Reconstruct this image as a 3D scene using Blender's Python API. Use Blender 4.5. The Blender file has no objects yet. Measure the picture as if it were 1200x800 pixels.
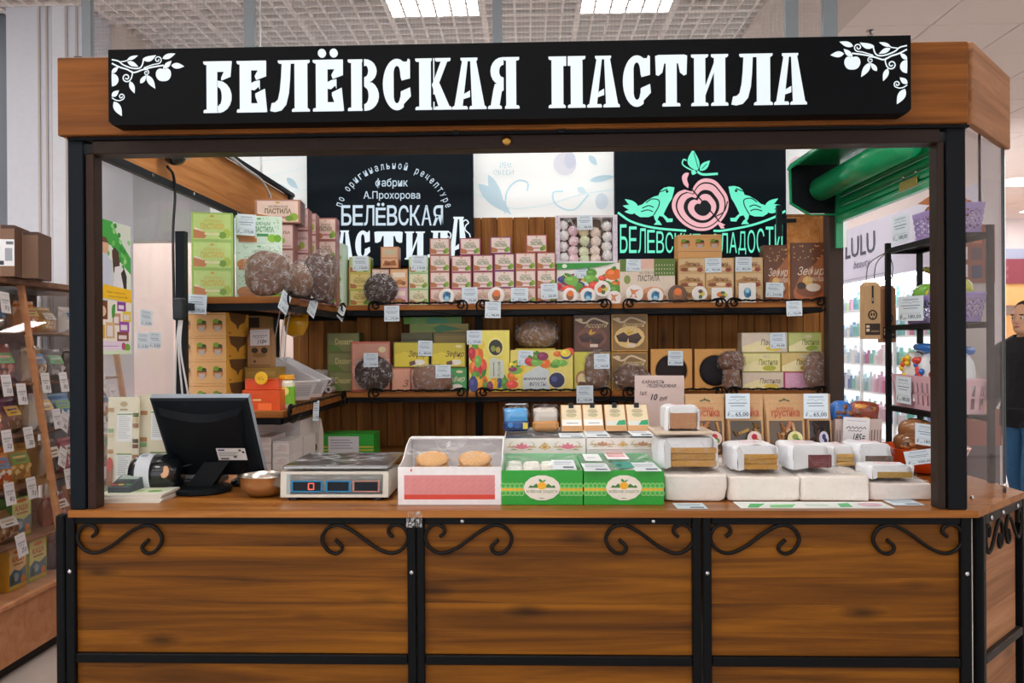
import bpy, math, random
from mathutils import Vector, Matrix, noise
from mathutils.geometry import tessellate_polygon
random.seed(7)
R = math.radians
PI = math.pi
scene = bpy.context.scene
COL = scene.collection

# ------------------------------------------------------------------ camera
F, SX, SY, YAW, PIT, ROL = 978.9, -13.1, 4.8, .0326, -.0011, .0063
CAM = Vector((0, 0, 1.5))
_c, _s = math.cos(YAW), math.sin(YAW)
FWD = Vector((-_s * math.cos(PIT), _c * math.cos(PIT), math.sin(PIT)))
_r = Vector((_c, _s, 0))
_u = _r.cross(FWD)
RGT = _r * math.cos(ROL) - _u * math.sin(ROL)
UPV = _r * math.sin(ROL) + _u * math.cos(ROL)
cd = bpy.data.cameras.new('camera')
cam = bpy.data.objects.new('camera', cd)
COL.objects.link(cam)
cam.matrix_world = Matrix(((RGT.x, UPV.x, -FWD.x, 0), (RGT.y, UPV.y, -FWD.y, 0), (RGT.z, UPV.z, -FWD.z, 1.5), (0, 0, 0, 1)))
cd.sensor_width = 36
cd.lens = F * 36 / 1200
cd.shift_x = -SX / 1200
cd.shift_y = SY / 1200
cd.clip_end = 100
scene.camera = cam

# ------------------------------------------------------------------ world, exposure
wd = bpy.data.worlds.new('world')
scene.world = wd
wd.use_nodes = True
wd.node_tree.nodes['Background'].inputs[0].default_value = (.97, .98, 1.0, 1)
wd.node_tree.nodes['Background'].inputs[1].default_value = 1.35
scene.view_settings.view_transform = 'Standard'
scene.view_settings.look = 'None'
scene.view_settings.exposure = 0.25
scene.view_settings.gamma = 1
LAMP = 13.0          # strength of the ceiling light panels
SIGN = 0.76         # strength of the back-lit signs

# ------------------------------------------------------------------ helpers
def ray(px, py): return FWD + RGT * ((px - 600 - SX) / F) - UPV * ((py - 400 - SY) / F)
def AY(px, py, Y): d = ray(px, py); return CAM + d * (Y / d.y)
def AX(px, py, X): d = ray(px, py); return CAM + d * (X / d.x)
def AZ(px, py, Z): d = ray(px, py); return CAM + d * ((Z - 1.5) / d.z)

_lc = {}
def lin(h, k=1.0):
    if not isinstance(h, str): return h
    if (h, k) not in _lc:
        v = [int(h[i:i + 2], 16) / 255 for i in (0, 2, 4)]
        _lc[(h, k)] = tuple((x / 12.92 if x <= .04045 else ((x + .055) / 1.055) ** 2.4) * k for x in v) + (1,)
    return _lc[(h, k)]

def cr(pts, n=5, closed=False):
    """smooth curve through the points"""
    P = [Vector(p) for p in pts]
    N = len(P)
    out = []
    rng = range(N if closed else N - 1)
    for i in rng:
        p1, p2 = P[i], P[(i + 1) % N]
        p0 = P[(i - 1) % N] if (closed or i > 0) else p1 * 2 - p2
        p3 = P[(i + 2) % N] if (closed or i < N - 2) else p2 * 2 - p1
        for k in range(n):
            t = k / n
            out.append(.5 * ((2 * p1) + (p2 - p0) * t + (2 * p0 - 5 * p1 + 4 * p2 - p3) * t * t + (3 * p1 - p0 - 3 * p2 + p3) * t ** 3))
    if not closed: out.append(P[-1])
    return out

_tc = {}
def text_mesh(txt, shear=0, bold=0):
    """flat triangles of a text, normalised to its own 0..1 box, with its aspect"""
    key = (txt, shear, bold)
    if key not in _tc:
        c = bpy.data.curves.new('text', 'FONT')
        c.body = txt
        c.resolution_u = 2
        c.shear = shear
        c.offset = bold
        o = bpy.data.objects.new('text', c)
        m = o.to_mesh()
        vs = [(v.co.x, v.co.y) for v in m.vertices]
        fs = [tuple(p.vertices) for p in m.polygons]
        o.to_mesh_clear()
        bpy.data.objects.remove(o)
        bpy.data.curves.remove(c)
        x0, x1 = min(v[0] for v in vs), max(v[0] for v in vs)
        y0, y1 = min(v[1] for v in vs), max(v[1] for v in vs)
        w, h = max(x1 - x0, 1e-6), max(y1 - y0, 1e-6)
        _tc[key] = ([((a - x0) / w, (b - y0) / h) for a, b in vs], fs, w / h)
    return _tc[key]

class MB:
    """collects coloured faces, then builds ONE mesh object"""
    def __init__(s): s.v, s.f, s.c = [], [], []
    def face(s, pts, col):
        n = len(s.v)
        s.v.extend(tuple(p) for p in pts)
        s.f.append(tuple(range(n, n + len(pts))))
        s.c.append(lin(col))
    def mesh(s, vs, fs, col):
        n = len(s.v)
        s.v.extend(tuple(p) for p in vs)
        for f in fs:
            s.f.append(tuple(i + n for i in f))
        s.c.extend([lin(col)] * len(fs))
    def box(s, x0, y0, z0, x1, y1, z1, col, front=None, top=None):
        vs = [(x0, y0, z0), (x1, y0, z0), (x1, y1, z0), (x0, y1, z0), (x0, y0, z1), (x1, y0, z1), (x1, y1, z1), (x0, y1, z1)]
        fs = [(0, 3, 2, 1), (4, 5, 6, 7), (0, 1, 5, 4), (1, 2, 6, 5), (2, 3, 7, 6), (3, 0, 4, 7)]
        n = len(s.v)
        s.v.extend(vs)
        for i, f in enumerate(fs):
            s.f.append(tuple(k + n for k in f))
            s.c.append(lin(top if (i == 1 and top) else front if (i == 2 and front) else col))
    def cbox(s, x0, y0, z0, x1, y1, z1, col, b=.004):
        """box with chamfered vertical and top edges"""
        b = min(b, (x1 - x0) * .4, (y1 - y0) * .4, (z1 - z0) * .4)
        def ring(i, z): return [(x0 + b + i, y0 + i, z), (x1 - b - i, y0 + i, z), (x1 - i, y0 + b + i, z), (x1 - i, y1 - b - i, z), (x1 - b - i, y1 - i, z), (x0 + b + i, y1 - i, z), (x0 + i, y1 - b - i, z), (x0 + i, y0 + b + i, z)]
        rs = ring(b * .7, z0) + ring(0, z0 + b) + ring(0, z1 - b) + ring(b * .7, z1)
        fs = [tuple(range(7, -1, -1)), tuple(range(24, 32))]
        for k in range(3):
            for i in range(8): fs.append((k * 8 + i, k * 8 + (i + 1) % 8, k * 8 + 8 + (i + 1) % 8, k * 8 + 8 + i))
        s.mesh(rs, fs, col)
    def tube(s, path, r, col, n=6, caps=True, rs=None):
        P = [Vector(p) for p in path]
        vs, fs = [], []
        up = None
        for i, p in enumerate(P):
            t = (P[min(i + 1, len(P) - 1)] - P[max(i - 1, 0)])
            t = t.normalized() if t.length > 1e-9 else Vector((0, 0, 1))
            if up is None:
                up = Vector((0, 1, 0)) if abs(t.y) < .8 else Vector((1, 0, 0))
            a = (up - t * up.dot(t))
            a = a.normalized() if a.length > 1e-6 else t.orthogonal().normalized()
            up = a
            b = t.cross(a)
            q = rs[i] if rs else r
            for k in range(n):
                w = 2 * PI * k / n
                vs.append(p + a * (q * math.cos(w)) + b * (q * math.sin(w)))
        for i in range(len(P) - 1):
            for k in range(n):
                fs.append((i * n + k, i * n + (k + 1) % n, (i + 1) * n + (k + 1) % n, (i + 1) * n + k))
        if caps:
            fs.append(tuple(range(n - 1, -1, -1)))
            fs.append(tuple(range((len(P) - 1) * n, len(P) * n)))
        s.mesh(vs, fs, col)
    def lathe(s, prof, col, n=16, c=(0, 0, 0), sx=1, sy=1):
        vs, fs = [], []
        for r, z in prof:
            for k in range(n):
                a = 2 * PI * k / n
                vs.append((c[0] + r * sx * math.cos(a), c[1] + r * sy * math.sin(a), c[2] + z))
        for i in range(len(prof) - 1):
            for k in range(n):
                fs.append((i * n + k, i * n + (k + 1) % n, (i + 1) * n + (k + 1) % n, (i + 1) * n + k))
        fs.append(tuple(range(n - 1, -1, -1)))
        fs.append(tuple(range((len(prof) - 1) * n, len(prof) * n)))
        s.mesh(vs, fs, col)
    def prism(s, poly, y0, y1, col, T=None):
        """extrude a polygon given in (x, z) from y0 (front) to y1"""
        T = T or (lambda x, z, y: (x, y, z))
        pts = [Vector((p[0], p[1], 0)) for p in poly]
        tris = tessellate_polygon([pts])
        n = len(pts)
        vs = [T(p[0], p[1], y0) for p in poly] + [T(p[0], p[1], y1) for p in poly]
        fs = [tuple(t) for t in tris] + [tuple(i + n for i in reversed(t)) for t in tris]
        fs += [(i, (i + 1) % n, n + (i + 1) % n, n + i) for i in range(n)]
        s.mesh(vs, fs, col)
    def blob(s, rx, ry, rz, col, c=(0, 0, 0), nu=18, nv=12, p=1.0, amp=.0, fq=6, seed=0, flat=None):
        """super-ellipsoid with crinkle noise; p < 1 squarer"""
        vs, fs = [], []
        def sp(x): return math.copysign(abs(x) ** p, x)
        for j in range(nv + 1):
            b = -PI / 2 + PI * j / nv
            for i in range(nu):
                a = 2 * PI * i / nu
                d = Vector((sp(math.cos(b)) * sp(math.cos(a)) * rx, sp(math.cos(b)) * sp(math.sin(a)) * ry, sp(math.sin(b)) * rz))
                if amp:
                    k = 1 + amp * noise.noise(Vector((d.x * fq * 10 + seed, d.y * fq * 10, d.z * fq * 10 + seed * 2)))
                    d = d * k
                z = d.z
                if flat is not None and z < -rz * flat: z = -rz * flat
                vs.append((c[0] + d.x, c[1] + d.y, c[2] + z))
        for j in range(nv):
            for i in range(nu):
                fs.append((j * nu + i, j * nu + (i + 1) % nu, (j + 1) * nu + (i + 1) % nu, (j + 1) * nu + i))
        s.mesh(vs, fs, col)
    def draw(s, shapes, T, off=.0006, step=.00025):
        """flat print: shapes in (u, v) laid on a surface by T(u, v, height)"""
        for i, sh in enumerate(shapes):
            o = off + step * i
            k = sh[0]
            if k == 'r':
                _, a, b, c, d, col = sh
                s.face([T(a, b, o), T(c, b, o), T(c, d, o), T(a, d, o)], col)
            elif k == 'e':
                _, a, b, ra, rb, col = sh[:6]
                n = 14
                s.face([T(a + ra * math.cos(2 * PI * q / n), b + rb * math.sin(2 * PI * q / n), o) for q in range(n)], col)
            elif k == 'p':
                pts = [Vector((p[0], p[1], 0)) for p in sh[1]]
                s.mesh([T(p.x, p.y, o) for p in pts], [tuple(t) for t in tessellate_polygon([pts])], sh[2])
            elif k == 's':
                pts = [Vector((p[0], p[1])) for p in sh[1]]
                w = sh[2] / 2
                L, Q = [], []
                for j, p in enumerate(pts):
                    t = (pts[min(j + 1, len(pts) - 1)] - pts[max(j - 1, 0)])
                    t = t.normalized() if t.length > 1e-9 else Vector((1, 0))
                    nn = Vector((-t.y, t.x)) * w
                    L.append(p + nn); Q.append(p - nn)
                vs = [T(p.x, p.y, o) for p in L + Q]
                m = len(L)
                s.mesh(vs, [(j, m + j, m + j + 1, j + 1) for j in range(m - 1)], sh[3])
            elif k == 'tr':
                _, txt, a, b, c, d, col = sh[:7]
                vs, fs, asp = text_mesh(txt, *(sh[7:]))
                s.mesh([T(a + (c - a) * y, d - (d - b) * x, o) for x, y in vs], fs, col)
            elif k == 't':
                _, txt, a, b, c, d, col = sh[:7]
                vs, fs, asp = text_mesh(txt, *(sh[7:]))
                s.mesh([T(a + (c - a) * x, b + (d - b) * y, o) for x, y in vs], fs, col)
    def data(s, name, mat, smooth=False):
        me = bpy.data.meshes.new(name)
        me.from_pydata(s.v, [], s.f)
        at = me.color_attributes.new('Col', 'FLOAT_COLOR', 'CORNER')
        arr = []
        for p, c in zip(me.polygons, s.c): arr.extend(c * p.loop_total)
        at.data.foreach_set('color', arr)
        if smooth: me.polygons.foreach_set('use_smooth', [True] * len(me.polygons))
        me.materials.append(mat)
        return me
    def build(s, name, mat, parent=None, loc=(0, 0, 0), rot=(0, 0, 0), smooth=False):
        return ob(name, s.data(name, mat, smooth), parent, loc, rot)

def ob(name, data, parent=None, loc=(0, 0, 0), rot=(0, 0, 0)):
    o = bpy.data.objects.new(name, data)
    COL.objects.link(o)
    o.parent = parent
    o.location = loc
    o.rotation_euler = rot
    return o
def tag(o, label=None, cat=None, group=None, kind=None):
    if label: o['label'] = label
    if cat: o['category'] = cat
    if group: o['group'] = group
    if kind: o['kind'] = kind
    return o
def empty(name, loc, label, cat, group=None, rz=0):
    return tag(ob(name, None, None, loc, (0, 0, rz)), label, cat, group)
def copy_tree(o, parent=None):
    c = o.copy()
    COL.objects.link(c)
    c.parent = parent
    for ch in list(o.children): copy_tree(ch, c)
    return c
ORD = 'first second third fourth fifth sixth seventh eighth ninth tenth eleventh twelfth thirteenth fourteenth fifteenth sixteenth seventeenth eighteenth nineteenth twentieth'.split()
ORD += ['twenty-' + o for o in ORD[:9]] + ['thirtieth'] + ['thirty-' + o for o in ORD[:9]] + ['fortieth']

# ------------------------------------------------------------------ materials
def nodes(name):
    m = bpy.data.materials.new(name)
    m.use_nodes = True
    nt = m.node_tree
    return m, nt, nt.nodes['Principled BSDF'], nt.links
def vmat(name, rough=.5, metal=0, var=.06, bump=0, bscale=60, coat=0, emit=0, sub=0, spec=.5, glow=0):
    """material coloured by the mesh's own colours, with fine procedural mottling and relief"""
    m, nt, b, L = nodes(name)
    a = nt.nodes.new('ShaderNodeAttribute'); a.attribute_name = 'Col'
    tc = nt.nodes.new('ShaderNodeTexCoord')
    nz = nt.nodes.new('ShaderNodeTexNoise'); nz.inputs['Scale'].default_value = bscale; nz.inputs['Detail'].default_value = 3
    L.new(tc.outputs['Object'], nz.inputs['Vector'])
    mr = nt.nodes.new('ShaderNodeMapRange')
    mr.inputs['To Min'].default_value = 1 - var; mr.inputs['To Max'].default_value = 1 + var
    L.new(nz.outputs[0], mr.inputs[0])
    mx = nt.nodes.new('ShaderNodeVectorMath'); mx.operation = 'SCALE'
    L.new(a.outputs['Color'], mx.inputs[0]); L.new(mr.outputs[0], mx.inputs['Scale'])
    if emit:
        L.new(mx.outputs[0], b.inputs['Emission Color']); b.inputs['Emission Strength'].default_value = emit
        b.inputs['Base Color'].default_value = (.1, .1, .1, 1)
    else:
        L.new(mx.outputs[0], b.inputs['Base Color'])
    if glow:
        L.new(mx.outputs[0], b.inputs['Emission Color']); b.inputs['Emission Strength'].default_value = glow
    b.inputs['Roughness'].default_value = rough
    b.inputs['Metallic'].default_value = metal
    b.inputs['Coat Weight'].default_value = coat
    b.inputs['Specular IOR Level'].default_value = spec
    if sub: b.inputs['Subsurface Weight'].default_value = sub
    if bump:
        bp = nt.nodes.new('ShaderNodeBump'); bp.inputs['Strength'].default_value = bump; bp.inputs['Distance'].default_value = .01
        L.new(nz.outputs[0], bp.inputs['Height']); L.new(bp.outputs[0], b.inputs['Normal'])
    return m
def film(name, tint=(1, 1, 1), gloss=.10, rough=.06, crinkle=0, cscale=30, milk=0, edge=.5, crease_glint=0):
    """clear sheet: lets light straight through, mirrors a little, optionally crinkled and milky"""
    m, nt, b, L = nodes(name)
    nt.nodes.remove(b)
    out = nt.nodes['Material Output']
    tr = nt.nodes.new('ShaderNodeBsdfTransparent'); tr.inputs[0].default_value = (*tint, 1)
    gl = nt.nodes.new('ShaderNodeBsdfGlossy'); gl.inputs['Roughness'].default_value = rough
    fr = nt.nodes.new('ShaderNodeLayerWeight'); fr.inputs['Blend'].default_value = .5
    pw = nt.nodes.new('ShaderNodeMath'); pw.operation = 'POWER'; pw.inputs[1].default_value = 4
    L.new(fr.outputs['Facing'], pw.inputs[0])
    ad = nt.nodes.new('ShaderNodeMath'); ad.operation = 'MULTIPLY_ADD'; ad.inputs[1].default_value = edge; ad.inputs[2].default_value = gloss; ad.use_clamp = True
    L.new(pw.outputs[0], ad.inputs[0])
    mx = nt.nodes.new('ShaderNodeMixShader')
    L.new(ad.outputs[0], mx.inputs[0]); L.new(tr.outputs[0], mx.inputs[1]); L.new(gl.outputs[0], mx.inputs[2])
    last = mx
    if crinkle:
        tc = nt.nodes.new('ShaderNodeTexCoord')
        vo = nt.nodes.new('ShaderNodeTexVoronoi'); vo.feature = 'DISTANCE_TO_EDGE'; vo.inputs['Scale'].default_value = cscale
        nz = nt.nodes.new('ShaderNodeTexNoise'); nz.inputs['Scale'].default_value = cscale * 1.3; nz.inputs['Detail'].default_value = 4
        L.new(tc.outputs['Object'], nz.inputs['Vector'])
        vm = nt.nodes.new('ShaderNodeVectorMath'); vm.operation = 'MULTIPLY_ADD'; vm.inputs[1].default_value = (.06,) * 3
        L.new(nz.outputs['Color'], vm.inputs[0]); L.new(tc.outputs['Object'], vm.inputs[2])
        L.new(vm.outputs[0], vo.inputs['Vector'])
        sm = nt.nodes.new('ShaderNodeMath'); sm.operation = 'ADD'
        L.new(vo.outputs['Distance'], sm.inputs[0]); L.new(nz.outputs[0], sm.inputs[1])
        bp = nt.nodes.new('ShaderNodeBump'); bp.inputs['Strength'].default_value = crinkle; bp.inputs['Distance'].default_value = .02
        L.new(sm.outputs[0], bp.inputs['Height'])
        L.new(bp.outputs[0], gl.inputs['Normal']); L.new(bp.outputs[0], fr.inputs['Normal'])
    if crease_glint:  # crinkle highlights put in as diffuse white lines along the creases
        v2 = nt.nodes.new('ShaderNodeTexVoronoi'); v2.feature = 'DISTANCE_TO_EDGE'; v2.inputs['Scale'].default_value = cscale * 1.6
        L.new(vm.outputs[0], v2.inputs['Vector'])
        n2 = nt.nodes.new('ShaderNodeTexNoise'); n2.inputs['Scale'].default_value = cscale * .9
        L.new(tc.outputs['Object'], n2.inputs['Vector'])
        r1 = nt.nodes.new('ShaderNodeMapRange'); r1.inputs['From Min'].default_value = .02; r1.inputs['From Max'].default_value = .09; r1.inputs['To Min'].default_value = crease_glint; r1.inputs['To Max'].default_value = 0
        L.new(v2.outputs['Distance'], r1.inputs[0])
        r2 = nt.nodes.new('ShaderNodeMapRange'); r2.inputs['From Min'].default_value = .42; r2.inputs['From Max'].default_value = .62
        L.new(n2.outputs[0], r2.inputs[0])
        m3 = nt.nodes.new('ShaderNodeMath'); m3.operation = 'MULTIPLY'
        L.new(r1.outputs[0], m3.inputs[0]); L.new(r2.outputs[0], m3.inputs[1])
        d3 = nt.nodes.new('ShaderNodeBsdfDiffuse'); d3.inputs[0].default_value = (.92, .93, .95, 1)
        s3 = nt.nodes.new('ShaderNodeMixShader')
        L.new(m3.outputs[0], s3.inputs[0]); L.new(last.outputs[0], s3.inputs[1]); L.new(d3.outputs[0], s3.inputs[2]); last = s3
    if milk:
        df = nt.nodes.new('ShaderNodeBsdfDiffuse'); df.inputs[0].default_value = (.85, .86, .88, 1)
        m2 = nt.nodes.new('ShaderNodeMixShader'); m2.inputs[0].default_value = milk
        L.new(last.outputs[0], m2.inputs[1]); L.new(df.outputs[0], m2.inputs[2]); last = m2
    L.new(last.outputs[0], out.inputs[0])
    return m
def wood(name, dark, mid, light, axis='X', rough=.4, knots=.5, var=.25, grain=1.0, coat=0):
    m, nt, b, L = nodes(name)
    tc = nt.nodes.new('ShaderNodeTexCoord')
    oi = nt.nodes.new('ShaderNodeObjectInfo')
    of = nt.nodes.new('ShaderNodeVectorMath'); of.operation = 'MULTIPLY_ADD'
    rv = nt.nodes.new('ShaderNodeCombineXYZ')
    for i in range(3): L.new(oi.outputs['Random'], rv.inputs[i])
    of.inputs[1].default_value = (37, 53, 71)
    L.new(rv.outputs[0], of.inputs[0]); L.new(tc.outputs['Object'], of.inputs[2])
    sc = {'X': (1.1, 22, 22), 'Y': (22, 1.1, 22), 'Z': (22, 22, 1.1)}[axis]
    mp = nt.nodes.new('ShaderNodeMapping'); mp.inputs['Scale'].default_value = tuple(v * grain for v in sc)
    L.new(of.outputs[0], mp.inputs[0])
    nz = nt.nodes.new('ShaderNodeTexNoise'); nz.inputs['Scale'].default_value = 1.0; nz.inputs['Detail'].default_value = 7; nz.inputs['Roughness'].default_value = .62; nz.inputs['Distortion'].default_value = .7
    L.new(mp.outputs[0], nz.inputs['Vector'])
    rp = nt.nodes.new('ShaderNodeValToRGB')
    rp.color_ramp.elements[0].position = .28; rp.color_ramp.elements[0].color = lin(dark)
    rp.color_ramp.elements[1].position = .74; rp.color_ramp.elements[1].color = lin(light)
    e = rp.color_ramp.elements.new(.5); e.color = lin(mid)
    L.new(nz.outputs[0], rp.inputs[0])
    # knots and dark smudges
    s2 = {'X': (2.6, .4, 8), 'Y': (.4, 2.6, 8), 'Z': (8, .4, 2.6)}[axis]
    mp2 = nt.nodes.new('ShaderNodeMapping'); mp2.inputs['Scale'].default_value = s2
    L.new(of.outputs[0], mp2.inputs[0])
    vo = nt.nodes.new('ShaderNodeTexVoronoi'); vo.inputs['Scale'].default_value = 1.0
    L.new(mp2.outputs[0], vo.inputs['Vector'])
    mr = nt.nodes.new('ShaderNodeMapRange'); mr.inputs['From Min'].default_value = .04; mr.inputs['From Max'].default_value = .22
    mr.inputs['To Min'].default_value = 1 - knots; mr.inputs['To Max'].default_value = 1
    L.new(vo.outputs['Distance'], mr.inputs[0])
    mr2 = nt.nodes.new('ShaderNodeMapRange'); mr2.inputs['To Min'].default_value = 1 - var; mr2.inputs['To Max'].default_value = 1 + var
    L.new(oi.outputs['Random'], mr2.inputs[0])
    mu = nt.nodes.new('ShaderNodeMath'); mu.operation = 'MULTIPLY'
    L.new(mr.outputs[0], mu.inputs[0]); L.new(mr2.outputs[0], mu.inputs[1])
    vs = nt.nodes.new('ShaderNodeVectorMath'); vs.operation = 'SCALE'
    L.new(rp.outputs[0], vs.inputs[0]); L.new(mu.outputs[0], vs.inputs['Scale'])
    L.new(vs.outputs[0], b.inputs['Base Color'])
    b.inputs['Roughness'].default_value = rough
    b.inputs['Coat Weight'].default_value = coat
    b.inputs['Coat Roughness'].default_value = .25
    b.inputs['Specular IOR Level'].default_value = .18
    bp = nt.nodes.new('ShaderNodeBump'); bp.inputs['Strength'].default_value = .12; bp.inputs['Distance'].default_value = .01
    L.new(nz.outputs[0], bp.inputs['Height']); L.new(bp.outputs[0], b.inputs['Normal'])
    return m

CARD = vmat('printed_card', .42, var=.10, bump=.02, bscale=40, coat=.15)
PAPER = vmat('paper', .7, var=.04, bump=.05, bscale=80)
KRAFT = vmat('kraft_paper', .75, var=.12, bump=.15, bscale=120)
STEEL_BLACK = vmat('black_painted_steel', .42, var=.2, bump=.08, bscale=90, spec=.13)
STEEL = vmat('bright_steel', .25, metal=1, var=.08, bscale=30)
PLASTIC = vmat('plastic', .4, var=.06, bump=.03, bscale=150)
GLOSSP = vmat('glossy_plastic', .2, var=.05, coat=.4)
PAINT = vmat('wall_paint', .75, var=.05, bump=.05, bscale=25)
CHOC = vmat('chocolate', .4, var=.5, bump=.6, bscale=60, coat=.1, spec=.3)
CAKE = vmat('baked_crumb', .85, var=.3, bump=.6, bscale=160)
MARSH = vmat('marshmallow', .6, var=.04, bump=.15, bscale=60, sub=.15)
WRAP = vmat('wrapping_paper', .45, var=.08, bump=.55, bscale=28, coat=.1)
CLOTH = vmat('cloth', .9, var=.2, bump=.3, bscale=200)
SKIN = vmat('skin', .5, var=.05, sub=.1)
GLOW = vmat('backlit_acrylic', .4, var=.05, bscale=9, emit=SIGN)
LIGHT = vmat('lamp_diffuser', .5, var=.0, emit=LAMP)
GLASS = film('clear_glass', (.985, .99, .99), .03, .01, edge=.35)
GLASS_DULL = film('hazy_glass', (.98, .985, .99), .03, .08, milk=.07, edge=.25)
FILM = film('cellophane', (1, 1, 1), .022, .08, crinkle=1.0, cscale=40, edge=.3, crease_glint=.6)
SHEET = film('clear_sheet', (1, 1, 1), .012, .05, crinkle=.35, cscale=9, edge=.14, crease_glint=.22)
FILM3 = film('cloudy_film', (1, 1, 1), .03, .2, crinkle=.6, cscale=30, milk=.62, edge=.2)
DARKP = vmat('dark_plastic', .5, var=.08, bump=.03, bscale=150, spec=.12)
FILM2 = film('milky_film', (1, 1, 1), .06, .15, crinkle=.9, cscale=30, milk=.2, edge=.5)
WOOD_PANEL = wood('stained_pine', '3d2005', '704108', '985e10', 'X', .5, .7, .14, .8, coat=.05)
WOOD_TOP = wood('worktop_pine', '6f3d12', '9c5f24', 'bd8040', 'X', .36, .3, .05, .8, coat=.2)
WOOD_SHELF = wood('shelf_pine', '6b3c18', '9a5f2c', 'b87b42', 'X', .5, .3, .1)
WOOD_BACK = wood('backboard_pine', '6e431d', '94602c', 'b37c40', 'Z', .55, .45, .2)
WOOD_FASCIA = wood('fascia_pine', '5c3212', '804a19', '9c5f25', 'X', .45, .45, .08)
WOOD_BEAM = wood('beam_pine', 'a8672f', 'c98649', 'dda268', 'Y', .5, .3, .05)
WOOD_CHAMFER = wood('weathered_pine', '7d4f30', '9e6c48', 'b88560', 'X', .5, .5, .08)
LAMINATE = wood('beech_laminate', 'b8794f', 'c98d63', 'd49d74', 'X', .5, .05, .03, .6)
LAMINATE_DARK = wood('brown_laminate', '6b4a35', '84604a', '93705a', 'X', .5, .05, .03, .6)
# ------------------------------------------------------------------ the hall: floor, ceilings, walls
def struct(name, mb, mat, parent=None, **k):
    o = mb.build(name, mat, parent, **k)
    if parent is None: o['kind'] = 'structure'
    return o
mb = MB(); mb.box(-9, -7, -.1, 10, 17, -.012, 'b5aea8'); floor = struct('floor', mb, PAINT)
tl = MB(); tl.cbox(0, 0, -.02, .594, .594, 0, 'c6bcb4', .003); tld = tl.data('tile', vmat('floor_tile', .35, var=.08, bump=.02, bscale=12))
for i in range(-6, 16):
    for j in range(4, 24):
        if (i < -1 and j < 13) or i > 1:
            ob('tile', tld, floor, (i * .6, j * .6, 0))
# grid ceiling on the left, tile ceiling on the right
CZ = 3.64
mb = MB(); mb.box(-9, -7, 3.86, 10, 17, 3.96, 'd9d1cf'); ceil = struct('ceiling', mb, PAINT)
g = MB()
LX0, LY0 = -.885, 5.44
lamps = [(LX0 + 1.22 * i, y) for i in (-4, -3, -2, -1, 0, 1) for y in (LY0 - .6, LY0 - 3.0, LY0 - 5.4, LY0 - 7.8, LY0 + 1.8)]
gx0, gx1, gy0, gy1 = -6.2, 1.50, -1.0, 8.6
for k in range(-54, 25):
    x = LX0 + .1017 * k
    w = .018 if k % 6 == 0 else .0075
    if gx0 < x < gx1: g.box(x - w, 3.0, CZ, x + w, gy1, CZ + .045, 'fbf5f2')
for k in range(-24, 32):
    y = LY0 + .1 * k
    w = .018 if k % 6 == 0 else .0075
    if 3.0 < y < gy1: g.box(gx0, y - w, CZ + .001, gx1, y + w, CZ + .044, 'fbf5f2')
grid = g.build('ceiling_grid', PAINT, ceil); grid['kind'] = 'stuff'
# ceiling lights (real lamps)
def lamp(x, y, label, w=.58, z=CZ - .002):
    t = empty('ceiling_light', (x, y, z), label, 'light', 'ceiling light panels')
    f = MB(); f.box(-.012, -.012, 0, w + .012, 0, .05, 'f2f2f2'); f.box(-.012, w, 0, w + .012, w + .012, .05, 'f2f2f2'); f.box(-.012, 0, 0, 0, w, .05, 'f2f2f2'); f.box(w, 0, 0, w + .012, w, .05, 'f2f2f2'); f.box(-.012, -.012, .05, w + .012, w + .012, .055, 'f2f2f2')
    f.build('frame', PLASTIC, t)
    d = MB(); d.box(0, 0, .004, w, w, .012, 'fffaf6'); d.build('diffuser', LIGHT, t)
def ordn(i): return ORD[i]
for n, (x, y) in enumerate(lamps):
    i, j = divmod(n, 5)
    lb = f'square light panel in grid ceiling, column {ordn(i)} from the left, row {ordn(j)} behind the sign'
    if (i, j) in ((2, 0), (3, 0)): continue
    if (i, j) == (4, 0): lb = 'glowing square ceiling panel above the left half of the stall sign'
    if (i, j) == (5, 0): lb = 'glowing square ceiling panel above the right half of the stall sign'
    lamp(x, y, lb)
# bulkhead between the two ceilings and tiles
mb = MB(); mb.box(1.50, 2.4, CZ - .02, 2.14, 8.8, 4.3, 'd8ccc6'); struct('trim_1', mb, PAINT)
ct = MB(); ct.cbox(.004, .004, 0, .596, .596, .02, 'f0e4df', .004); ctd = ct.data('tile', vmat('ceiling_tile', .8, var=.04, bump=.12, bscale=90))
mb = MB(); mb.box(2.14, -2, CZ + .022, 9.9, 15.2, CZ + .05, 'a59a95')
tc_ = mb.build('tile_ceiling_backing', PAINT, ceil)
lampcells = {(i, j) for i in (1, 4, 7, 10) for j in (-9, -5, 7, 9, 11, 13)}
for i in range(0, 13):
    for j in range(-12, 16):
        if (i, j) in lampcells: continue
        if j >= -3: ob('tile', ctd, ceil, (2.14 + .6 * i, 5.74 + .6 * j, CZ))
for n, (i, j) in enumerate(sorted(lampcells)):
    lamp(2.15 + .6 * i, 5.75 + .6 * j, f'square light panel in tiled ceiling on the right, {ordn(n % 6)} from the front in row {ordn(n // 6)}')
sp = MB(); sp.lathe([(.018, 0), (.02, .004), (.008, .010), (.008, .03), (.03, .034)], '8a7f7a', 12)
o = sp.build('fire_sprinkler', STEEL, None, (AZ(1020, 36, CZ).x, AZ(1020, 36, CZ).y, CZ - .034)); tag(o, 'small round sprinkler head in the white tiled ceiling', 'sprinkler')

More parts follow.
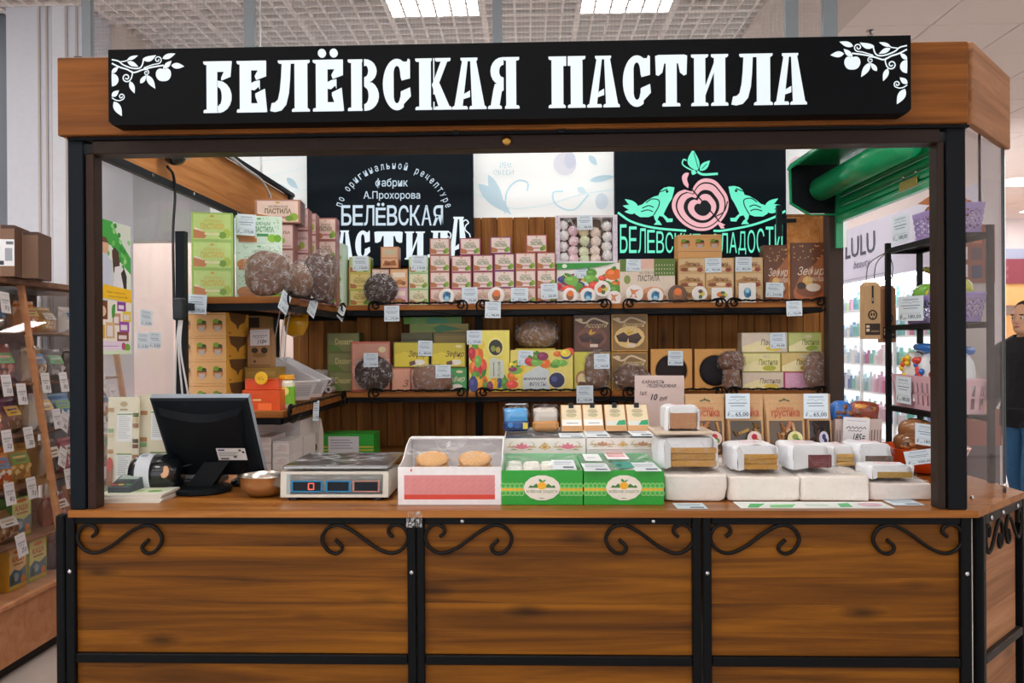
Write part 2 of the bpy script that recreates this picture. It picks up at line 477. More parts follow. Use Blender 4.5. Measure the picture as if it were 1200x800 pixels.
# wire partition hung above the stall
PY = 4.62
part = empty('mesh_partition', (0, PY, 2.74), 'grey posts with fine wire netting above and behind the stall sign', 'partition')
for px, w in ((103, .05), (293, .056), (583, .052), (927, .066), (972, .075)):
    x = AY(px, 30, PY).x
    p = MB(); p.box(x - w / 2, -.02, 0, x + w / 2, .02, CZ - 2.74, '8d959b'); p.build('post', PAINT, part)
xl, xr = AY(101, 30, PY).x, AY(978, 30, PY).x
p = MB(); p.box(xl, -.02, -.04, xr, .02, 0, '8d959b'); p.build('bottom_rail', PAINT, part)
w = MB()
x = xl
while x < xr:
    w.box(x, -.0006, 0, x + .001, .0006, CZ - 2.74, 'c3c4c8'); x += .021
z = 0.0
while z < CZ - 2.74:
    w.box(xl, -.0006, z, xr, .0006, z + .001, 'c3c4c8'); z += .021
o = w.build('wire_netting', PAINT, part); o['kind'] = 'stuff'

# left: ribbed white column, bulkhead and wall behind
mb = MB()
x0, x1 = AY(8, 150, 5.16).x, AY(99, 150, 5.16).x
mb.box(x0, 5.16, 0, x1, 5.8, 4.3, 'd9dce6')
for px in (46, 55, 62, 78, 90): 
    xx = AY(px, 150, 5.16).x; mb.box(xx, 5.148, 0, xx + .012, 5.161, 4.3, 'c2b8b4')
mb.box(AY(62, 0, 5.16).x, 5.145, 0, AY(77, 0, 5.16).x, 5.161, 4.3, 'dfe2ea')
struct('wall_left', mb, PAINT)
mb = MB(); mb.box(-4.6, 6.4, 2.33, -1.2, 6.6, 4.3, 'c6c9ce'); struct('trim_2', mb, PAINT)
mb = MB(); mb.box(-8, 7.6, 0, -.8, 7.7, 4.3, 'f6e4dd'); struct('wall_back', mb, PAINT)
mb = MB(); mb.box(-8.2, -3, 0, -8, 7.6, 4.3, 'ddd8d6'); struct('wall_side', mb, PAINT)
mb = MB(); mb.box(AY(-60, 0, 5.3).x, 5.3, 0, x0 - .01, 5.4, 3.7, '777e88'); struct('wall_far', mb, PAINT)

mb = MB(); mb.box(AY(106, 0, 5.5).x, 5.5, 2.95, AY(147, 0, 5.5).x, 5.8, 4.0, 'dccabf'); mb.box(AY(122, 0, 5.5).x, 5.492, 2.95, AY(126, 0, 5.5).x, 5.501, 4.0, 'f0e4dc'); struct('trim_3', mb, PAINT)
sl_ = MB(); sl_.box(-3.6, 6.85, 3.0, -1.0, 7.05, 3.03, 'fff4ec'); o = sl_.build('added_strip_light', LIGHT); tag(o, 'added unseen strip light behind the grey bulkhead at left, brightening the wall', 'light')  # added lamp, hidden by the bulkhead, to brighten the wall behind
sl_ = MB(); sl_.box(-3.6, 6.85, 3.031, -1.0, 7.05, 3.10, 'dcd8d8'); sl_.build('housing', PAINT, o)
for x in (-3.2, -1.4):
    sl_ = MB(); sl_.tube([(x, 6.95, 3.10), (x, 6.95, 3.66)], .006, 'dcd8d8'); sl_.build('hanger', STEEL, o)
# right: the shop across the aisle
SXW = 4.4
def T_lulu(u, v, o): return (SXW - o, 12.6 - u * 4.7, 2.31 + v * .74)
shop = empty('beauty_shop', (SXW, 8, 0), 'white cosmetics shop front across the aisle with lilac sign band', 'shop')
m = MB(); m.box(SXW, 8.25, 2.31, SXW + .12, 12.6, 3.05, 'd6d6ea')
sh = [('e', .03, .7, .02, .2, 'b27fc0'), ('e', .02, .4, .015, .2, 'c79ad0'), ('t', 'LULU', .19, .45, .40, .82, '3c3f57', 0, .012), ('t', 'beauty', .25, .2, .37, .38, '6b6f88', .35), ('s', [(.15, .06), (.5, .06)], .01, '8d90a5'),
      ('e', .66, .45, .03, .1, 'c9b6dc'), ('e', .71, .35, .02, .09, 'b9a5d6'), ('e', .8, .7, .02, .05, 'cdbfe0')]
m.draw(sh, T_lulu, .004, .001)
m2 = MB(); m2.v, m2.f, m2.c = [(a - SXW, b - 8, c) for a, b, c in m.v], m.f, m.c
m2.build('sign_band', CARD, shop)
def shopbox(name, x0, y0, z0, x1, y1, z1, col, mat=PAINT):
    m = MB(); m.box(x0 - SXW, y0 - 8, z0, x1 - SXW, y1 - 8, z1, col); return m.build(name, mat, shop)
shopbox('top_wall', SXW, 8.25, 3.05, SXW + .12, 12.6, 3.64, 'efe3e0')
shopbox('plinth', SXW, 8.25, 0, SXW + .20, 12.6, .25, 'ddd5d2')
shopbox('rear_wall', SXW + .20, 8.25, 0, SXW + .23, 12.6, 3.3, 'eef4f8', vmat('brightened_wall', .5, var=.1, bscale=3, glow=.75))  # rear wall given its own glow so the shop interior looks bright
shopbox('end_wall', SXW, 12.6, 0, SXW + .23, 12.7, 3.64, 'f4f4f6')
shopbox('end_pillar', SXW, 8.22, 0, SXW + .19, 8.30, 3.64, 'e6dfe4')
shopbox('glass', SXW + .01, 8.31, .25, SXW + .015, 12.5, 2.31, 'ffffff', GLASS)
for y in (9.2, 10.2, 11.2, 12.2): shopbox('mullion', SXW + .0, y, .25, SXW + .03, y + .04, 2.31, 'f2f2f4')
lm = MB(); lm.box(.05, .35, 2.28, .16, 4.4, 2.30, 'ffffff'); lm.build('ceiling_lamp', vmat('shop_lamp', .5, var=0, emit=16), shop)
pal = ['8ed2c9', 'd7ebf4', '9fc6e8', 'e7b4cf', 'f2f2f2', 'b9e0b4', '6fb8c9', 'f4d9e4', '6d89c4', '4fb7a8', 'ffffff', 'c8d6ea', 'd66f9c', 'e9eef2']
for zi, z in enumerate((.5, .86, 1.22, 1.58, 1.94)):
    shopbox('shelf', SXW + .035, 8.31, z - .02, SXW + .199, 12.5, z, 'ffffff')
rs = random.Random(5)
for zi, z in enumerate((.5, .86, 1.22, 1.58, 1.94)):
    bm = {k: MB() for k in range(4)}
    y = 8.36
    n = 0
    while y < 12.4 and n < 40:
        wd_ = rs.uniform(.07, .14); hh = rs.uniform(.14, .27); c = rs.choice(pal)
        b = MB(); b.lathe([(wd_ / 2, 0), (wd_ / 2, hh * .72), (wd_ * .2, hh * .8), (wd_ * .2, hh)], c, 8)
        o = b.build('cosmetic_bottle', GLOSSP, None, (SXW + .045 + wd_ / 2, y + wd_ / 2, z)); y += wd_ + rs.uniform(.0, .03)
        nm = {'8ed2c9': 'mint', 'd7ebf4': 'icy blue', '9fc6e8': 'sky blue', 'e7b4cf': 'pink', 'f2f2f2': 'white', 'b9e0b4': 'pale green', '6fb8c9': 'teal', 'f4d9e4': 'blush', '6d89c4': 'blue', '4fb7a8': 'sea green', 'ffffff': 'pure white', 'c8d6ea': 'lavender', 'd66f9c': 'magenta', 'e9eef2': 'off-white'}[c]
        n += 1
        tag(o, f'{nm} bottle, {ORD[n - 1]} from near end, {ORD[zi]} shelf up, cosmetics shop across aisle', 'bottle', 'bottles in the cosmetics shop')

# far right: orange shop at the end of the hall
far = empty('far_shop', (4.2, 14.6, 0), 'orange lit shop front with dark red band at the far end of the hall', 'shop')
def fb(name, x0, y0, z0, x1, y1, z1, col, mat=PAINT):
    m = MB(); m.box(x0, y0, z0, x1, y1, z1, col); return m.build(name, mat, far)
fb('wall', -.4, .2, 0, 5, .3, 3.64, 'e3d8d8')
fb('blue_strip', -.4, .12, 2.92, 5, .2, 3.1, 'a9b2cc')
bnd = MB(); bnd.box(-.4, .06, 2.5, 5, .2, 2.92, '8d4350')
bnd.draw([('r', -.4 + .09 * k, 2.58 + .14 * q, -.4 + .09 * k + .06, 2.66 + .14 * q, 'a8616c') for k in range(50) for q in range(2)], lambda u, v, o: (u, .06 - o, v), .002, 0)
bnd.build('patterned_band', PAINT, far)
fb('fascia', -.4, .1, 2.12, 5, .2, 2.5, 'f0b878', PAINT)
fb('header', -.4, .02, 1.95, 5, .2, 2.12, '8a7468')
ora = MB(); ora.box(-.2, .05, .8, 5, .2, 1.95, 'f0a040'); ora.build('lit_window', vmat('warm_lightbox', .5, var=.15, bscale=4, emit=.75), far)
tx = MB(); tx.draw([('t', 'ТО', .28, 1.44, .55, 1.56, 'fff6e8', 0, .01)], lambda u, v, o: (u, .05 - o, v), .003); tx.build('lettering', CARD, far)
fb('counter', -.3, -.2, 0, 5, .2, .8, 'd9a98f', PAINT)
for k in range(5): fb('counter_rib', -.1 + .4 * k, -.22, .05, -.06 + .4 * k, -.2, .78, 'b9836c')
mb = MB(); mb.box(4.0, 15.2, 0, 10, 15.3, 4.3, 'dcd2d0'); struct('wall_end', mb, PAINT)
mb = MB(); mb.box(-8, 15.2, 0, 4.0, 15.3, 4.3, 'e3dcda'); struct('wall_north', mb, PAINT)
mb = MB(); mb.box(9.9, -6, 0, 10, 15.3, 4.3, 'd9d2d0'); struct('wall_right', mb, PAINT)
# ------------------------------------------------------------------ the stall: counter sections
D = 2.678
PXM = D / F                     # metres per pixel in the front plane
BK = '0b0c0f'
def X(px, py=400, Y=D): return AY(px, py, Y).x
def bolt(parent, x, z, y=D - .012):
    b = MB(); b.lathe([(.0075, 0), (.0075, .003), (.004, .006)], 'c9cbd0', 10)
    return b.build('bolt', STEEL, parent, (x, y, z), (PI / 2, 0, 0), True)
# wrought iron scroll, traced in photo pixels about its own middle
SCR = [(345, 230), (364, 212), (358, 192), (330, 181), (300, 198), (287, 238), (312, 278), (358, 293), (420, 268), (500, 210), (560, 184), (606, 198), (627, 240), (602, 284), (566, 294), (547, 270), (575, 240)]
def scroll_mesh(flip, k=1.0):
    pts = [Vector(((x - 457) / 3.333 * PXM * k * (-1 if flip else 1), 0, -(y - 238) / 3.333 * PXM)) for x, y in SCR]
    m = MB(); m.tube(cr(pts, 5), .0062, '1a1614', 6)
    return m.data('scroll', STEEL_BLACK, True)
SC_L, SC_R = scroll_mesh(False), scroll_mesh(True)
ZT, ZM0, ZM1, ZB = .950, .475, .505, .05
def counter_section(px0, px1, wL, wR, label, xa=None, xb=None, boltsL=True, boltsR=True, tops=()):
    xa, xb = X(px0, 690), X(px1, 690)
    t = empty('counter_section', ((xa + xb) / 2, D, 0), label, 'counter', 'steel framed counter sections')
    w = xb - xa
    wl, wr = wL * PXM, wR * PXM
    for x0, x1 in ((-w / 2, -w / 2 + wl), (w / 2 - wr, w / 2)):
        p = MB(); p.cbox(x0, -.012, 0, x1, .02, ZT, BK, .003); p.build('leg', STEEL_BLACK, t)
    for z0, z1 in ((ZT - .024, ZT), (ZM0, ZM1), (ZB, ZB + .03)):
        p = MB(); p.cbox(-w / 2 + wl + .001, -.011, z0, w / 2 - wr - .001, .02, z1, BK, .003); p.build('rail', STEEL_BLACK, t)
    for z0, z1, n in ((ZM1, ZT - .024, 5), (ZB + .03, ZM0, 5)):
        hs = [(z1 - z0) * f for f in (.17, .22, .2, .23, .18)]
        z = z0
        for h in hs:
            b = MB(); b.cbox(-w / 2 + wl - .003, 0, z + .0002, w / 2 - wr + .003, .018, z + h - .0002, 'ffffff', .0008)
            b.build('board', WOOD_PANEL, t, (0, .006, 0)); z += h
    cx = t.location.x
    for px, me in ((px0 + wL + 51, SC_L), (px1 - wR - 50, SC_R)):
        ob('scroll', me, t, (X(px, 631) - cx, -.004, AY(px, 631, D).z))
    if boltsL: bolt(t, -w / 2 + wl / 2, AY(0, 668, D).z, -.012)
    if boltsR: bolt(t, w / 2 - wr / 2, AY(0, 668, D).z, -.012)
    for px in tops: bolt(t, X(px, 610) - cx, ZT - .013, -.0115)
    return t
s1 = counter_section(79, 488, 11, 10, 'left counter section of orange pine boards in a black steel frame')
s2 = counter_section(489, 821, 9, 10, 'middle counter section with two bright bolts in its top rail', boltsL=False, boltsR=False, tops=(542, 765))
s3 = counter_section(823, 1137, 10, 12, 'right counter section of orange pine boards under the wrapped cakes')
# outer leg on the left
p = MB(); p.cbox(-.014, -.014, 0, .014, .02, .955, BK); p.build('side_leg', STEEL_BLACK, s1, (X(73, 690) - s1.location.x, 0, 0))
# chamfered corner section
ca, cb = Vector((1.416, D + .0, 0)), Vector((1.735, D + .325, 0))
cw = (cb - ca).length
cang = math.atan2(cb.y - ca.y, cb.x - ca.x)
cs = empty('counter_section', ca, 'angled corner counter section of pale weathered boards at far right', 'counter', 'steel framed counter sections', cang)
for x0, x1 in ((0, .03), (cw - .03, cw)):
    p = MB(); p.cbox(x0, -.012, 0, x1, .02, ZT, BK); p.build('leg', STEEL_BLACK, cs)
for z0, z1 in ((ZT - .03, ZT), (ZM0, ZM1), (ZB, ZB + .03)):
    p = MB(); p.cbox(.031, -.011, z0, cw - .031, .02, z1, '2a2624'); p.build('rail', STEEL_BLACK, cs)
for z0, z1 in ((ZM1, ZT - .03), (ZB + .03, ZM0)):
    z = z0
    for f in (.3, .35, .35):
        b = MB(); b.cbox(.028, 0, z, cw - .055, .018, z + (z1 - z0) * f - .0002, 'ffffff', .0008); b.build('board', WOOD_CHAMFER, cs, (0, .006, 0)); z += (z1 - z0) * f
for x, fl in ((.13, False), (.34, True)):
    ob('scroll', scroll_mesh(fl, .62), cs, (x, -.006, .868))
for x in (.08, .2, .36): bolt(cs, x, ZT - .014, -.0115)

# worktop
mb = MB()
wp = [(-1.49, 2.652), (1.40, 2.652), (1.735, 2.985), (1.735, 3.9), (1.12, 3.9), (1.0, 3.72), (-.30, 3.72), (-.40, 3.4), (-1.49, 3.4)]
mb.prism(wp, .9505, .973, 'ffffff', lambda x, y, z: (x, y, z))
ww = mb.build('worktop', WOOD_TOP); tag(ww, 'stained pine worktop running along the top of the counter', 'worktop')
WT = .9735
# clear tape wound over a frame joint
tp = MB(); tp.box(-.026, -.002, -.03, .024, 0, .022, 'ffffff'); o = tp.build('clear_tape', FILM, None, (X(487, 600), D - .0285, .95)); tag(o, 'crumpled clear tape over the joint of left and middle counter sections', 'tape')
# ------------------------------------------------------------------ stall frame above the counter
fr = empty('stall_frame', (0, D, 0), 'black and brown steel frame of posts and header carrying the fascia', 'frame')
def fp(name, x0, y0, z0, x1, y1, z1, col, mat=STEEL_BLACK, b=.003):
    m = MB(); m.cbox(x0, y0 - D, z0, x1, y1 - D, z1, col, b); return m.build(name, mat, fr)
BR = '2e211c'
fp('post', X(83, 350), D - .014, WT, X(101, 350), D + .04, 2.178, '0d151d')
fp('guide_strip', X(101.5, 350), D - .004, WT, X(112, 350), D + .05, 2.13, '38261e')
fp('post', X(1107.5, 350), D - .014, WT, X(1130, 350), D + .04, 2.178, '0e1116')
fp('guide_strip', X(1098, 350), D - .004, WT, X(1107, 350), D + .05, 2.13, '33261f')
fp('header_rail', X(84, 150), D - .03, 2.168, X(1131, 150), D + .03, 2.192, '0f1116')
hb = fp('shutter_bar', X(112, 170), D - .022, 2.124, X(1098, 170), D + .05, 2.167, BR)
for px in (536, 657):
    l = MB(); l.lathe([(.014, 0), (.014, .01), (.006, .012)], '121316', 12); l.build('roller', STEEL_BLACK, fr, (X(px, 148), -.03, 2.18), (PI / 2, 0, 0))
l = MB(); l.lathe([(.0155, 0), (.0155, .006), (.012, .008), (.005, .0085)], 'a2793c', 14); l.build('brass_lock', STEEL, fr, (X(594, 166), -.022, 2.147), (PI / 2, 0, 0), True)
# glazing
gl = empty('side_glazing', (-1.487, 2.73, WT), 'hazy clear side panes on the left of the stall', 'glass')
m = MB(); m.box(0, 0, 0, .005, .72, 1.22, 'ffffff'); m.build('pane', GLASS_DULL, gl)
m = MB(); m.box(0, .75, 0, .005, 2.35, 1.22, 'ffffff'); m.build('pane', GLASS_DULL, gl)
ga = Vector((1.385, D + .012, WT)); gl2 = empty('corner_glazing', ga, 'clear angled corner pane between right post and worktop', 'glass', None, PI / 4)
m = MB(); m.box(.012, 0, 0, .385, .006, 1.2, 'ffffff'); m.build('pane', GLASS, gl2)
for x in (.03, .36):
    m = MB(); m.lathe([(.008, 0), (.008, .006), (.004, .009)], 'd9dadd', 10); m.build('clip', STEEL, gl2, (x, -.002, .03), (PI / 2, 0, 0))
m = MB(); m.box(.383, -.002, 0, .388, .008, 1.2, '3a3f42'); m.build('edge_strip', PLASTIC, gl2)

# fascia boards
fa = empty('fascia', (0, 2.64, 2.178), 'brown stained pine fascia boards around the top of the stall', 'fascia')
m = MB(); m.cbox(-1.502, -.012, 0, 1.366, .012, .25, 'ffffff', .003); m.build('front_board', WOOD_FASCIA, fa)
m = MB(); m.cbox(-.0, -.012, -.003, .478, .012, .252, 'ffffff', .003); m.build('corner_board', WOOD_CHAMFER, fa, (1.375, .004, 0), (0, 0, math.atan2(.37, .325)))
m = MB(); m.cbox(-.012, 0, .0, .012, 2.48, .25, 'ffffff', .003); m.build('side_board', WOOD_BEAM, fa, (-1.489, .014, 0))
for z0, z1 in ((-.03, .0), (.25, .272)):
    m = MB(); m.cbox(0, 0, z0, .026, 2.5, z1, '22262b', .002); m.build('angle_bar', STEEL_BLACK, fa, (-1.477, .04, 0))
m = MB(); m.cbox(-.012, 2.46, -.03, .03, 2.52, .272, '22262b', .002); m.build('end_bracket', STEEL_BLACK, fa, (-1.489, .014, 0))
for yy in (.55, .95, 1.5, 2.0): 
    b = MB(); b.lathe([(.007, 0), (.007, .004), (.003, .006)], 'c9cbd0', 8); b.build('bolt', STEEL, fa, (-1.451, yy, -.014), (0, PI / 2, 0))
for zz in (.05, .21):
    b = MB(); b.lathe([(.006, 0), (.006, .003), (.003, .005)], 'c9cbd0', 8); b.build('bolt', STEEL, fa, (1.166 + .012, -.012, zz), (PI / 2, 0, 0))

# ------------------------------------------------------------------ illuminated sign
SYY = 2.558
sx0, sx1 = AY(127, 100, SYY).x, AY(1067.5, 90, SYY).x
sz0, sz1 = 2.190, 2.4245
sg = empty('illuminated_sign', ((sx0 + sx1) / 2, SYY, sz0), 'long black lightbox sign with glowing white stencil lettering and apple branches', 'sign')
sw, shh = sx1 - sx0, sz1 - sz0
m = MB()
bv = .012
m.prism([(-sw / 2 + bv, 0), (sw / 2 - bv, 0), (sw / 2, bv), (sw / 2, shh), (-sw / 2, shh), (-sw / 2, bv)], 0, .068, '07090c')
m.build('sign_box', vmat('sign_board', .45, var=.1, bscale=8, spec=.08), sg)
def arc(cx, cy, rx, ry, a0, a1, n=9): return [(cx + rx * math.cos(R(a0 + (a1 - a0) * i / n)), cy + ry * math.sin(R(a0 + (a1 - a0) * i / n))) for i in range(n + 1)]
def rect(a, b, c, d): return [(a, b), (c, b), (c, d), (a, d)]
def serif(a, b, y, dy):
    e = .035
    return [(a, y), (b, y), (b, y + dy * .6), (b - e, y + dy), (a + e, y + dy), (a, y + dy * .6)]
G = {}
G['Б'] = [serif(0, .47, 0, .06), serif(0, .47, 1, -.06), rect(.11, .05, .47, .95), rect(.46, .80, .9, 1), [(.9, 1), (.98, 1), (.93, .70), (.62, .63), (.62, .68), (.72, .80), (.9, .82)], rect(.55, 0, .58, .16),
          [(.50, .0)] + arc(.52, .31, .45, .31, -90, 90) + [(.50, .62), (.50, .50), (.53, .50)] + arc(.52, .31, .12, .18, 90, -90) + [(.50, .13)]]
G['Е'] = [serif(0, .5, 0, .06), serif(0, .5, 1, -.06), rect(.1, .05, .47, .95), rect(.46, .82, .97, 1), [(.97, 1), (.97, .70), (.64, .63), (.60, .70), (.72, .83)], [(.47, .44), (.58, .43), (.72, .50), (.76, .44), (.76, .62), (.60, .60), (.47, .56)], rect(.46, 0, .97, .17), [(1.0, 0), (.93, .45), (.62, .36), (.62, .3), (.70, .16)]]
G['Ё'] = G['Е'] + [arc(.30, 1.13, .13, .085, 0, 360, 12), arc(.68, 1.13, .13, .085, 0, 360, 12)]
G['Л'] = [serif(.55, 1.0, 0, .06), rect(.62, .04, .94, 1), serif(.2, 1.0, 1, -.06), [(.30, .96), (.52, .96), (.50, .62), (.47, .36), (.40, .14), (.28, .03), (.12, 0), (0, .02), (.04, .17), (.12, .18), (.20, .24), (.25, .42), (.28, .66)]]
G['В'] = [serif(0, .47, 0, .06), serif(0, .47, 1, -.06), rect(.11, .05, .45, .95), [(.53, 1)] + arc(.56, .77, .37, .23, 90, -70) + [(.53, .55), (.53, .64), (.56, .66)] + arc(.54, .77, .12, .12, -70, 70) + [(.53, .87)],
          [(.53, .55), (.66, .55)] + arc(.58, .29, .42, .29, 60, -90) + [(.53, 0), (.53, .12)] + arc(.55, .29, .12, .16, -80, 80) + [(.53, .47)]]
G['С'] = [arc(.5, .5, .5, .5, 62, 298, 22) + [(.74, .12), (1.0, .27), (.97, .44), (.64, .36), (.63, .24)] + arc(.5, .28, .12, .15, -10, -170, 6) + arc(.5, .72, .12, .15, 170, 10, 6) + [(.64, .63), (.67, .58), (.97, .62), (.97, .98), (.9, 1.0), (.86, .94)]]
G['К'] = [serif(0, .47, 0, .06), serif(0, .47, 1, -.06), rect(.11, .05, .44, .95), serif(.56, 1, 1, -.06), serif(.55, 1.03, 0, .06), [(.52, .55), (.74, .96), (.92, .96), (.66, .50)], [(.47, .48), (.55, .60), (.68, .52), (.98, .04), (.66, .04)], rect(.51, .3, .54, 1), rect(.51, 0, .54, .15)]
G['А'] = [serif(0, .45, 0, .06), serif(.5, 1.0, 0, .06), serif(.25, .74, 1, -.06), [(.06, .04), (.30, .04), (.46, .96), (.30, .96)], [(.53, .96), (.70, .96), (.95, .04), (.58, .04)], [(.28, .19), (.52, .24), (.52, .36), (.36, .30)]]
G['Я'] = [serif(.54, 1, 0, .06), serif(.5, 1, 1, -.06), rect(.58, .05, .9, .95), [(.50, 1)] + arc(.46, .73, .38, .27, 90, 250) + [(.50, .47), (.50, .60), (.44, .62)] + arc(.46, .73, .10, .12, 260, 100) + [(.50, .86)], serif(0, .44, 0, .06), [(.08, .04), (.36, .04), (.44, .34), (.50, .36), (.50, .50), (.22, .48), (.17, .36)]]
G['П'] = [serif(0, .46, 0, .06), serif(.52, 1, 0, .06), serif(0, .48, 1, -.06), serif(.52, 1, 1, -.06), rect(.08, .04, .40, .96), rect(.60, .04, .92, .96), rect(.38, .82, .48, .97), rect(.52, .82, .62, .97)]
G['Т'] = [serif(.22, .78, 0, .06), rect(.33, .04, .67, .98), rect(.08, .84, .92, 1), [(0, .98), (.1, 1), (.28, .84), (.22, .66), (.10, .60), (.02, .62)], [(1, .98), (.9, 1), (.72, .84), (.78, .66), (.90, .60), (.98, .62)]]
G['И'] = [serif(0, .46, 0, .06), serif(.54, 1, 0, .06), serif(0, .46, 1, -.06), serif(.54, 1, 1, -.06), rect(.08, .04, .38, .96), rect(.62, .04, .92, .96), [(.38, .2), (.62, .66), (.62, .84), (.38, .38)]]
def L(px): return AY(px, 100, SYY).x - sg.location.x
def glyph(ch, x0, x1, z0, z1, mat=GLOW, parent=sg, y=-.004, col='eef9ff'):
    m = MB()
    for k, poly in enumerate(G[ch]):
        pts = [(x0 + a * (x1 - x0), z0 + b * (z1 - z0)) for a, b in poly]
        m.prism(pts, y - .00012 * k, 0.001, col)
    return m.build('letter', mat, parent)
WORD = [('Б', 238, 273.5), ('Е', 277, 314), ('Л', 316, 364), ('Ё', 366, 404), ('В', 407, 445), ('С', 448, 482.5), ('К', 486, 529), ('А', 529, 571), ('Я', 571, 609.5),
        ('П', 642, 687), ('А', 687, 727), ('С', 729, 763.5), ('Т', 767, 806), ('И', 809, 854), ('Л', 856, 906), ('А', 906, 946)]
for ch, a, b in WORD:
    mid = (a + b) / 2
    zt = AY(mid, 72.5 + (62.5 - 72.5) * (mid - 240) / 700, SYY).z - sz0
    zb_ = AY(mid, 132.5 + (122.5 - 132.5) * (mid - 240) / 700, SYY).z - sz0
    glyph(ch, L(a + .9), L(b - .9), zb_, zt)
# apple branch ornaments, traced on a 5.4545x enlargement
def leaf(a, b, w, bend=0):
    a, b = Vector(a), Vector(b)
    d = b - a; n = Vector((-d.y, d.x)).normalized()
    l, r = [], []
    for i in range(9):
        t = i / 8
        q = a + d * t + n * (bend * math.sin(PI * t) * d.length)
        ww_ = w * math.sin(PI * t ** .8)
        l.append(q + n * ww_); r.append(q - n * ww_)
    return [tuple(v) for v in l] + [tuple(v) for v in reversed(r[1:-1])]
def spiral(cx, cy, r0, turns, a0, sgn=1, n=22):
    return [(cx + r0 * (1 - .8 * i / n) * math.cos(R(a0) + sgn * 2 * PI * turns * i / n), cy + r0 * (1 - .8 * i / n) * math.sin(R(a0) + sgn * 2 * PI * turns * i / n)) for i in range(n + 1)]
def s2(pts, n=5): return [tuple(v)[:2] for v in cr([(p[0], p[1], 0) for p in pts], n)]
OR = [('s', s2([(60, 157), (105, 168), (135, 192), (190, 214), (235, 217), (258, 200), (270, 160)]), 9), ('s', s2([(60, 181), (110, 206), (160, 222), (205, 243), (262, 226), (330, 210), (402, 200)]), 10), ('s', s2([(120, 172), (150, 168), (170, 160)]), 7),
      ('s', s2([(270, 215), (330, 195), (360, 190)] + spiral(363, 163, 26, 1.3, 80, -1)), 7), ('s', s2([(190, 232), (195, 255), (186, 285)] + spiral(157, 275, 30, 1.4, 20, 1)), 8), ('s', s2([(262, 228), (285, 226)] + spiral(287, 245, 18, 1.2, -60, 1)), 6), ('s', s2([(60, 405), (85, 420), (110, 424)] + spiral(122, 398, 22, 1.3, 90, -1)), 7),
      ('p', leaf((163, 160), (234, 134), 12)), ('p', leaf((163, 172), (236, 207), 15)), ('p', leaf((262, 160), (354, 133), 18, .1)), ('p', leaf((394, 156), (480, 126), 17)), ('p', leaf((404, 220), (454, 172), 16)), ('p', leaf((452, 202), (537, 210), 19)), ('p', leaf((180, 300), (210, 380), 17)), ('p', leaf((248, 315), (288, 262), 15)), ('p', leaf((290, 262), (347, 352), 20)), ('p', leaf((74, 430), (126, 526), 24)), ('p', leaf((60, 246), (106, 204), 14)), ('p', leaf((60, 398), (108, 358), 17)),
      ('p', [(60, 252)] + arc(62, 290, 44, 42, 90, -90, 10)[::1] + [(60, 332)]),
      ('p', s2([(402, 226), (430, 222), (448, 240), (450, 270), (432, 298), (402, 304), (372, 298), (353, 272), (354, 240), (374, 222), (402, 226)], 3)[:-1]), ('s', [(402, 228), (405, 205)], 7)]
KU = SYY / F / 5.4545
for mir in (0, 1):
    m = MB()
    ox = -sw / 2 + .012 if not mir else sw / 2 - .012
    sgn = 1 if not mir else -1
    oz = shh - .016
    T = lambda u, v, o: (ox + sgn * (u - 60) * KU, -o, oz - (v - 125) * KU)
    m.draw([s + ('eef9ff',) for s in OR], T, .0015, .0001)
    m.build('apple_branch', GLOW, sg)

# ------------------------------------------------------------------ back wall of the stall
BY = 5.25
bw = empty('board_wall', (0, BY, 0), 'stained vertical board wall behind the stall shelves', 'wall panel')
x = -1.49; k = 0
bme = MB(); bme.cbox(.001, 0, .6, .0985, .02, 2.30, 'ffffff', .004); bd = bme.data('board', WOOD_BACK)
while x < 1.86:
    ob('board', bd, bw, (x, (k % 3) * .0012, 0)); x += .1; k += 1
# corner post, frame bars
m = MB(); m.cbox(1.702, 4.78, .0, 1.785, 4.87, 2.24, '3a2a22', .004); pp = m.build('corner_post', PAINT); tag(pp, 'dark brown square post at the right end of the back shelves', 'post')
m = MB(); m.box(-1.49, .025, .6, 1.95, .04, 2.29, '4a2e18'); m.build('backing', PAINT, bw)
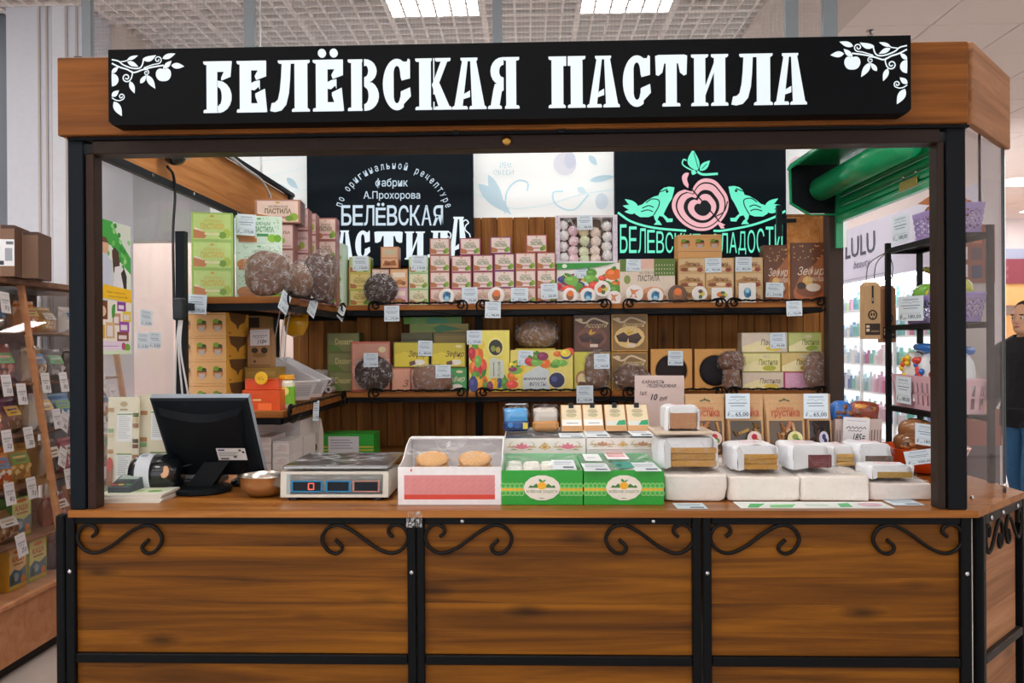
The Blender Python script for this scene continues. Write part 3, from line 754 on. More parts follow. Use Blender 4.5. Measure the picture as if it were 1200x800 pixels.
# light patterned panel above the boards
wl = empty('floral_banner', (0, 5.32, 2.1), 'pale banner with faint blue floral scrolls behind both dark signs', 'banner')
PWX0, PWX1 = AY(246, 200, 5.32).x, AY(992, 200, 5.32).x
def T_w(u, v, o): q = AY(u, v, 5.32); return (q.x, -o, q.z - 2.1)
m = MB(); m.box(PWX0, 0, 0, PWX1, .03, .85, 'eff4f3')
blu, li = 'b9d3de', 'cbdde4'
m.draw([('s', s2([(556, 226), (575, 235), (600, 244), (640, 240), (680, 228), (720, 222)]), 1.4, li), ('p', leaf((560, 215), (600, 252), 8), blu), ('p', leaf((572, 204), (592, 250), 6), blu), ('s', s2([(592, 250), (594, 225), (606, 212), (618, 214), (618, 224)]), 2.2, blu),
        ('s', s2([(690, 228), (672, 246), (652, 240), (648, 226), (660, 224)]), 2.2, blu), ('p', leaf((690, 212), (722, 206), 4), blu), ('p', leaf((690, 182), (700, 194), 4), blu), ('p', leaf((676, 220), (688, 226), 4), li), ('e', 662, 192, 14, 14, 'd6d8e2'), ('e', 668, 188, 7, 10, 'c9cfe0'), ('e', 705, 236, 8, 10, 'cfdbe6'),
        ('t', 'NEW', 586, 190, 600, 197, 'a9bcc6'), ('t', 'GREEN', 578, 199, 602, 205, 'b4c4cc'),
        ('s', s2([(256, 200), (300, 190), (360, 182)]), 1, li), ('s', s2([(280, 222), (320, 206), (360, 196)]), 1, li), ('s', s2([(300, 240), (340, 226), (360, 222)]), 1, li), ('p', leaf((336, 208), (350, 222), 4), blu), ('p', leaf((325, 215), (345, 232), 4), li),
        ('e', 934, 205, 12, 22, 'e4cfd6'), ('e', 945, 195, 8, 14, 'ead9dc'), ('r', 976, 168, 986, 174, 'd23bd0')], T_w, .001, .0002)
m.build('print', vmat('brightened_banner', .6, var=.03, bscale=6, glow=.30), wl)  # faint emission added to the banner print to brighten it

# dark back-lit signs
SB = 5.19
def zoomT(ox, oy, sc, Y, org): 
    def T(u, v, o):
        q = AY(ox + u / sc, oy + v / sc, Y); return (q.x - org[0], Y - o - org[1], q.z - org[2])
    return T
def panel_sign(label, px0, px1, pyb):
    a, b = AY(px0, 240, SB), AY(px1, 240, SB)
    zb_ = AY((px0 + px1) / 2, pyb, SB).z
    t = empty('lit_sign', ((a.x + b.x) / 2, SB, zb_), label, 'sign')
    w = b.x - a.x
    m = MB(); m.cbox(-w / 2, 0, 0, w / 2, .06, .80, '101c26', .004); m.build('sign_board', vmat('dark_acrylic', .45, var=.15, bscale=5, spec=.1), t)
    return t
sA = panel_sign('dark blue-black sign with white Cyrillic lettering arched over large letters', 359.5, 554.5, 312)
T1 = zoomT(340, 160, 5, SB, sA.location)
GLOWD = vmat('backlit_acrylic_dim', .4, var=.05, bscale=9, emit=.85)
arcs = 'по оригинальной рецептуре'
N = len(arcs)
def ring_letter(ch, cx, cy, rad, ang, w, h):
    vs, fs, asp = text_mesh(ch, 0, .006)
    ca, sa = math.cos(ang), math.sin(ang)
    tall = 1.3 if ch in 'рй' else 1
    pts = []
    for x, y in vs:
        a, b = (x - .5) * w * (.75 if ch not in 'ж' else 1), (y - (.3 if ch == 'р' else 0)) * h * tall
        pts.append((cx + (rad + b) * sa + a * ca, cy - (rad + b) * ca + a * sa))
    return pts, fs
for i, ch in enumerate(arcs):
    if ch == ' ': continue
    an = R(-71 + 143 * i / (N - 1))
    pts, fs = ring_letter(ch, 606, 508, 318, an, 26, 34)
    gm = MB(); gm.mesh([T1(a, b, .002) for a, b in pts], fs, 'b9cede'); gm.build('arched_letter', GLOWD, sA)
for tt_ in (('t', 'фабрик', 500, 305, 690, 245, 'b9cede', 0, .008), ('t', 'А.Прохорова', 430, 376, 762, 320, 'b9cede', 0, .008)):
    gm = MB(); gm.draw([tt_], T1, .002, 0); gm.build('small_lettering', GLOWD, sA)
x = 300
for i, ch in enumerate('БЕЛЁВСКАЯ'):
    m = MB(); top = 402 if ch != 'Ё' else 388
    m.draw([('t', ch, x, 521, x + 60, top, 'c6dcea', 0, .012)], T1, .002, 0); m.build('letter', GLOW, sA); x += 67
def glyph_T(ch, u0, u1, v0, v1, T, parent, col, mat=GLOW):
    m = MB()
    for k, poly in enumerate(G[ch]): m.draw([('p', [(u0 + a * (u1 - u0), v1 + (v0 - v1) * (1 - b)) if False else (u0 + a * (u1 - u0), v0 + (v1 - v0) * b) for a, b in poly], col)], T, .002 + .0001 * k, 0)
    return m.build('letter', mat, parent)
for ch, a, b, v0, v1 in (('П', 178, 262, 725, 552), ('А', 268, 372, 722, 550), ('С', 382, 470, 720, 550), ('Т', 494, 660, 724, 556), ('И', 672, 790, 720, 556), ('Л', 800, 930, 720, 552), ('А', 925, 1050, 716, 470)):
    glyph_T(ch, a, b, v0, v1, T1, sA, 'e8f6ff')
m = MB()
m.draw([('s', s2([(285, 600), (262, 590), (268, 572), (285, 580)]), 7, 'e8f6ff'), ('s', s2([(930, 590), (915, 575), (925, 558), (942, 572), (935, 600)]), 7, 'e8f6ff'), ('s', s2([(1010, 500), (1030, 488), (1045, 505), (1030, 520), (1025, 545), (1050, 570), (1056, 590)]), 7, 'e8f6ff')], T1, .002, 0)
m.build('flourish', GLOW, sA)

sBn = panel_sign('dark sign with glowing green birds, pink striped apple and green Cyrillic lettering', 720.5, 921.5, 306)
T2 = zoomT(700, 160, 5, SB, sBn.location)
TE, DK, PK = '5cf5cb', '0d1b22', 'f2b3bb'
def mirx(pts): return [(1220 - x, y - 4) for x, y in pts]
body = [(452, 297), (420, 293), (390, 300), (368, 318), (358, 345), (330, 352), (290, 375), (262, 398), (240, 405), (215, 425), (222, 455), (250, 472), (300, 472), (330, 460), (336, 485), (345, 500), (330, 516), (378, 518), (364, 496), (352, 486), (364, 465), (384, 470), (398, 488), (406, 502), (440, 500), (442, 480), (415, 480), (388, 455), (402, 425), (420, 390), (436, 365), (446, 330)]
feath = [leaf((240, 415), (160, 366), 16), leaf((235, 425), (148, 405), 16), leaf((230, 440), (158, 440), 14)]
wing = [s2([(285, 388), (320, 366), (360, 374), (358, 410), (330, 460)]), s2([(262, 420), (300, 405), (330, 415)]), s2([(255, 440), (295, 430), (325, 440)]), s2([(365, 325), (385, 318), (410, 308)])]
for f in (lambda p: p, mirx):
    m = MB()
    m.draw([('p', f(body), TE)] + [('p', f(q), TE) for q in feath], T2, .002, .0001); m.build('bird', GLOW, sBn)
    m = MB(); m.draw([('s', f(q), 6, DK) for q in wing] + [('e', f([(408, 322)])[0][0], f([(408, 322)])[0][1], 8, 8, DK)], T2, .004, .0001); m.build('bird_lines', PAINT, sBn)
ap = s2([(552, 322), (570, 285), (600, 255), (640, 245), (690, 258), (730, 300), (762, 350), (768, 410), (748, 465), (705, 515), (650, 548), (580, 550), (515, 522), (465, 475), (438, 420), (442, 370), (470, 328), (510, 310)], 4) 
def scl(k, cx=622, cy=428): return [(cx + (x - cx) * k, cy + (y - cy) * k) for x, y in ap]
m = MB(); m.draw([('p', ap, PK)], T2, .002); m.build('apple', GLOW, sBn)
for k, (sc_, c, mt) in enumerate(((.88, DK, PAINT), (.83, PK, GLOW), (.63, DK, PAINT), (.50, PK, GLOW), (.30, DK, PAINT))):
    m = MB(); m.draw([('p', scl(sc_), c)], T2, .003 + .0006 * k); m.build('apple_ring', mt, sBn)
m = MB(); m.draw([('s', [(548, 305), (690, 470), (745, 540)], 8, DK), ('s', s2([(690, 470), (740, 440), (762, 380)]), 7, DK)], T2, .008); m.build('apple_line', PAINT, sBn)
m = MB(); m.draw([('p', s2([(530, 304), (505, 280), (494, 240), (510, 216), (535, 216), (524, 250), (534, 285)], 3), PK), ('p', [(700, 505), (712, 500), (748, 518), (735, 525), (745, 538), (722, 540)], PK)], T2, .0085); m.build('apple_stalk', GLOW, sBn)
m = MB(); m.draw([('p', leaf((585, 200), (560, 75), 34, -.1), TE), ('p', leaf((600, 200), (660, 140), 20), TE), ('p', leaf((550, 205), (580, 215), 16), TE), ('s', s2([(585, 205), (620, 222), (706, 218)]), 14, TE), ('s', s2([(555, 198), (520, 180), (498, 160), (505, 135), (522, 140)]), 8, TE)], T2, .002, .0001); m.build('butterfly', GLOW, sBn)
m = MB(); m.draw([('s', s2([(590, 185), (575, 130), (565, 95)]), 4, DK), ('s', s2([(612, 190), (640, 160)]), 4, DK)], T2, .004); m.build('butterfly_lines', PAINT, sBn)
m = MB(); m.draw([('s', s2([(120, 445), (200, 498), (330, 534), (520, 552)]), 13, TE), ('s', s2([(680, 552), (740, 550), (900, 520), (1030, 475), (1102, 435)]), 13, TE)], T2, .002); m.build('curved_line', GLOW, sBn)
word = 'БЕЛЕВСКИЕ СЛАДОСТИ'
for i, ch in enumerate(word):
    if ch == ' ': continue
    xa = 132 + 53.4 * i; xc = xa + 22
    tp_ = 508 + 62 * (1 - ((xc - 610) / 480) ** 2)
    m = MB(); m.draw([('t', ch, xa, 682 + (8 if ch == 'Д' else 0), xa + 45, tp_, TE, 0, .0)], T2, .002); m.build('letter', GLOW, sBn)
# ------------------------------------------------------------------ shelving
YF = 4.85
ZU, ZL = AY(700, 355.5, YF).z, AY(700, 458.5, YF).z
ZUL, ZLL = 1.717, 1.217
XE = -1.066
def shelf(label, x0, x1, y0, y1, z, frame=True, t=.03):
    s = empty('shelf', ((x0 + x1) / 2, y0, z), label, 'shelf', 'wooden stall shelves')
    m = MB(); m.cbox(x0 - s.location.x, 0, -t, x1 - s.location.x, y1 - y0, 0, 'ffffff', .003); m.build('board', WOOD_SHELF, s)
    m = MB(); m.box(x0 - s.location.x + .01, .012, -t - .03, x1 - s.location.x - .01, .035, -t, '16181c'); m.box(x0 - s.location.x + .01, y1 - y0 - .04, -t - .03, x1 - s.location.x - .01, y1 - y0 - .01, -t, '16181c')
    for x in (x0 - s.location.x + .01, x1 - s.location.x - .035): m.box(x, .0, -t - .03, x + .025, y1 - y0, -t, '16181c')
    m.build('frame', STEEL_BLACK, s)
    return s
shU = shelf('upper back shelf board below the dark lit signs', XE, 1.70, YF, 5.235, ZU)
shL = shelf('lower back shelf board with cake and chocolate boxes', XE, 1.70, YF, 5.235, ZL)
shUL = shelf('upper left shelf board carrying green sweet boxes', -1.478, XE - .002, 3.60, 5.235, ZUL)
shLL = shelf('lower left shelf board carrying kraft cartons and white trays', -1.478, XE - .002, 3.60, 5.235, ZLL)
pt = empty('shelving_uprights', (0, 5.2, .87), 'black steel uprights carrying the stall shelves', 'frame')
for px in (561, 719):
    m = MB(); x = AY(px, 400, 5.2).x; m.box(x - .022, -.02, 0, x + .022, .012, ZL - .87 - .062, '14161a'); m.box(x - .022, -.02, ZL - .87 + .001, x + .022, .012, ZU - .87 - .062, '14161a'); m.build('upright', STEEL_BLACK, pt)
m = MB(); m.box(-1.478, 3.46 - 5.2, WT - .87 + .01, -1.44, 3.50 - 5.2, 1.985 - .87, '151b22'); m.build('front_upright', STEEL_BLACK, pt)
m = MB(); m.box(-1.478, 3.47 - 5.2, ZUL - .87 - .06, -1.45, 3.6 - 5.2, ZUL - .87 - .03, '151b22'); m.build('bracket', STEEL_BLACK, pt)
m = MB(); m.box(-1.478, 4.72 - 5.2, .001, -1.43, 4.77 - 5.2, ZLL - .87 - .062, '151b22'); m.box(-1.478, 4.72 - 5.2, ZLL - .87 + .001, -1.43, 4.77 - 5.2, ZUL - .87 - .062, '151b22'); m.build('upright', STEEL_BLACK, pt)
# base cabinets behind the counter
def cabinet(label, x0, x1, y0, y1, z=.868):
    t = empty('base_cabinet', ((x0 + x1) / 2, y0, 0), label, 'cabinet', 'base cabinets inside the stall')
    w = (x1 - x0) / 2
    m = MB(); m.box(-w + .02, .02, 0, w - .02, y1 - y0, z - .022, '55351c'); m.build('carcass', WOOD_SHELF, t)
    m = MB(); m.cbox(-w, 0, z - .021, w, y1 - y0, z, 'ffffff'); m.build('top', WOOD_BACK, t)
cabinet('low dark cabinet under the back shelves', -1.0, 1.69, 4.62, 5.235)
cabinet('low dark cabinet under the left shelves', -1.478, -1.004, 3.46, 5.235)

# wrought rails along the shelf fronts
PS = YF / F
def rail_mesh(length):
    m = MB()
    p, rs_ = [], []
    n = max(8, int(length / .012))
    for i in range(n + 1):
        p.append((length * i / n, .002 * math.sin(i * 1.1), .002 * math.cos(i * 1.1))); rs_.append(.0068 if i % 2 else .0052)
    m.tube(p, .006, '15120f', 6, True, rs_)
    return m.data('twisted_bar', STEEL_BLACK, True)
END = [(8, 2), (4, 5), (-1, 5), (-3, 1), (-1, -3), (4, -4.5), (9, -3), (9, -3)]
def rail(px0, px1, pyr, z, Yr, label, d=(1, 0), p0=None, p1=None, tail=True):
    a = p0 or AY(px0, pyr, Yr); b = p1 or AY(px1, pyr, Yr)
    a = Vector((a.x, a.y, z)); b = Vector((b.x, b.y, z))
    ln = (b - a).length
    t = empty('shelf_rail', a, label, 'rail', 'wrought iron shelf rails', math.atan2(b.y - a.y, b.x - a.x))
    ob('twisted_bar', rail_mesh(ln), t, (0, 0, .011))
    for sgn, x0 in ((1, 0), (-1, ln)):
        pts = [(9, 3.2), (4, 5.2), (-2, 4.4), (-3.4, .2), (-.5, -3.2), (3.5, -1.5), (3, 1.6), (.5, 1.2)]
        pts2 = [(4, 5.2), (-3, 5.6), (-7.5, 1.5), (-7.2, -4), (-3, -8.5), (6, -10.2), (20, -8.6), (32, -6.5)]
        m = MB()
        # loop
        m.tube(cr([(x0 + sgn * x * PS, 0, .011 + (y - 3.2) * PS) for x, y in pts], 4), .0055, '15120f', 6)
        m.build('scroll', STEEL_BLACK, t, (0, 0, 0), (0, 0, 0), True)
        m = MB()
        m.tube(cr([(x0 + sgn * x * PS, -.006, .011 + (y - 3.2) * PS) for x, y in pts2], 4), .0055, '15120f', 6)
        m.build('scroll_tail', STEEL_BLACK, t, (0, 0, 0), (0, 0, 0), True)
    return t
SECT = [(440, 540, 'second from left'), (566, 708, 'third from left'), (738, 843, 'fourth from left'), (860, 962, 'rightmost')]
for z, y, nm in ((ZU, 353, 'upper'), (ZL, 456, 'lower')):
    for a, b, pos in SECT: rail(a, b, y, z, YF - .012, f'{pos} twisted black rail with scroll ends on the {nm} back shelf')
    xx = XE + .006
    rail(0, 0, 0, (ZUL if nm == 'upper' else ZLL), 0, f'twisted black rail along the right edge of the {nm} left shelf', p0=Vector((XE + .012, 3.66, 0)), p1=Vector((XE + .012, 4.72, 0)))

# ------------------------------------------------------------------ price tags
_tg = {}
def tag_mesh(w, h, k, price, hand=False, big=False):
    key = (round(w, 3), round(h, 3), k, price, hand, big)
    if key not in _tg:
        m = MB()
        m.box(-w / 2, 0, -h, w / 2, .0012, 0, 'deecf5' if not hand else 'e6e3e4')
        gx = '7d8fa6'
        if hand:
            sh = [('r', .12, .86, .88, .875, '9a9aa5'), ('s', [(.12 + .05 * i, .56 + .09 * ((i * 7) % 3) / 2) for i in range(16)], .03, '2a2a33'), ('s', [(.2 + .05 * i, .46 + .05 * ((i * 5) % 3) / 2) for i in range(11)], .02, '2a2a33'), ('t', price, .38, .1, .86, .38, '22222a', .3, .015)]
        else:
            sh = [('s', [(.2 + .03 * i, .84 + .05 * (i % 2)) for i in range(21)], .03, gx), ('s', [(.15, .74), (.4, .77), (.5, .71), (.6, .77), (.85, .74)], .015, gx), ('r', .12, .60, .88 - .1 * (k % 3), .635, gx), ('r', .2, .50, .78 + .05 * (k % 2), .53, gx), ('r', .12, .30, .88, .31, gx), ('t', price, .42, .08, .92, .25, '3d4f63', 0, .01), ('t', '₽', .08, .08, .17, .25, '3d4f63'), ('r', .22, .1, .34, .12, '3d4f63')]
            if big: sh[-3] = ('t', price, .40, .06, .94, .25, '2c3c4e', 0, .012)
        m.draw(sh, lambda u, v, o: (-w / 2 + u * w, -o, -h + v * h), .0004, .00006)
        _tg[key] = m.data('price_tag', PAPER)
    return _tg[key]
NT = 0
def ptag(px0, py0, px1, py1, Y, label, price='95,00', rot=None, hand=False, lean=0, big=False, mat=None):
    global NT
    NT += 1
    c = AY((px0 + px1) / 2, py0, Y)
    w = (px1 - px0) * Y / F; h = (py1 - py0) * Y / F
    r_ = rot if rot is not None else ((NT * 37) % 11 - 5) * .008
    o = ob('price_tag', tag_mesh(w, h, NT % 3, price, hand, big), None, (c.x, Y, c.z), (lean, r_, 0))
    return tag(o, label, 'price tag', 'price tags')

# ------------------------------------------------------------------ packaging
def carton(px0, px1, pyt, Y, zb, d, col, label, shapes, group=None, name='carton', rz=0, ztop=None, mat=None, side=None, cat='box', pad=.0008):
    a = AY(px0, pyt, Y); b = AY(px1, pyt, Y)
    w = (b.x - a.x - pad) / (math.cos(rz) if rz else 1)
    h = (ztop if ztop else a.z) - zb - .0006
    loc = (a.x + w / 2 * math.cos(rz), Y + w / 2 * math.sin(rz), zb + .0003)
    m = MB(); m.box(-w / 2, 0, 0, w / 2, d, h, side or col, front=col)
    m.draw(shapes, lambda u, v, o: (-w / 2 + u * w, -o, v * h), .0006, .00012)
    o = m.build(name, mat or CARD, None, loc, (0, 0, rz))
    return tag(o, label, cat, group)
def cstack(px0, px1, pyt, n, Y, zb, d, cols, what, where, shapef, group, name='carton', rz=0, skip=(), side=None):
    zt = AY((px0 + px1) / 2, pyt, Y).z
    h = (zt - zb) / n
    rows = ['bottom', 'middle', 'top'] if n == 3 else ['bottom', 'top'] if n == 2 else ['bottom', 'second from bottom', 'second from top', 'top'] if n == 4 else ['single']
    for i in range(n):
        if i in skip: continue
        c = cols[i % len(cols)]
        carton(px0, px1, pyt, Y, zb + h * i, d, c, f'{what}, {rows[i]} in {where}' if n > 1 else f'{what} {where}', shapef(c, i), group, name, rz, zb + h * (i + 1), None, side)
def d_past(panel, txt='4a7a2c', band='c98b8f', apple='8db33a', gold='c9a24a', big=True):
    return [('r', .05, .06, .95, .94, panel), ('p', [(.05, .08), (.05, .40), (.24, .38), (.38, .22), (.32, .08)], 'b9784a'), ('p', [(.05, .40), (.24, .38), (.30, .31), (.1, .46)], 'f4e6d4'), ('e', .85, .26, .10, .17, apple), ('e', .75, .2, .09, .12, '6f9a34'), ('r', .32, .2, .68, .28, band),
            ('e', .5, .87, .05, .045, gold), ('t', 'БЕЛЁВСКАЯ', .3, .65, .72, .77, txt, 0, .01), ('t', 'ПАСТИЛА', .22, .40, .80, .62, txt, 0, .03)]
def d_script(panel, txt, word='Зефир', choco='6b4a3a', logo='e8d9a8'):
    return [('r', .03, .04, .97, .96, panel), ('p', [(.03, .5), (.3, .62), (.6, .5), (.97, .66), (.97, .96), (.03, .96)], tuple(min(1, x * .82) for x in lin(panel)[:3]) + (1,)), ('e', .8, .84, .1, .06, logo), ('t', word, .42, .36, .95, .66, txt, .35, .008), ('e', .72, .2, .16, .11, 'f6f0e4'), ('e', .58, .16, .12, .09, 'efe3cf'), ('p', [(.45, .06), (.62, .12), (.6, .28), (.44, .22)], choco)]
def d_dots(panel, dot, seed=0, n=26, extra=()):
    q = random.Random(seed)
    return [('r', .03, .04, .97, .96, panel)] + [('e', q.uniform(.06, .94), q.uniform(.1, .92), .012, .016, dot) for _ in range(n)] + list(extra)
FR = ['e8503a', 'f4b21e', 'e8731e', '5a9a2e', '8a2f55', '3b3f86', 'f0d23c', 'c92a3a', '7ab648']
def d_fruit(bg, seed, boxes, extra):
    q = random.Random(seed)
    out = [('r', 0, 0, 1, 1, bg)]
    for (a, b, c, d_, n, r_) in boxes:
        for _ in range(n):
            x, y, s_ = q.uniform(a, c), q.uniform(b, d_), q.uniform(.6, 1.2) * r_
            c1 = q.choice(FR)
            out.append(('e', x, y, s_, s_ * q.uniform(.8, 1.25), c1))
            out.append(('e', x - s_ * .25, y + s_ * .3, s_ * .4, s_ * .4, tuple(min(1, v * 1.25 + .04) for v in lin(c1)[:3]) + (1,)))
            if q.random() < .45: out.append(('p', leaf((x, y + s_ * .7), (x + s_ * q.uniform(-1, 1.3), y + s_ * 1.5), s_ * .3), '3f8a2a'))
    return out + list(extra)
def cake_bag(px0, px1, pyt, pyb, Y, zb, ry, col, label, group='bagged cakes in clear film', p=.85, amp=.10, name='bagged_cake', rz=0, film_=None, cat='cake', mat=None):
    a, b = AY(px0, pyt, Y), AY(px1, pyt, Y)
    rx = (b.x - a.x) / 2
    rz_ = (a.z - zb) / 2
    m = MB(); m.blob(rx * .93, ry * .92, rz_ * .93, col, (0, 0, rz_ * .95), 22, 14, p, amp, 1.4, int(px0))
    o = m.build(name, mat or CHOC, None, ((a.x + b.x) / 2, Y + ry, zb + .002), (0, 0, rz), True)
    m = MB(); m.blob(rx, ry, rz_, 'ffffff', (0, 0, rz_), 44, 30, p * .95, amp * 1.0 + .03, 4.5, int(px1)); m.build('cellophane_wrap', film_ or FILM, o, (0, 0, 0), (0, 0, 0), True)
    return tag(o, label, cat, group)

# ------------------------------------------------------------------ upper back shelf
G1 = 'small sweet boxes on the upper back shelf'
Yb = 4.93
mintp, greenb, yel = 'd9ecd8', '7fb04a', 'e6cf7a'
cstack(391, 402, 285, 3, 4.84, ZUL, .14, ['cfe8d4'], 'narrow mint white sweet box', 'the left corner stack', lambda c, i: [('e', .5, .35, .3, .13, '7ab648'), ('r', .1, .06, .9, .12, 'f2f2ea'), ('e', .4, .75, .2, .05, '3f8a4a')], G1)
cstack(409, 434, 301, 3, Yb, ZU, .1, ['93b653', 'd9c25c', 'd9c25c'], 'green edged sweet box', 'the stack left of round cake', lambda c, i: d_past('e3d48c' if i < 2 else 'c5d69a', 'a8862a', 'd9b45c'), G1, side='6f9a3a')
cstack(436, 456, 315, 2, Yb + .02, ZU, .1, ['d9b0a4', 'd8b3a8'], 'pale pink sweet box', 'the pair behind the round brown cake', lambda c, i: d_past('e9d3c8'), G1, side='7a5a4a')
cstack(457, 478, 315, 2, Yb, ZU, .1, ['c9879e', 'd59a62'], 'cookie sweet box', 'the pair right of the round brown cake', lambda c, i: [('r', .06, .05, .94, .95, 'e3b7c4' if i == 0 else 'e5b98a'), ('r', .15, .55, .85, .8, 'f3e3cf'), ('e', .3, .25, .16, .14, 'a86a34'), ('e', .55, .28, .18, .15, 'b97a3e'), ('e', .75, .22, .14, .12, '97592c')], G1, side='a0593a')
zt = AY(450, 314, Yb).z
carton(446, 467, 289, Yb + .004, ZU + AY(450, 315, Yb + .02).z - ZU + .003, .09, 'c98a5c', 'small orange brown cookie box balanced on top of the boxes by the round cake', [('r', .06, .05, .94, .95, 'e0b48c'), ('r', .2, .62, .8, .86, 'c9c0a0'), ('r', .06, .45, .94, .49, 'b97a4a'), ('p', [(.1, .1), (.25, .36), (.5, .3), (.8, .38), (.9, .12)], 'a8622e'), ('e', .4, .2, .14, .07, '8a4a20')], G1, side='8a5436')
cstack(479, 502, 301, 3, Yb, ZU, .1, ['9fcb8f'], 'mint green sweet box', 'the stack left of the pink wall of boxes', lambda c, i: d_past('e6e2c2' if i < 2 else 'd3e3c0', '9a8a2e', 'c9b96a'), G1, side='5f9a52')
pinkc = ['b5606e', 'b46a78', 'c2806e', 'b0627a']
pnk = lambda c, i: d_past('ecd9d2', '5a7d34', 'c9939a') if i > 0 else d_past('e9cfc6', 'b98f4a', 'd3a2a0')
PW = 'the pink wall of boxes'
cols_ = [(503.5, 527, 279, 4, 'aa6455'), (529, 552.5, 299.5, 3, 'b0566c'), (554, 578, 298.5, 3, '9a4a5e'), (579, 603, 297, 3, '8a4a6e'), (604, 628, 296, 3, 'c0705a'), (629, 651, 295.5, 3, 'b85a54')]
for k, (a, b, yt, n, c) in enumerate(cols_):
    cstack(a, b, yt, n, Yb, ZU, .1, [c], 'small pink sweet box', f'{ORD[k]} column of {PW}', pnk, G1)
for a, b, y0, c, nm, k in ((539, 563, 279, 'b0566c', 'second and third', 1), (574.5, 599, 277.5, '8a4a6e', 'third and fourth', 2), (616.5, 641, 275, 'b85a54', 'fifth and sixth', 4)):
    zb_ = max(AY(cols_[k][1], cols_[k][2], Yb).z, AY(cols_[k + 1][1], cols_[k + 1][2], Yb).z) + .001
    carton(a, b, y0, Yb + .004, zb_, .09, c, f'single pink sweet box astride the {nm} pink columns', d_past('ecd9d2', '5a7d34', 'c9939a'), G1)
# round brown cake
cake_bag(424, 466.5, 318, 357, 4.87, ZU, .028, '3a2620', 'round dark chocolate cake in clear film on the upper back shelf', p=1.0, amp=.05)
# fruit jelly box with the marshmallow box on top
YZ = 4.96
fz = AY(689, 308.5, YZ).z
carton(652.5, 727, 308.5, YZ, ZU, .16, 'f0f0ea', 'white sweet box printed with a heap of fruit under the marshmallow box', d_fruit('f2f0ea', 3, [(.05, .3, .95, .8, 26, .11), (.0, .25, .3, .7, 6, .1)], [('p', [(0, .85), (0, 1), (.95, 1), (.6, .9), (.3, .86)], '2f9a3a'), ('p', [(.0, .0), (1, 0), (1, .25), (.6, .3), (.3, .2), (0, .12)], 'f2f0ee'), ('e', .12, .93, .04, .05, 'e8f4e4')]))
zx = empty('marshmallow_box', (AY(687.5, 308, YZ).x, YZ, fz + .001), 'upright white window box filled with rows of pastel marshmallows', 'box')
w = (AY(724, 300, YZ).x - AY(651.5, 300, YZ).x); h = AY(687, 252, YZ).z - fz
m = MB()
m.box(-w / 2, 0, 0, w / 2, .11, .012, 'e9e4ea'); m.box(-w / 2, 0, h - .014, w / 2, .11, h, 'e9e4ea'); m.box(-w / 2, 0, .012, -w / 2 + .026, .11, h - .014, 'e3dce6'); m.box(w / 2 - .026, 0, .012, w / 2, .11, h - .014, 'e3dce6')
q = random.Random(2)
m.draw([('e', q.choice([q.uniform(.01, .06), q.uniform(.94, .99)]), q.uniform(.03, .97), .008, .012, 'cbb9d6') for _ in range(60)], lambda u, v, o: (-w / 2 + u * w, -o, v * h))
m.build('frame', CARD, zx)
m = MB(); m.box(-w / 2 + .026, .10, .012, w / 2 - .026, .109, h - .014, '8a6a4e'); m.build('back_panel', CARD, zx)
m = MB(); m.box(-w / 2 + .026, .004, .012, w / 2 - .026, .005, h - .014, 'ffffff'); m.build('window', SHEET, zx)
mm = {}
def marsh(c):
    if c not in mm:
        m = MB(); pts = []
        vs, fs = [], []
        for j, (r_, z) in enumerate([(.001, -.022), (.024, -.020), (.0315, -.004), (.029, .010), (.019, .021), (.008, .028), (.0005, .031)]):
            for k in range(24):
                a = 2 * PI * k / 24 + j * .12
                rr = r_ * (1 + .09 * math.cos(8 * a))
                vs.append((rr * math.cos(a), -z, rr * math.sin(a)))
        for j in range(6):
            for k in range(24): fs.append((j * 24 + k, j * 24 + (k + 1) % 24, (j + 1) * 24 + (k + 1) % 24, (j + 1) * 24 + k))
        m.mesh(vs, fs, c); mm[c] = m.data('marshmallow', MARSH, True)
    return mm[c]
zc = [('white', 'f3eeee', 660, [264, 276, 289, 302]), ('pink', 'efd0da', 671.5, [270.5, 282.5, 294, 303.5]), ('pale green', 'dde6c4', 684, [271.5, 282, 295, 303.5]), ('peach', 'f3e0d2', 697, [272, 283, 294, 303]), ('white', 'f3f0ef', 711, [265, 277.5, 289, 299])]
for ci, (nm, c, px, ys) in enumerate(zc):
    for ri, y in enumerate(ys):
        p = AY(px + (ri % 2), y, YZ + .045)
        cc = 'efe3bf' if (ci == 2 and ri == 0) else c
        o = ob('marshmallow', marsh(cc), None, (p.x, YZ + .045, p.z), (0, ri * .7 + ci, 0))
        tag(o, f'{nm if cc == c else "pale yellow"} marshmallow, {ORD[ri]} from top in {ORD[ci]} column of the window box', 'marshmallow', 'marshmallows in the window box')
# small gingerbread cookies with printed pictures
def cookie(px, py, r_, Y, kind, label, base='efe9e4'):
    p = AY(px, py, Y); rr = r_ * Y / F
    m = MB()
    m.lathe([(rr * .92, 0), (rr, .004), (rr, .010), (rr * .93, .013)], base, 16)
    m.draw([s for s in kind], lambda u, v, o: (u * rr, -v * rr, .0132 + o), .0004, .0001)
    o = m.build('printed_cookie', CARD, None, (p.x, Y + .013, p.z), (PI / 2, 0, 0))
    tag(o, label, 'cookie', 'printed cookies along the upper shelf rail')
K_OR = [('e', 0, .05, .5, .6, 'a8622e'), ('e', .05, -.25, .42, .4, 'e8772e'), ('e', 0, .35, .3, .25, '8a5a34')]
K_BL = [('e', 0, 0, .5, .6, '3b7fa8'), ('e', 0, .3, .3, .3, '9fd0e4'), ('e', .2, -.3, .3, .2, '2a5a86')]
K_FX = [('p', [(-.6, .5), (-.2, .3), (.3, .5), (.1, -.1), (.6, -.5), (-.1, -.4), (-.5, -.6), (-.3, 0)], 'd98a62'), ('e', -.1, .2, .2, .15, 'f4e6da')]
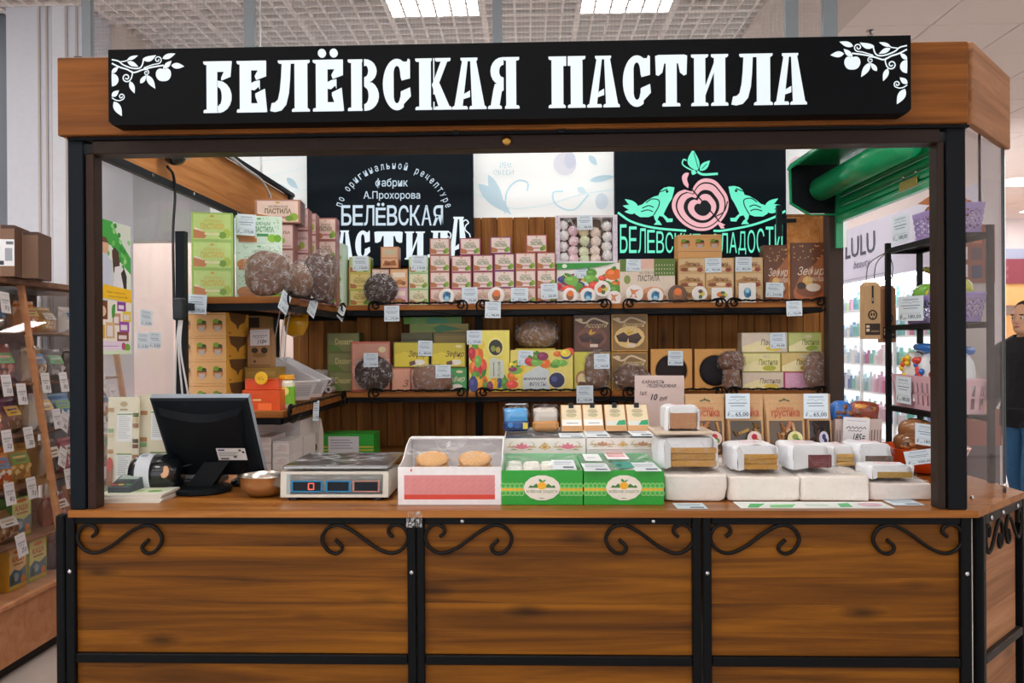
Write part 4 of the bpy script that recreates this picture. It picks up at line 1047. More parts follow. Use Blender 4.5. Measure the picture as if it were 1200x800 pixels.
K_MIX = [('e', -.2, .1, .4, .4, 'e8772e'), ('e', .3, 0, .35, .35, 'd8c95a'), ('e', .1, -.3, .3, .25, '6b4a34'), ('e', .1, .4, .25, .25, '4a6a3a')]
ck = [(523.5, 347, 9.5, K_BL, 'white cookie with small blue picture, leftmost of the printed cookies'), (581.5, 346, 10, K_OR, 'round cookie with brown and orange picture below the fourth pink column'), (668, 346, 9, K_OR, 'white cookie with orange picture below the marshmallow box'), (689, 346.5, 9.5, K_BL, 'white cookie with blue picture below the marshmallow box'), (706, 338.5, 9.5, K_MIX, 'orange and yellow cookie stuck high on the fruit box'), (720, 349, 8.5, K_FX[:1], 'small pale cookie at the right foot of the fruit box'),
      (743.5, 344, 10.5, K_FX, 'white cookie with an orange animal picture below green and beige box'), (768, 346.5, 9.5, K_BL, 'white cookie with a light blue picture second right of fruit box'), (794, 344.5, 11, K_OR, 'dark rimmed round cookie with brown picture below the gold boxes'), (820, 344, 9, K_MIX[1:], 'white oval cookie with dark figure picture below the gold boxes')]
for a, b, c, k, lb in ck: cookie(a, b, c, 4.868, k, lb, '6b4f3c' if 'dark rim' in lb else 'efe9e4')
for a, b, c, d_, k, lb in ((834, 858.5, 337, 354, K_MIX, 'square white cookie packet with green and yellow picture by gold boxes'), (866, 886, 331.5, 351, K_BL, 'square white cookie packet with grey blue picture below the last gold boxes')):
    carton(a, b, c, 4.872, ZU, .012, 'f0eeea', lb, [('e', .5 + s[1] * .4, .5 + s[2] * .4, s[3] * .45, s[4] * .45, s[5]) for s in k], 'printed cookies along the upper shelf rail', 'cookie_packet', cat='cookie', pad=.002)
# green and beige box, gold boxes, kraft tray box
carton(726.5, 791, 303.5, Yb, ZU, .14, 'e3d3c0', 'wide beige sweet box with green dotted corners right of the fruit box', [('p', [(0, .62), (.45, .62), (.32, .8), (0, .8)], 'e3d3c0'), ('r', 0, .72, .37, 1, '5f7d34'), ('r', .62, .62, 1, 1, '5f7d34'), ('r', .38, .78, .62, 1, 'e8bfae'), ('t', 'БЕЛЁВСКАЯ', .36, .66, .68, .74, '7a6a4a'), ('t', 'ПАСТИЛА', .33, .50, .72, .64, '5a4a34', 0, .02), ('e', .13, .54, .06, .1, '8a9a4a'), ('e', .6, .26, .2, .12, 'e2a27a'), ('e', .55, .14, .3, .1, 'c98a5c')] + [('e', .66 + .05 * (k % 7), .68 + .09 * (k // 7), .008, .014, 'e9dfc4') for k in range(21)])
goldf = lambda c, i: [('r', .04, .06, .96, .94, 'd9b98a'), ('p', [(.05, .1), (.05, .5), (.4, .7), (.9, .5), (.95, .1)], 'b98a54'), ('t', 'Пастила', .25, .45, .8, .75, '6b3f22', .3, .01), ('e', .25, .22, .16, .13, '8a4a2c'), ('e', .55, .25, .2, .12, 'e3c9a0'), ('e', .8, .2, .1, .14, '9a3a34')]
for k, (a, b) in enumerate(((794.5, 826.5), (827, 860), (861.5, 894))):
    cstack(a, b, 302 if k < 2 else 301.5, 3, Yb, ZU, .12, ['cda874'], 'flat gold sweet box', f'the {ORD[k]} gold column', goldf, 'gold sweet boxes on the upper back shelf', side='a97f4a')
gz = AY(820, 302, Yb).z + .001
def d_crate(n): 
    out = [('r', .0, .0, 1, .12, 'd7a878'), ('r', .02, .84, .98, .87, 'c68c52')]
    for k in range(n):
        u = (k + .5) / n
        out += [('e', u, .42, .33 / n, .2, 'c9844e'), ('r', u - .18 / n, .2, u + .18 / n, .42, 'b9b0a8'), ('e', u - .1 / n, .62, .2 / n, .12, '7a9a2a'), ('e', u + .15 / n, .58, .14 / n, .09, '3a4a2a'), ('r', u - .3 / n, .48, u + .3 / n, .54, '6b4a30')]
    return out
zq = AY(820, 295.5, Yb).z
carton(794.5, 846, 275, Yb + .003, gz, .13, 'dda66a', 'shallow kraft tray box with berry pots on top of the gold boxes', [('r', 0, .26, 1, .29, 'a9743e')] + [(s[0], s[1], .28 + s[2] * .72, s[3], s[4] * .72, s[5]) if s[0] == 'e' else ('r', s[1], .28 + s[2] * .72, s[3], .28 + s[4] * .72, s[5]) for s in d_crate(3)], None, 'kraft_box', side='c58f55', mat=KRAFT)
def d_chocpow(seed):
    q = random.Random(seed)
    return [('r', .03, .02, .97, .98, '6b3c20')] + [('e', q.uniform(.08, .92), q.uniform(.7, .96), .02, .012, 'd9a86a') for _ in range(24)] + [('p', s2([(.06, .18), (.3, .5), (.6, .62), (.94, .78), (.94, .1), (.5, .02), (.1, .06)], 3), 'a8643a'), ('e', .5, .14, .42, .12, 'b9642e'), ('e', .5, .2, .36, .11, '8a4a26'), ('e', .45, .36, .14, .08, 'e3b45a'), ('e', .6, .25, .2, .07, 'e9d6c4'), ('e', .28, .28, .12, .06, '3a2016'), ('t', 'Зефир', .18, .42, .9, .6, 'ecd9c4', .35, .004), ('t', 'в шоколаде', .4, .34, .9, .42, 'ecd9c4', .35)]
carton(894.5, 926, 287, Yb + .01, ZU, .08, '5a3220', 'brown chocolate box behind and left of the larger one at shelf end', d_chocpow(4), None)
carton(926.5, 970, 284.5, Yb - .01, ZU, .08, '5f3620', 'tall brown chocolate box with cocoa bowl print at right end of upper shelf', d_chocpow(5), None)
# tags on the upper back shelf
for a, b, c, d_, Y, lb, pr in [(413, 300, 432, 317, Yb - .004, 'on the green edged stack left of the round cake', '110,00'), (482, 299, 500, 317, Yb - .004, 'on the mint green stack beside the pink wall', '110,00'), (676, 252, 694, 269, YZ - .004, 'on the marshmallow window box', '38,00'), (673, 309, 691, 326, YZ - .004, 'on the fruit printed box below marshmallows', '270,00'), (734, 303.5, 751, 317.5, Yb - .004, 'on the green and beige box', '115,00'), (826, 302, 845, 319, Yb - .004, 'on the second gold column', '95,00'), (862, 301, 881, 318, Yb - .004, 'on the third gold column', '85,00'), (898, 331, 918, 348, Yb - .02, 'on the left brown chocolate box', '210,00'), (541, 336.5, 559.5, 355.5, 4.866, 'leaning under the second pink column', '75,00'), (599, 337, 619, 354, 4.866, 'leaning under the fifth pink column', '75,00'), (633.5, 332, 653, 350, 4.866, 'leaning left of the fruit box', '38,00'),
                       (450, 358, 468, 376.5, 4.826, 'hanging from the upper shelf edge below the round cake', '175,00'), (568.5, 353.5, 587, 372.5, 4.826, 'hanging from the upper shelf edge below the orange cookie', '98,00'), (921.5, 352.5, 939.5, 370, 4.826, 'hanging from the upper shelf edge below chocolate boxes', '142,00')]:
    ptag(a, b, c, d_, Y, f'pale blue price tag {lb}', pr)
# ------------------------------------------------------------------ lower back shelf
G2 = 'boxes on the lower back shelf'
Yl = 4.94
cstack(383.5, 421, 390, 3, 5.0, ZL, .12, ['7d7f4e'], 'dull olive dessert box', 'the left corner stack of the lower shelf', lambda c, i: [('r', .04, .05, .96, .94, '8d8f5e'), ('t', 'Dessert', .25, .4, .8, .72, 'd9cf8a', 0, .01), ('p', [(.04, .05), (.5, .05), (.3, .35), (.04, .4)], '6e8a3e')], G2, side='4a5a2a')
carton(411.5, 457, 400, Yl, ZL, .05, 'c96a58', 'tall salmon pink sweet box behind the round dark cake', d_script('e6a892', '7a4a34', 'Зефир') , G2, ztop=AY(434, 400, Yl).z)
carton(459, 481, 432, Yl - .005, ZL, .06, 'd08468', 'pink sweet box under the first yellow one', [('r', .05, .05, .95, .95, 'e6a88e')] + d_dots('e6a88e', 'f0d0b4', 6, 20)[1:] + [('t', 'З', .6, .2, .9, .5, '7a4a34', .35)], G2, ztop=AY(470, 431, Yl).z)
carton(481, 504, 432, Yl + .02, ZL, .05, 'c97a5a', 'mostly hidden pink sweet box behind the brown oval cake', [('r', .05, .05, .95, .95, 'e0a088')], G2, ztop=AY(470, 431, Yl).z)
carton(505, 547, 431, Yl - .002, ZL, .06, '2f8f45', 'bright green sweet box right of the brown oval cake', d_script('4fae62', 'e9e4c8', 'Зефир'), G2, ztop=AY(530, 431, Yl).z)
zt = AY(480, 430.6, Yl).z
carton(461, 503, 400.5, Yl, zt, .06, '8a7a1c', 'left yellow sweet box on the lower back shelf', d_script('e3cf3a', '5a3a1a', 'Зефир'), G2)
carton(505, 546, 401, Yl, zt, .06, '8a7a1c', 'right yellow sweet box on the lower back shelf', d_script('e3cf3a', '5a3a1a', 'Зефир'), G2)
# taller pile behind
carton(470, 507, 390, 5.08, ZL, .1, '6e6a3c', 'dim brown carton behind the left yellow box', [('r', .05, .1, .95, .9, '5f5a34'), ('e', .75, .6, .1, .1, 'b9a48a')], G2)
carton(508, 547, 390, 5.075, ZL, .1, '8f7a34', 'dim mustard carton behind the right yellow box', [('r', .05, .1, .95, .95, 'a98f42')], G2)
zt = max(AY(488, 390, 5.08).z, AY(520, 390, 5.075).z) + .001
carton(480, 549, 379.5, 5.07, zt, .12, 'a5973e', 'flat yellow green carton lower of the two lying under the upper shelf', [('r', .02, .1, .5, .95, '8fae4a'), ('p', [(.45, .0), (.9, .4), (.55, .9), (.4, .6)], '2f8f52')], G2)
z2 = AY(515, 379.5, 5.07).z + .001
carton(473, 541, 371.5, 5.07, z2, .12, '5f9a3e', 'flat green carton lying topmost under the upper shelf', [('p', [(.35, .0), (.8, .2), (.6, .95), (.4, .8)], '2f9a6a'), ('r', 0, .0, .4, .9, '6fae42')], G2)
cake_bag(412.5, 460.5, 414, 459, 4.862, ZL, .027, '3d2a24', 'round dark frosted cake in clear film on the lower back shelf', p=1.0, amp=.05)
cake_bag(480, 530.5, 427, 459, 4.862, ZL, .028, '8a6450', 'oval light brown cake in clear film with price tag on lower shelf', p=.7, amp=.06)
# fruit boxes
carton(549.5, 597, 387, 4.885, ZL, .045, 'e9dc52', 'upright yellow fruit box with round window', d_fruit('f0e36a', 8, [(.06, .12, .36, .85, 15, .13), (.1, .06, .9, .16, 10, .10)], [('e', .66, .72, .2, .155, 'f6ee9a'), ('e', .66, .72, .17, .13, '2f2d1e'), ('e', .6, .7, .06, .05, '8a9a3a'), ('e', .72, .68, .06, .05, 'b9a84a'), ('p', [(.5, .22), (.5, .52), (.6, .56), (.86, .5), (.86, .22)], 'd3d8c8'), ('tr', 'ФРУКТЫ', .70, .24, .78, .49, '6a7a5a'), ('s', [(.60 + .02 * (i % 2), .25 + .015 * i) for i in range(16)], .02, '6a7a5a')]), G2)
carton(598, 671.5, 410, 4.878, ZL, .05, 'e2cf52', 'long fruit box lying right of the upright yellow one', d_fruit('e9d870', 12, [(.02, .15, .2, .85, 12, .1), (.3, .62, .95, .95, 16, .09)], [('p', [(.2, .04), (.2, .4), (.45, .62), (.62, .5), (.62, .04)], 'cfd8d8'), ('s', [(.22 + .02 * i, .28 + .05 * (i % 2)) for i in range(18)], .03, '5a4a6a'), ('t', 'ФРУКТЫ', .30, .12, .57, .23, '5a4a6a', .1), ('e', .74, .27, .15, .22, 'e9d8a0'), ('e', .74, .27, .125, .185, '2e3358'), ('e', .7, .3, .05, .07, '4a5490')]), G2)
yb = carton(604, 651, 408.5, 4.95, ZL, .2, 'd8c43a', 'yellow box hidden behind the long fruit box under a flat cake', [('r', .05, .05, .95, .95, 'e3d04a')], G2, ztop=AY(630, 408, 4.95).z)
cake_bag(602.5, 656.5, 374.5, 408, 4.955, AY(630, 408, 4.95).z + .001, .07, '8a6a54', 'flat crumb covered brown cake lying on a hidden yellow box', p=.8, amp=.05)
def d_assort(bg, glow, piece):
    return [('r', .03, .03, .97, .97, bg), ('e', .5, .38, .42, .3, glow), ('s', s2([(.04, .88), (.3, .78), (.55, .9), (.95, .76)]), .05, 'd9c2a0'), ('t', 'Ассорти', .3, .62, .92, .78, 'e0c894', .35, .004), ('e', .16, .86, .09, .05, 'd9c49a'), ('p', [(.12, .42), (.34, .52), (.48, .4), (.42, .24), (.2, .26)], piece), ('p', [(.46, .42), (.74, .5), (.84, .36), (.7, .2), (.48, .24)], piece), ('p', [(.12, .42), (.34, .52), (.48, .4), (.3, .36)], tuple(min(1, v * 1.8) for v in lin(piece)[:3]) + (1,)), ('p', [(.46, .42), (.74, .5), (.84, .36), (.6, .34)], tuple(min(1, v * 1.8) for v in lin(piece)[:3]) + (1,)), ('p', leaf((.42, .46), (.5, .62), .03), 'd9b02a'), ('p', leaf((.42, .46), (.62, .54), .03), 'c99a2a'), ('r', .44, .12, .66, .2, 'e0cdbb')]
yy = 4.93
carton(716.5, 759, 412.5, yy, ZL, .04, 'c08a3a', 'golden chocolate box standing under the tall golden one', d_assort('8a6a3a', 'd9b878', '3a2014'), G2)
carton(672.5, 694, 413, yy - .01, ZL, .05, 'd8cf4a', 'small yellow box under the dark chocolate box', [('r', .04, .03, .96, .97, 'dcd458'), ('e', .45, .3, .36, .22, 'b98a5a'), ('e', .45, .3, .26, .15, 'ecd9a8'), ('p', [(.1, .05), (.8, .05), (.9, .2), (.3, .24)], '6b4a34')], G2, ztop=AY(690, 412, yy).z)
carton(694.5, 715.5, 413, yy, ZL, .04, 'a88a4a', 'half hidden tan box behind the brown bag of the lower shelf', [('r', .04, .03, .96, .97, 'b09458')], G2, ztop=AY(690, 412, yy).z)
zt = max(AY(690, 412, yy).z, AY(738, 412.5, yy).z) + .0015
carton(672.5, 715, 369, yy, zt, .04, '4a2c20', 'dark brown chocolate box on top row of lower shelf', d_assort('5f3a2a', '7a4a38', '3a2018'), G2)
carton(716.5, 759, 368, yy, zt, .04, 'c9913a', 'tall golden chocolate box beside the dark brown one', d_assort('8f6a34', 'e0bf7a', '331a12'), G2)
cake_bag(684, 716, 410, 459, 4.864, ZL, .03, '7a5a48', 'brown twisted cake in clear film below the dark chocolate box', p=.8, amp=.12)
cake_bag(718, 763, 426, 459, 4.866, ZL, .03, '6b4c3c', 'brown horn shaped cake in clear film in front of golden box', p=.9, amp=.22)
# kraft window boxes
def window_box(px0, px1, pyt, Y, zb, label, cake):
    a, b = AY(px0, pyt, Y), AY(px1, pyt, Y)
    w, h = b.x - a.x - .001, a.z - zb
    m = MB(); m.box(-w / 2, .012, 0, w / 2, .06, h, 'c98f4e')
    # front with a round opening
    n = 24; r_ = min(w, h) * .40
    ring = [(r_ * math.cos(2 * PI * k / n), h * .47 + r_ * math.sin(2 * PI * k / n)) for k in range(n)]
    outer = []
    for k in range(n):
        c_, s_ = math.cos(2 * PI * k / n), math.sin(2 * PI * k / n)
        t = min((w / 2) / abs(c_) if abs(c_) > 1e-6 else 9, ((h * .53 if s_ > 0 else h * .47) / abs(s_)) if abs(s_) > 1e-6 else 9)
        outer.append((c_ * t, h * .47 + s_ * t))
    for k in range(n):
        q = (k + 1) % n
        m.face([(outer[k][0], 0, outer[k][1]), (outer[q][0], 0, outer[q][1]), (ring[q][0], 0, ring[q][1]), (ring[k][0], 0, ring[k][1])], 'd9a05c')
        m.face([(ring[k][0], 0, ring[k][1]), (ring[q][0], 0, ring[q][1]), (ring[q][0], .012, ring[q][1]), (ring[k][0], .012, ring[k][1])], 'b9803f')
    for k, (cx, cz) in enumerate(((-1, 0), (1, 0), (1, 1), (-1, 1))):
        m.face([(cx * w / 2, -.0001, cz * h), (cx * w / 2 * .55, -.0001, cz * h), (cx * w / 2, -.0001, h * (.35 if cz == 0 else .65))], 'd9a05c')
    m.box(-w / 2, 0.0003, 0, w / 2, .012, .002, 'c98f4e'); m.box(-w / 2, 0.0003, h - .002, w / 2, .012, h, 'c98f4e'); m.box(-w / 2, .0003, 0, -w / 2 + .002, .012, h, 'c98f4e'); m.box(w / 2 - .002, .0003, 0, w / 2, .012, h, 'c98f4e')
    o = m.build('window_box', KRAFT, None, ((a.x + b.x) / 2, Y, zb + .0005))
    m = MB(); m.lathe([(r_ * .9, 0), (r_ * .95, .004), (r_ * .6, .008)], cake, 18); m.build('cake', CAKE, o, (0, .0118, h * .47), (PI / 2, 0, 0), True)
    return tag(o, label, 'box', 'kraft window boxes')
window_box(762.5, 811, 409, Yl, ZL, 'kraft box with round window showing dark cake, price tag on it', '2c211f')
window_box(814, 862, 409, Yl, ZL, 'kraft box with round window partly behind brown mushroom cake', '1f1c22')
# mushroom cake
m = MB(); m.lathe([(.045, 0), (.05, .03), (.047, .09), (.05, .13)], '7a5440', 16, sy=.7); m.blob(.076, .045, .062, '6b4230', (0, 0, .165), 18, 12, .9, .06, 1.5, 3)
o = m.build('mushroom_cake', CHOC, None, (AY(857, 450, 4.92).x, 4.915, ZL + .003), (0, 0, 0), True); tag(o, 'mushroom shaped brown chocolate cake wrapped in film on lower shelf', 'cake', 'bagged cakes in clear film')
m = MB(); m.lathe([(.053, 0), (.06, .04), (.054, .10), (.084, .135), (.084, .19), (.055, .23), (.01, .238)], 'ffffff', 18, sy=.66); m.build('cellophane_wrap', FILM, o, (0, 0, 0), (0, 0, 0), True)
# pale sweet boxes at the right
d_pale = lambda p, t: (lambda c, i: [])
def pale(px0, px1, pyt, zt_, zb, Y, col, panel, label, tcol='7a6a54', apple='e3c94a'):
    carton(px0, px1, pyt, Y, zb, .1, col, label, [('r', .02, .04, .98, .96, panel), ('p', [(.02, .3), (.4, .6), (.7, .3), (.7, .04), (.02, .04)], 'efe3b0'), ('e', .7, .2, .18, .14, apple), ('t', 'Пастила', .42, .36, .92, .66, tcol, .2, .01), ('e', .62, .8, .1, .07, 'd9cfae')], G2, ztop=zt_)
    return zt_
z1 = AY(895, 436, Yl).z; z2 = AY(895, 413, Yl).z; z3 = AY(895, 389.5, Yl).z
pale(870, 918.5, 436, z1, ZL, Yl, 'cdbfa8', 'dccbb8', 'pale cream sweet box, bottom row at right end of lower shelf')
carton(919, 956, 436, Yl, ZL, .1, 'b8265e', 'magenta framed sweet box, bottom row beside the brown nut bag', d_dots('dca6c4', 'f3dbe6', 9, 40), G2, ztop=z1)
pale(870, 915, 413, z2, z1 + .001, Yl, 'a8a03a', 'e3dc9a', 'yellow green sweet box, middle row at right end of lower shelf', '7a7434', 'b9b83a')
pale(915.5, 958, 413, z2, z1 + .001, Yl, 'c9a25a', 'd9c07a', 'tan yellow sweet box, middle row beside the brown nut bag', '7a6434', 'c9a23a')
pale(869, 923, 389.5, z3, z2 + .001, Yl, 'c2b49a', 'd9c9b8', 'wide pale sweet box, top row under the price tag')
pale(923.5, 963, 389.5, z3, z2 + .001, Yl, '8fa03a', 'c2c878', 'olive green sweet box, topmost at right end of lower shelf', '6a7434', '9aae3a')
cake_bag(943, 971.5, 410, 458, 4.866, ZL, .03, '7d5a48', 'brown nut cake in clear film at the right end of lower shelf', p=.8, amp=.1)
for a, b, c, d_, Y, lb, pr in [(426, 413.5, 443, 430, 4.858, 'on the round dark frosted cake of lower shelf', '215,00'), (490, 399, 507, 417, Yl - .006, 'on the joint of the two yellow boxes', '80,00'), (510, 427.5, 528, 443, 4.858, 'on the oval light brown cake', '190,00'), (547, 387, 565, 403.5, 4.88, 'on the upright yellow fruit box', '275,00'), (607.5, 410.5, 625, 428, 4.873, 'on the long fruit box', '400,00'), (696, 414.5, 714, 432, 4.858, 'on the twisted brown cake', '140,00'), (783, 411, 800.5, 428, Yl - .005, 'on the left kraft window box', '230,00'), (902, 390, 920, 408, Yl - .005, 'on the wide pale sweet box', '95,00'), (675.5, 451.5, 695, 472, 4.826, 'hanging from the lower shelf rail under the yellow box', '125,00')]:
    ptag(a, b, c, d_, Y, f'pale blue price tag {lb}', pr)
# ------------------------------------------------------------------ left upper shelf
G3 = 'large sweet boxes on the upper left shelf'
RZ = R(17)
def lstack(px0, px1, ys, Y, zb, d, col, what, where, f, side, top=None):
    zt = AY(px0, ys, Y).z; n = 3; h = (zt - zb) / n
    for i in range(n):
        carton(px0, px1, ys, Y, zb + h * i, d, col, f'{what}, {["bottom", "middle", "top"][i]} box of {where}', f(i), G3, 'carton', RZ, zb + h * (i + 1), None, side, pad=.0)
lstack(224, 268, 248, 3.64, ZUL, .15, '9cbf62', 'large leaf green sweet box', 'the front stack on the upper left shelf', lambda i: d_past('b9d37e', 'c9b04a', 'd9d9a8', 'a9bf4a'), '5f9a2e')
def mint(i):
    q = random.Random(20 + i)
    return [('r', .02, .03, .98, .97, 'd3ead8'), ('e', .5, .9, .05, .04, '6fae7a'), ('t', 'ЯБЛОЧНАЯ', .40, .66, .74, .78, '2f8a4a', 0, .01), ('t', 'ПАСТИЛА', .40, .42, .82, .62, '2f8a4a', 0, .02), ('e', .22, .25, .2, .2, 'c9844e'), ('r', .06, .04, .45, .2, 'c07a46'), ('r', .45, .26, .7, .36, '3f9a5a'), ('e', .78, .2, .1, .15, '8fc23a'), ('e', .9, .2, .08, .14, '6fae2e')] + [('e', q.uniform(.05, .95), q.uniform(.5, .95), .012, .018, '4fae6a') for _ in range(24)]
lstack(276, 326, 252, 3.78, ZUL, .15, 'd6ecd9', 'large mint white sweet box', 'the second stack on the upper left shelf', mint, 'b9dcc4')
PKL = 'pink apple sweet boxes on the upper left shelf'
pk = lambda i=0: d_past('e6cbbf', '6b5a1e', 'c9768a', '8fb03a')
pk2 = lambda i=0: [('r', .04, .04, .96, .96, 'e3c3c0'), ('e', .55, .35, .2, .16, '9fb84a'), ('e', .35, .25, .14, .12, 'b98a6a'), ('r', .08, .1, .92, .16, 'c9929a'), ('t', 'ПАСТИЛА', .1, .6, .9, .72, '8a6a3a', 0, .02)]
def pcol(px0, px1, ys, Y, rz, labels, shapes, col='a8685e', d=.12):
    zs = [ZUL] + [AY(px0, y, Y).z for y in reversed(ys)]
    for i in range(len(ys)):
        carton(px0, px1, ys[0], Y, zs[i], d, col, labels[i], shapes[i % len(shapes)](), PKL, 'carton', rz, zs[i + 1] - .0005, None, '8a4f4a', pad=0)
pcol(304, 343, [262, 292, 318], 4.04, .12, ['pink sweet box at the bottom behind the clear cake bags', 'pink sweet box, second layer of the front pink stack on left shelf', 'pink sweet box, third layer of the front pink stack on left shelf'], [pk2])
carton(298.5, 350.5, 233.5, 4.03, AY(304, 262, 4.04).z + .002, .14, 'b07a66', 'wide brownish pink sweet box crowning the front pink stack', pk(), PKL, 'carton', .10, side='6b3f36', pad=0)
pcol(344, 361, [244, 270, 297, 322], 4.24, .1, [f'narrow pink sweet box, {o} layer of the second pink stack on left shelf' for o in ('bottom', 'second', 'third', 'top')], [pk2])
pcol(361.5, 370, [249.5, 275, 300, 325], 4.36, .1, [f'sliver of pink sweet box, {o} layer between second and last pink stacks' for o in ('bottom', 'second', 'third', 'top')], [pk2])
pcol(369, 393.5, [255, 281.5, 306, 330], 4.5, .08, [f'pink sweet box, {o} layer of the last pink stack on left shelf' for o in ('bottom', 'second', 'third', 'top')], [pk])
cake_bag(280, 337, 289, 344, 3.62, ZUL, .05, '75594a', 'large silvery film bag of brown sweets in front of mint boxes', p=.9, amp=.14)
cake_bag(324, 363.5, 305, 345, 3.86, ZUL, .05, '7a5a48', 'rounded film bag of pale brown sweets on upper left shelf', p=.95, amp=.06)
cake_bag(350, 386, 292, 349, 4.06, ZUL, .045, '5a3d34', 'tall dark brown cake in tied film on upper left shelf', p=.9, amp=.08)
cake_bag(371, 393, 293, 353, 4.28, ZUL, .05, '6e5042', 'narrow brown cake in film at the far end of left shelf', p=.8, amp=.1)
ptag(278, 251, 300.5, 276, 3.768, 'white price tag folded over the top mint white box', '1775,00', .08)
ptag(219, 345, 243, 368, 3.592, 'white price tag curling below the front edge of the upper left shelf', '1175,00', .06)
for k, (px, py) in enumerate(((338, 345), (370, 350), (403, 357))):
    p = AX(px, py, XE + .02)
    o = ob('price_tag', tag_mesh(.07, .09, k, '95,00'), None, (XE + .016, p.y, ZUL + .012), (0, .5, PI / 2 - .3)); tag(o, f'price tag clipped edge-on to upper left shelf rail, {ORD[k]} from the front', 'price tag', 'price tags')
p = AX(372, 462, XE + .02)
o = ob('price_tag', tag_mesh(.05, .1, 1, '70,00'), None, (XE + .016, p.y, ZLL + .012), (0, .1, PI / 2 - .35)); tag(o, 'price tag clipped edge-on to lower left shelf rail below white trays', 'price tag', 'price tags')
# ------------------------------------------------------------------ left lower shelf
def kraft_crate(px0, px1, y0, zb, zt, Y, label):
    a = AY(px0, y0, Y); b = AY(px1, y0, Y)
    w = (b.x - a.x); h = zt - zb - .001
    o = empty('kraft_carton', ((a.x + b.x) / 2, Y, zb + .0005), label, 'box', 'kraft cartons of berry pots')
    m = MB(); m.box(-w / 2, 0, 0, w / 2, .3, h, 'd9a468', front='e0ae74')
    m.draw([('r', 0, .9, 1, .93, 'c68c52')] + d_crate(3)[2:], lambda u, v, o_: (-w / 2 + u * w, -o_, v * h), .0006, .0001)
    m.build('body', KRAFT, o)
    # end wall with a notched opening seen from the right
    e = MB(); e.draw([('r', 0, 0, 1, 1, 'e0a838'), ('p', [(.12, 1), (.2, .66), (.42, .5), (.5, .28), (.58, .5), (.82, .64), (.9, 1)], '6b4a22'), ('e', .15, .14, .06, .05, 'b97a2a'), ('e', .8, .2, .06, .05, 'c98a2a')], lambda u, v, o_: (w / 2 + o_, u * .3, v * h), .0008, .0003); e.build('end_flap', KRAFT, o)
zk = [ZLL] + [AY(240, y, 3.66).z for y in (449.5, 421.5, 394, 366)]
for i in range(4): kraft_crate(208, 264.5, 366, zk[i], zk[i + 1], 3.66, f'kraft carton printed with berry pots, {["lowest", "second lowest", "second highest", "topmost"][i]} of the stack behind the monitor')
carton(287, 306, 370, 4.1, ZLL, .2, '9a7a4a', 'open dark kraft box behind the paper coffee bag', [('r', .1, .66, .9, .98, '3a2a1c')], None, 'kraft_carton', mat=KRAFT)
# kraft coffee bag
def paper_bag(px0, px1, pyt, Y, zb, d, label, tagtxt=None, cols=('b98f62', '9a7448')):
    a, b = AY(px0, pyt, Y), AY(px1, pyt, Y); w = b.x - a.x; h = a.z - zb
    m = MB()
    vs = [(-w / 2, 0, 0), (w / 2, 0, 0), (w / 2, d, 0), (-w / 2, d, 0), (-w / 2, 0, h * .72), (w / 2, 0, h * .72), (w / 2, d, h * .72), (-w / 2, d, h * .72), (-w / 2 * .92, d * .4, h), (w / 2 * .92, d * .4, h), (w / 2 * .92, d * .55, h), (-w / 2 * .92, d * .55, h), (w / 2 * .9, d * .5, h * .4), (-w / 2 * .9, d * .5, h * .4)]
    m.mesh(vs, [(0, 1, 5, 4), (4, 5, 9, 8), (8, 9, 10, 11), (3, 0, 4, 7), (1, 2, 6, 5), (2, 3, 7, 6), (6, 7, 11, 10), (5, 6, 10, 9), (7, 4, 8, 11), (3, 2, 1, 0)], cols[0])
    m.draw([('r', .05, .02, .95, .06, cols[1]), ('e', .3, .42, .14, .07, '4a3a2a'), ('e', .7, .42, .14, .08, '3f3426'), ('e', .5, .3, .3, .06, cols[1]), ('e', .3, .14, .05, .04, '6b5030')], lambda u, v, o: (-w / 2 + u * w, -o, v * h), .001, .0002)
    o = m.build('paper_bag', KRAFT, None, ((a.x + b.x) / 2, Y, zb + .0005)); return tag(o, label, 'bag')
paper_bag(290, 318, 384, 3.9, AY(300, 430, 3.9).z, .07, 'kraft paper coffee bag leaning behind the orange boxes')
cb = AY(304, 430.3, 3.88)
carton(287, 325, 431, 3.86, ZLL, .14, 'a8843e', 'low kraft box supporting the paper coffee bag', [('r', .05, .1, .95, .9, 'b9944a')], None, 'kraft_carton', mat=KRAFT, ztop=AY(304, 430, 3.9).z - .0005)
ptag(293, 386, 316, 405, 3.885, 'white handwritten price tag on the paper coffee bag', '110=', -.03, 'кофе', lean=-.12)
o = carton(284, 328, 457, 3.63, ZLL, .1, 'e2541c', 'bright orange box on lower left shelf, lower of two', [('r', .28, .48, .5, .56, 'f3c98a'), ('r', .42, .02, .78, .36, 'ff7a3a')], None, 'orange_box')
carton(287, 326, 444, 3.66, AY(306, 457, 3.63).z + .001, .09, 'd94e1c', 'bright orange box on lower left shelf, upper of two', [('r', .0, .86, 1, .93, 'b93c12')], None, 'orange_box')
p = AY(306, 443, 3.625); m = MB(); m.lathe([(.028, 0), (.029, .002), (.027, .004)], 'f0b81e', 20); m.draw([('t', '97', -.014, .008, .014, -.008, 'b9760e', .2)], lambda u, v, o_: (u, v, .0042 + o_), .0003)
o = m.build('round_price_disc', CARD, None, (p.x, 3.628, p.z), (PI / 2, 0, 0)); tag(o, 'round yellow price disc stuck on the orange boxes', 'price tag')
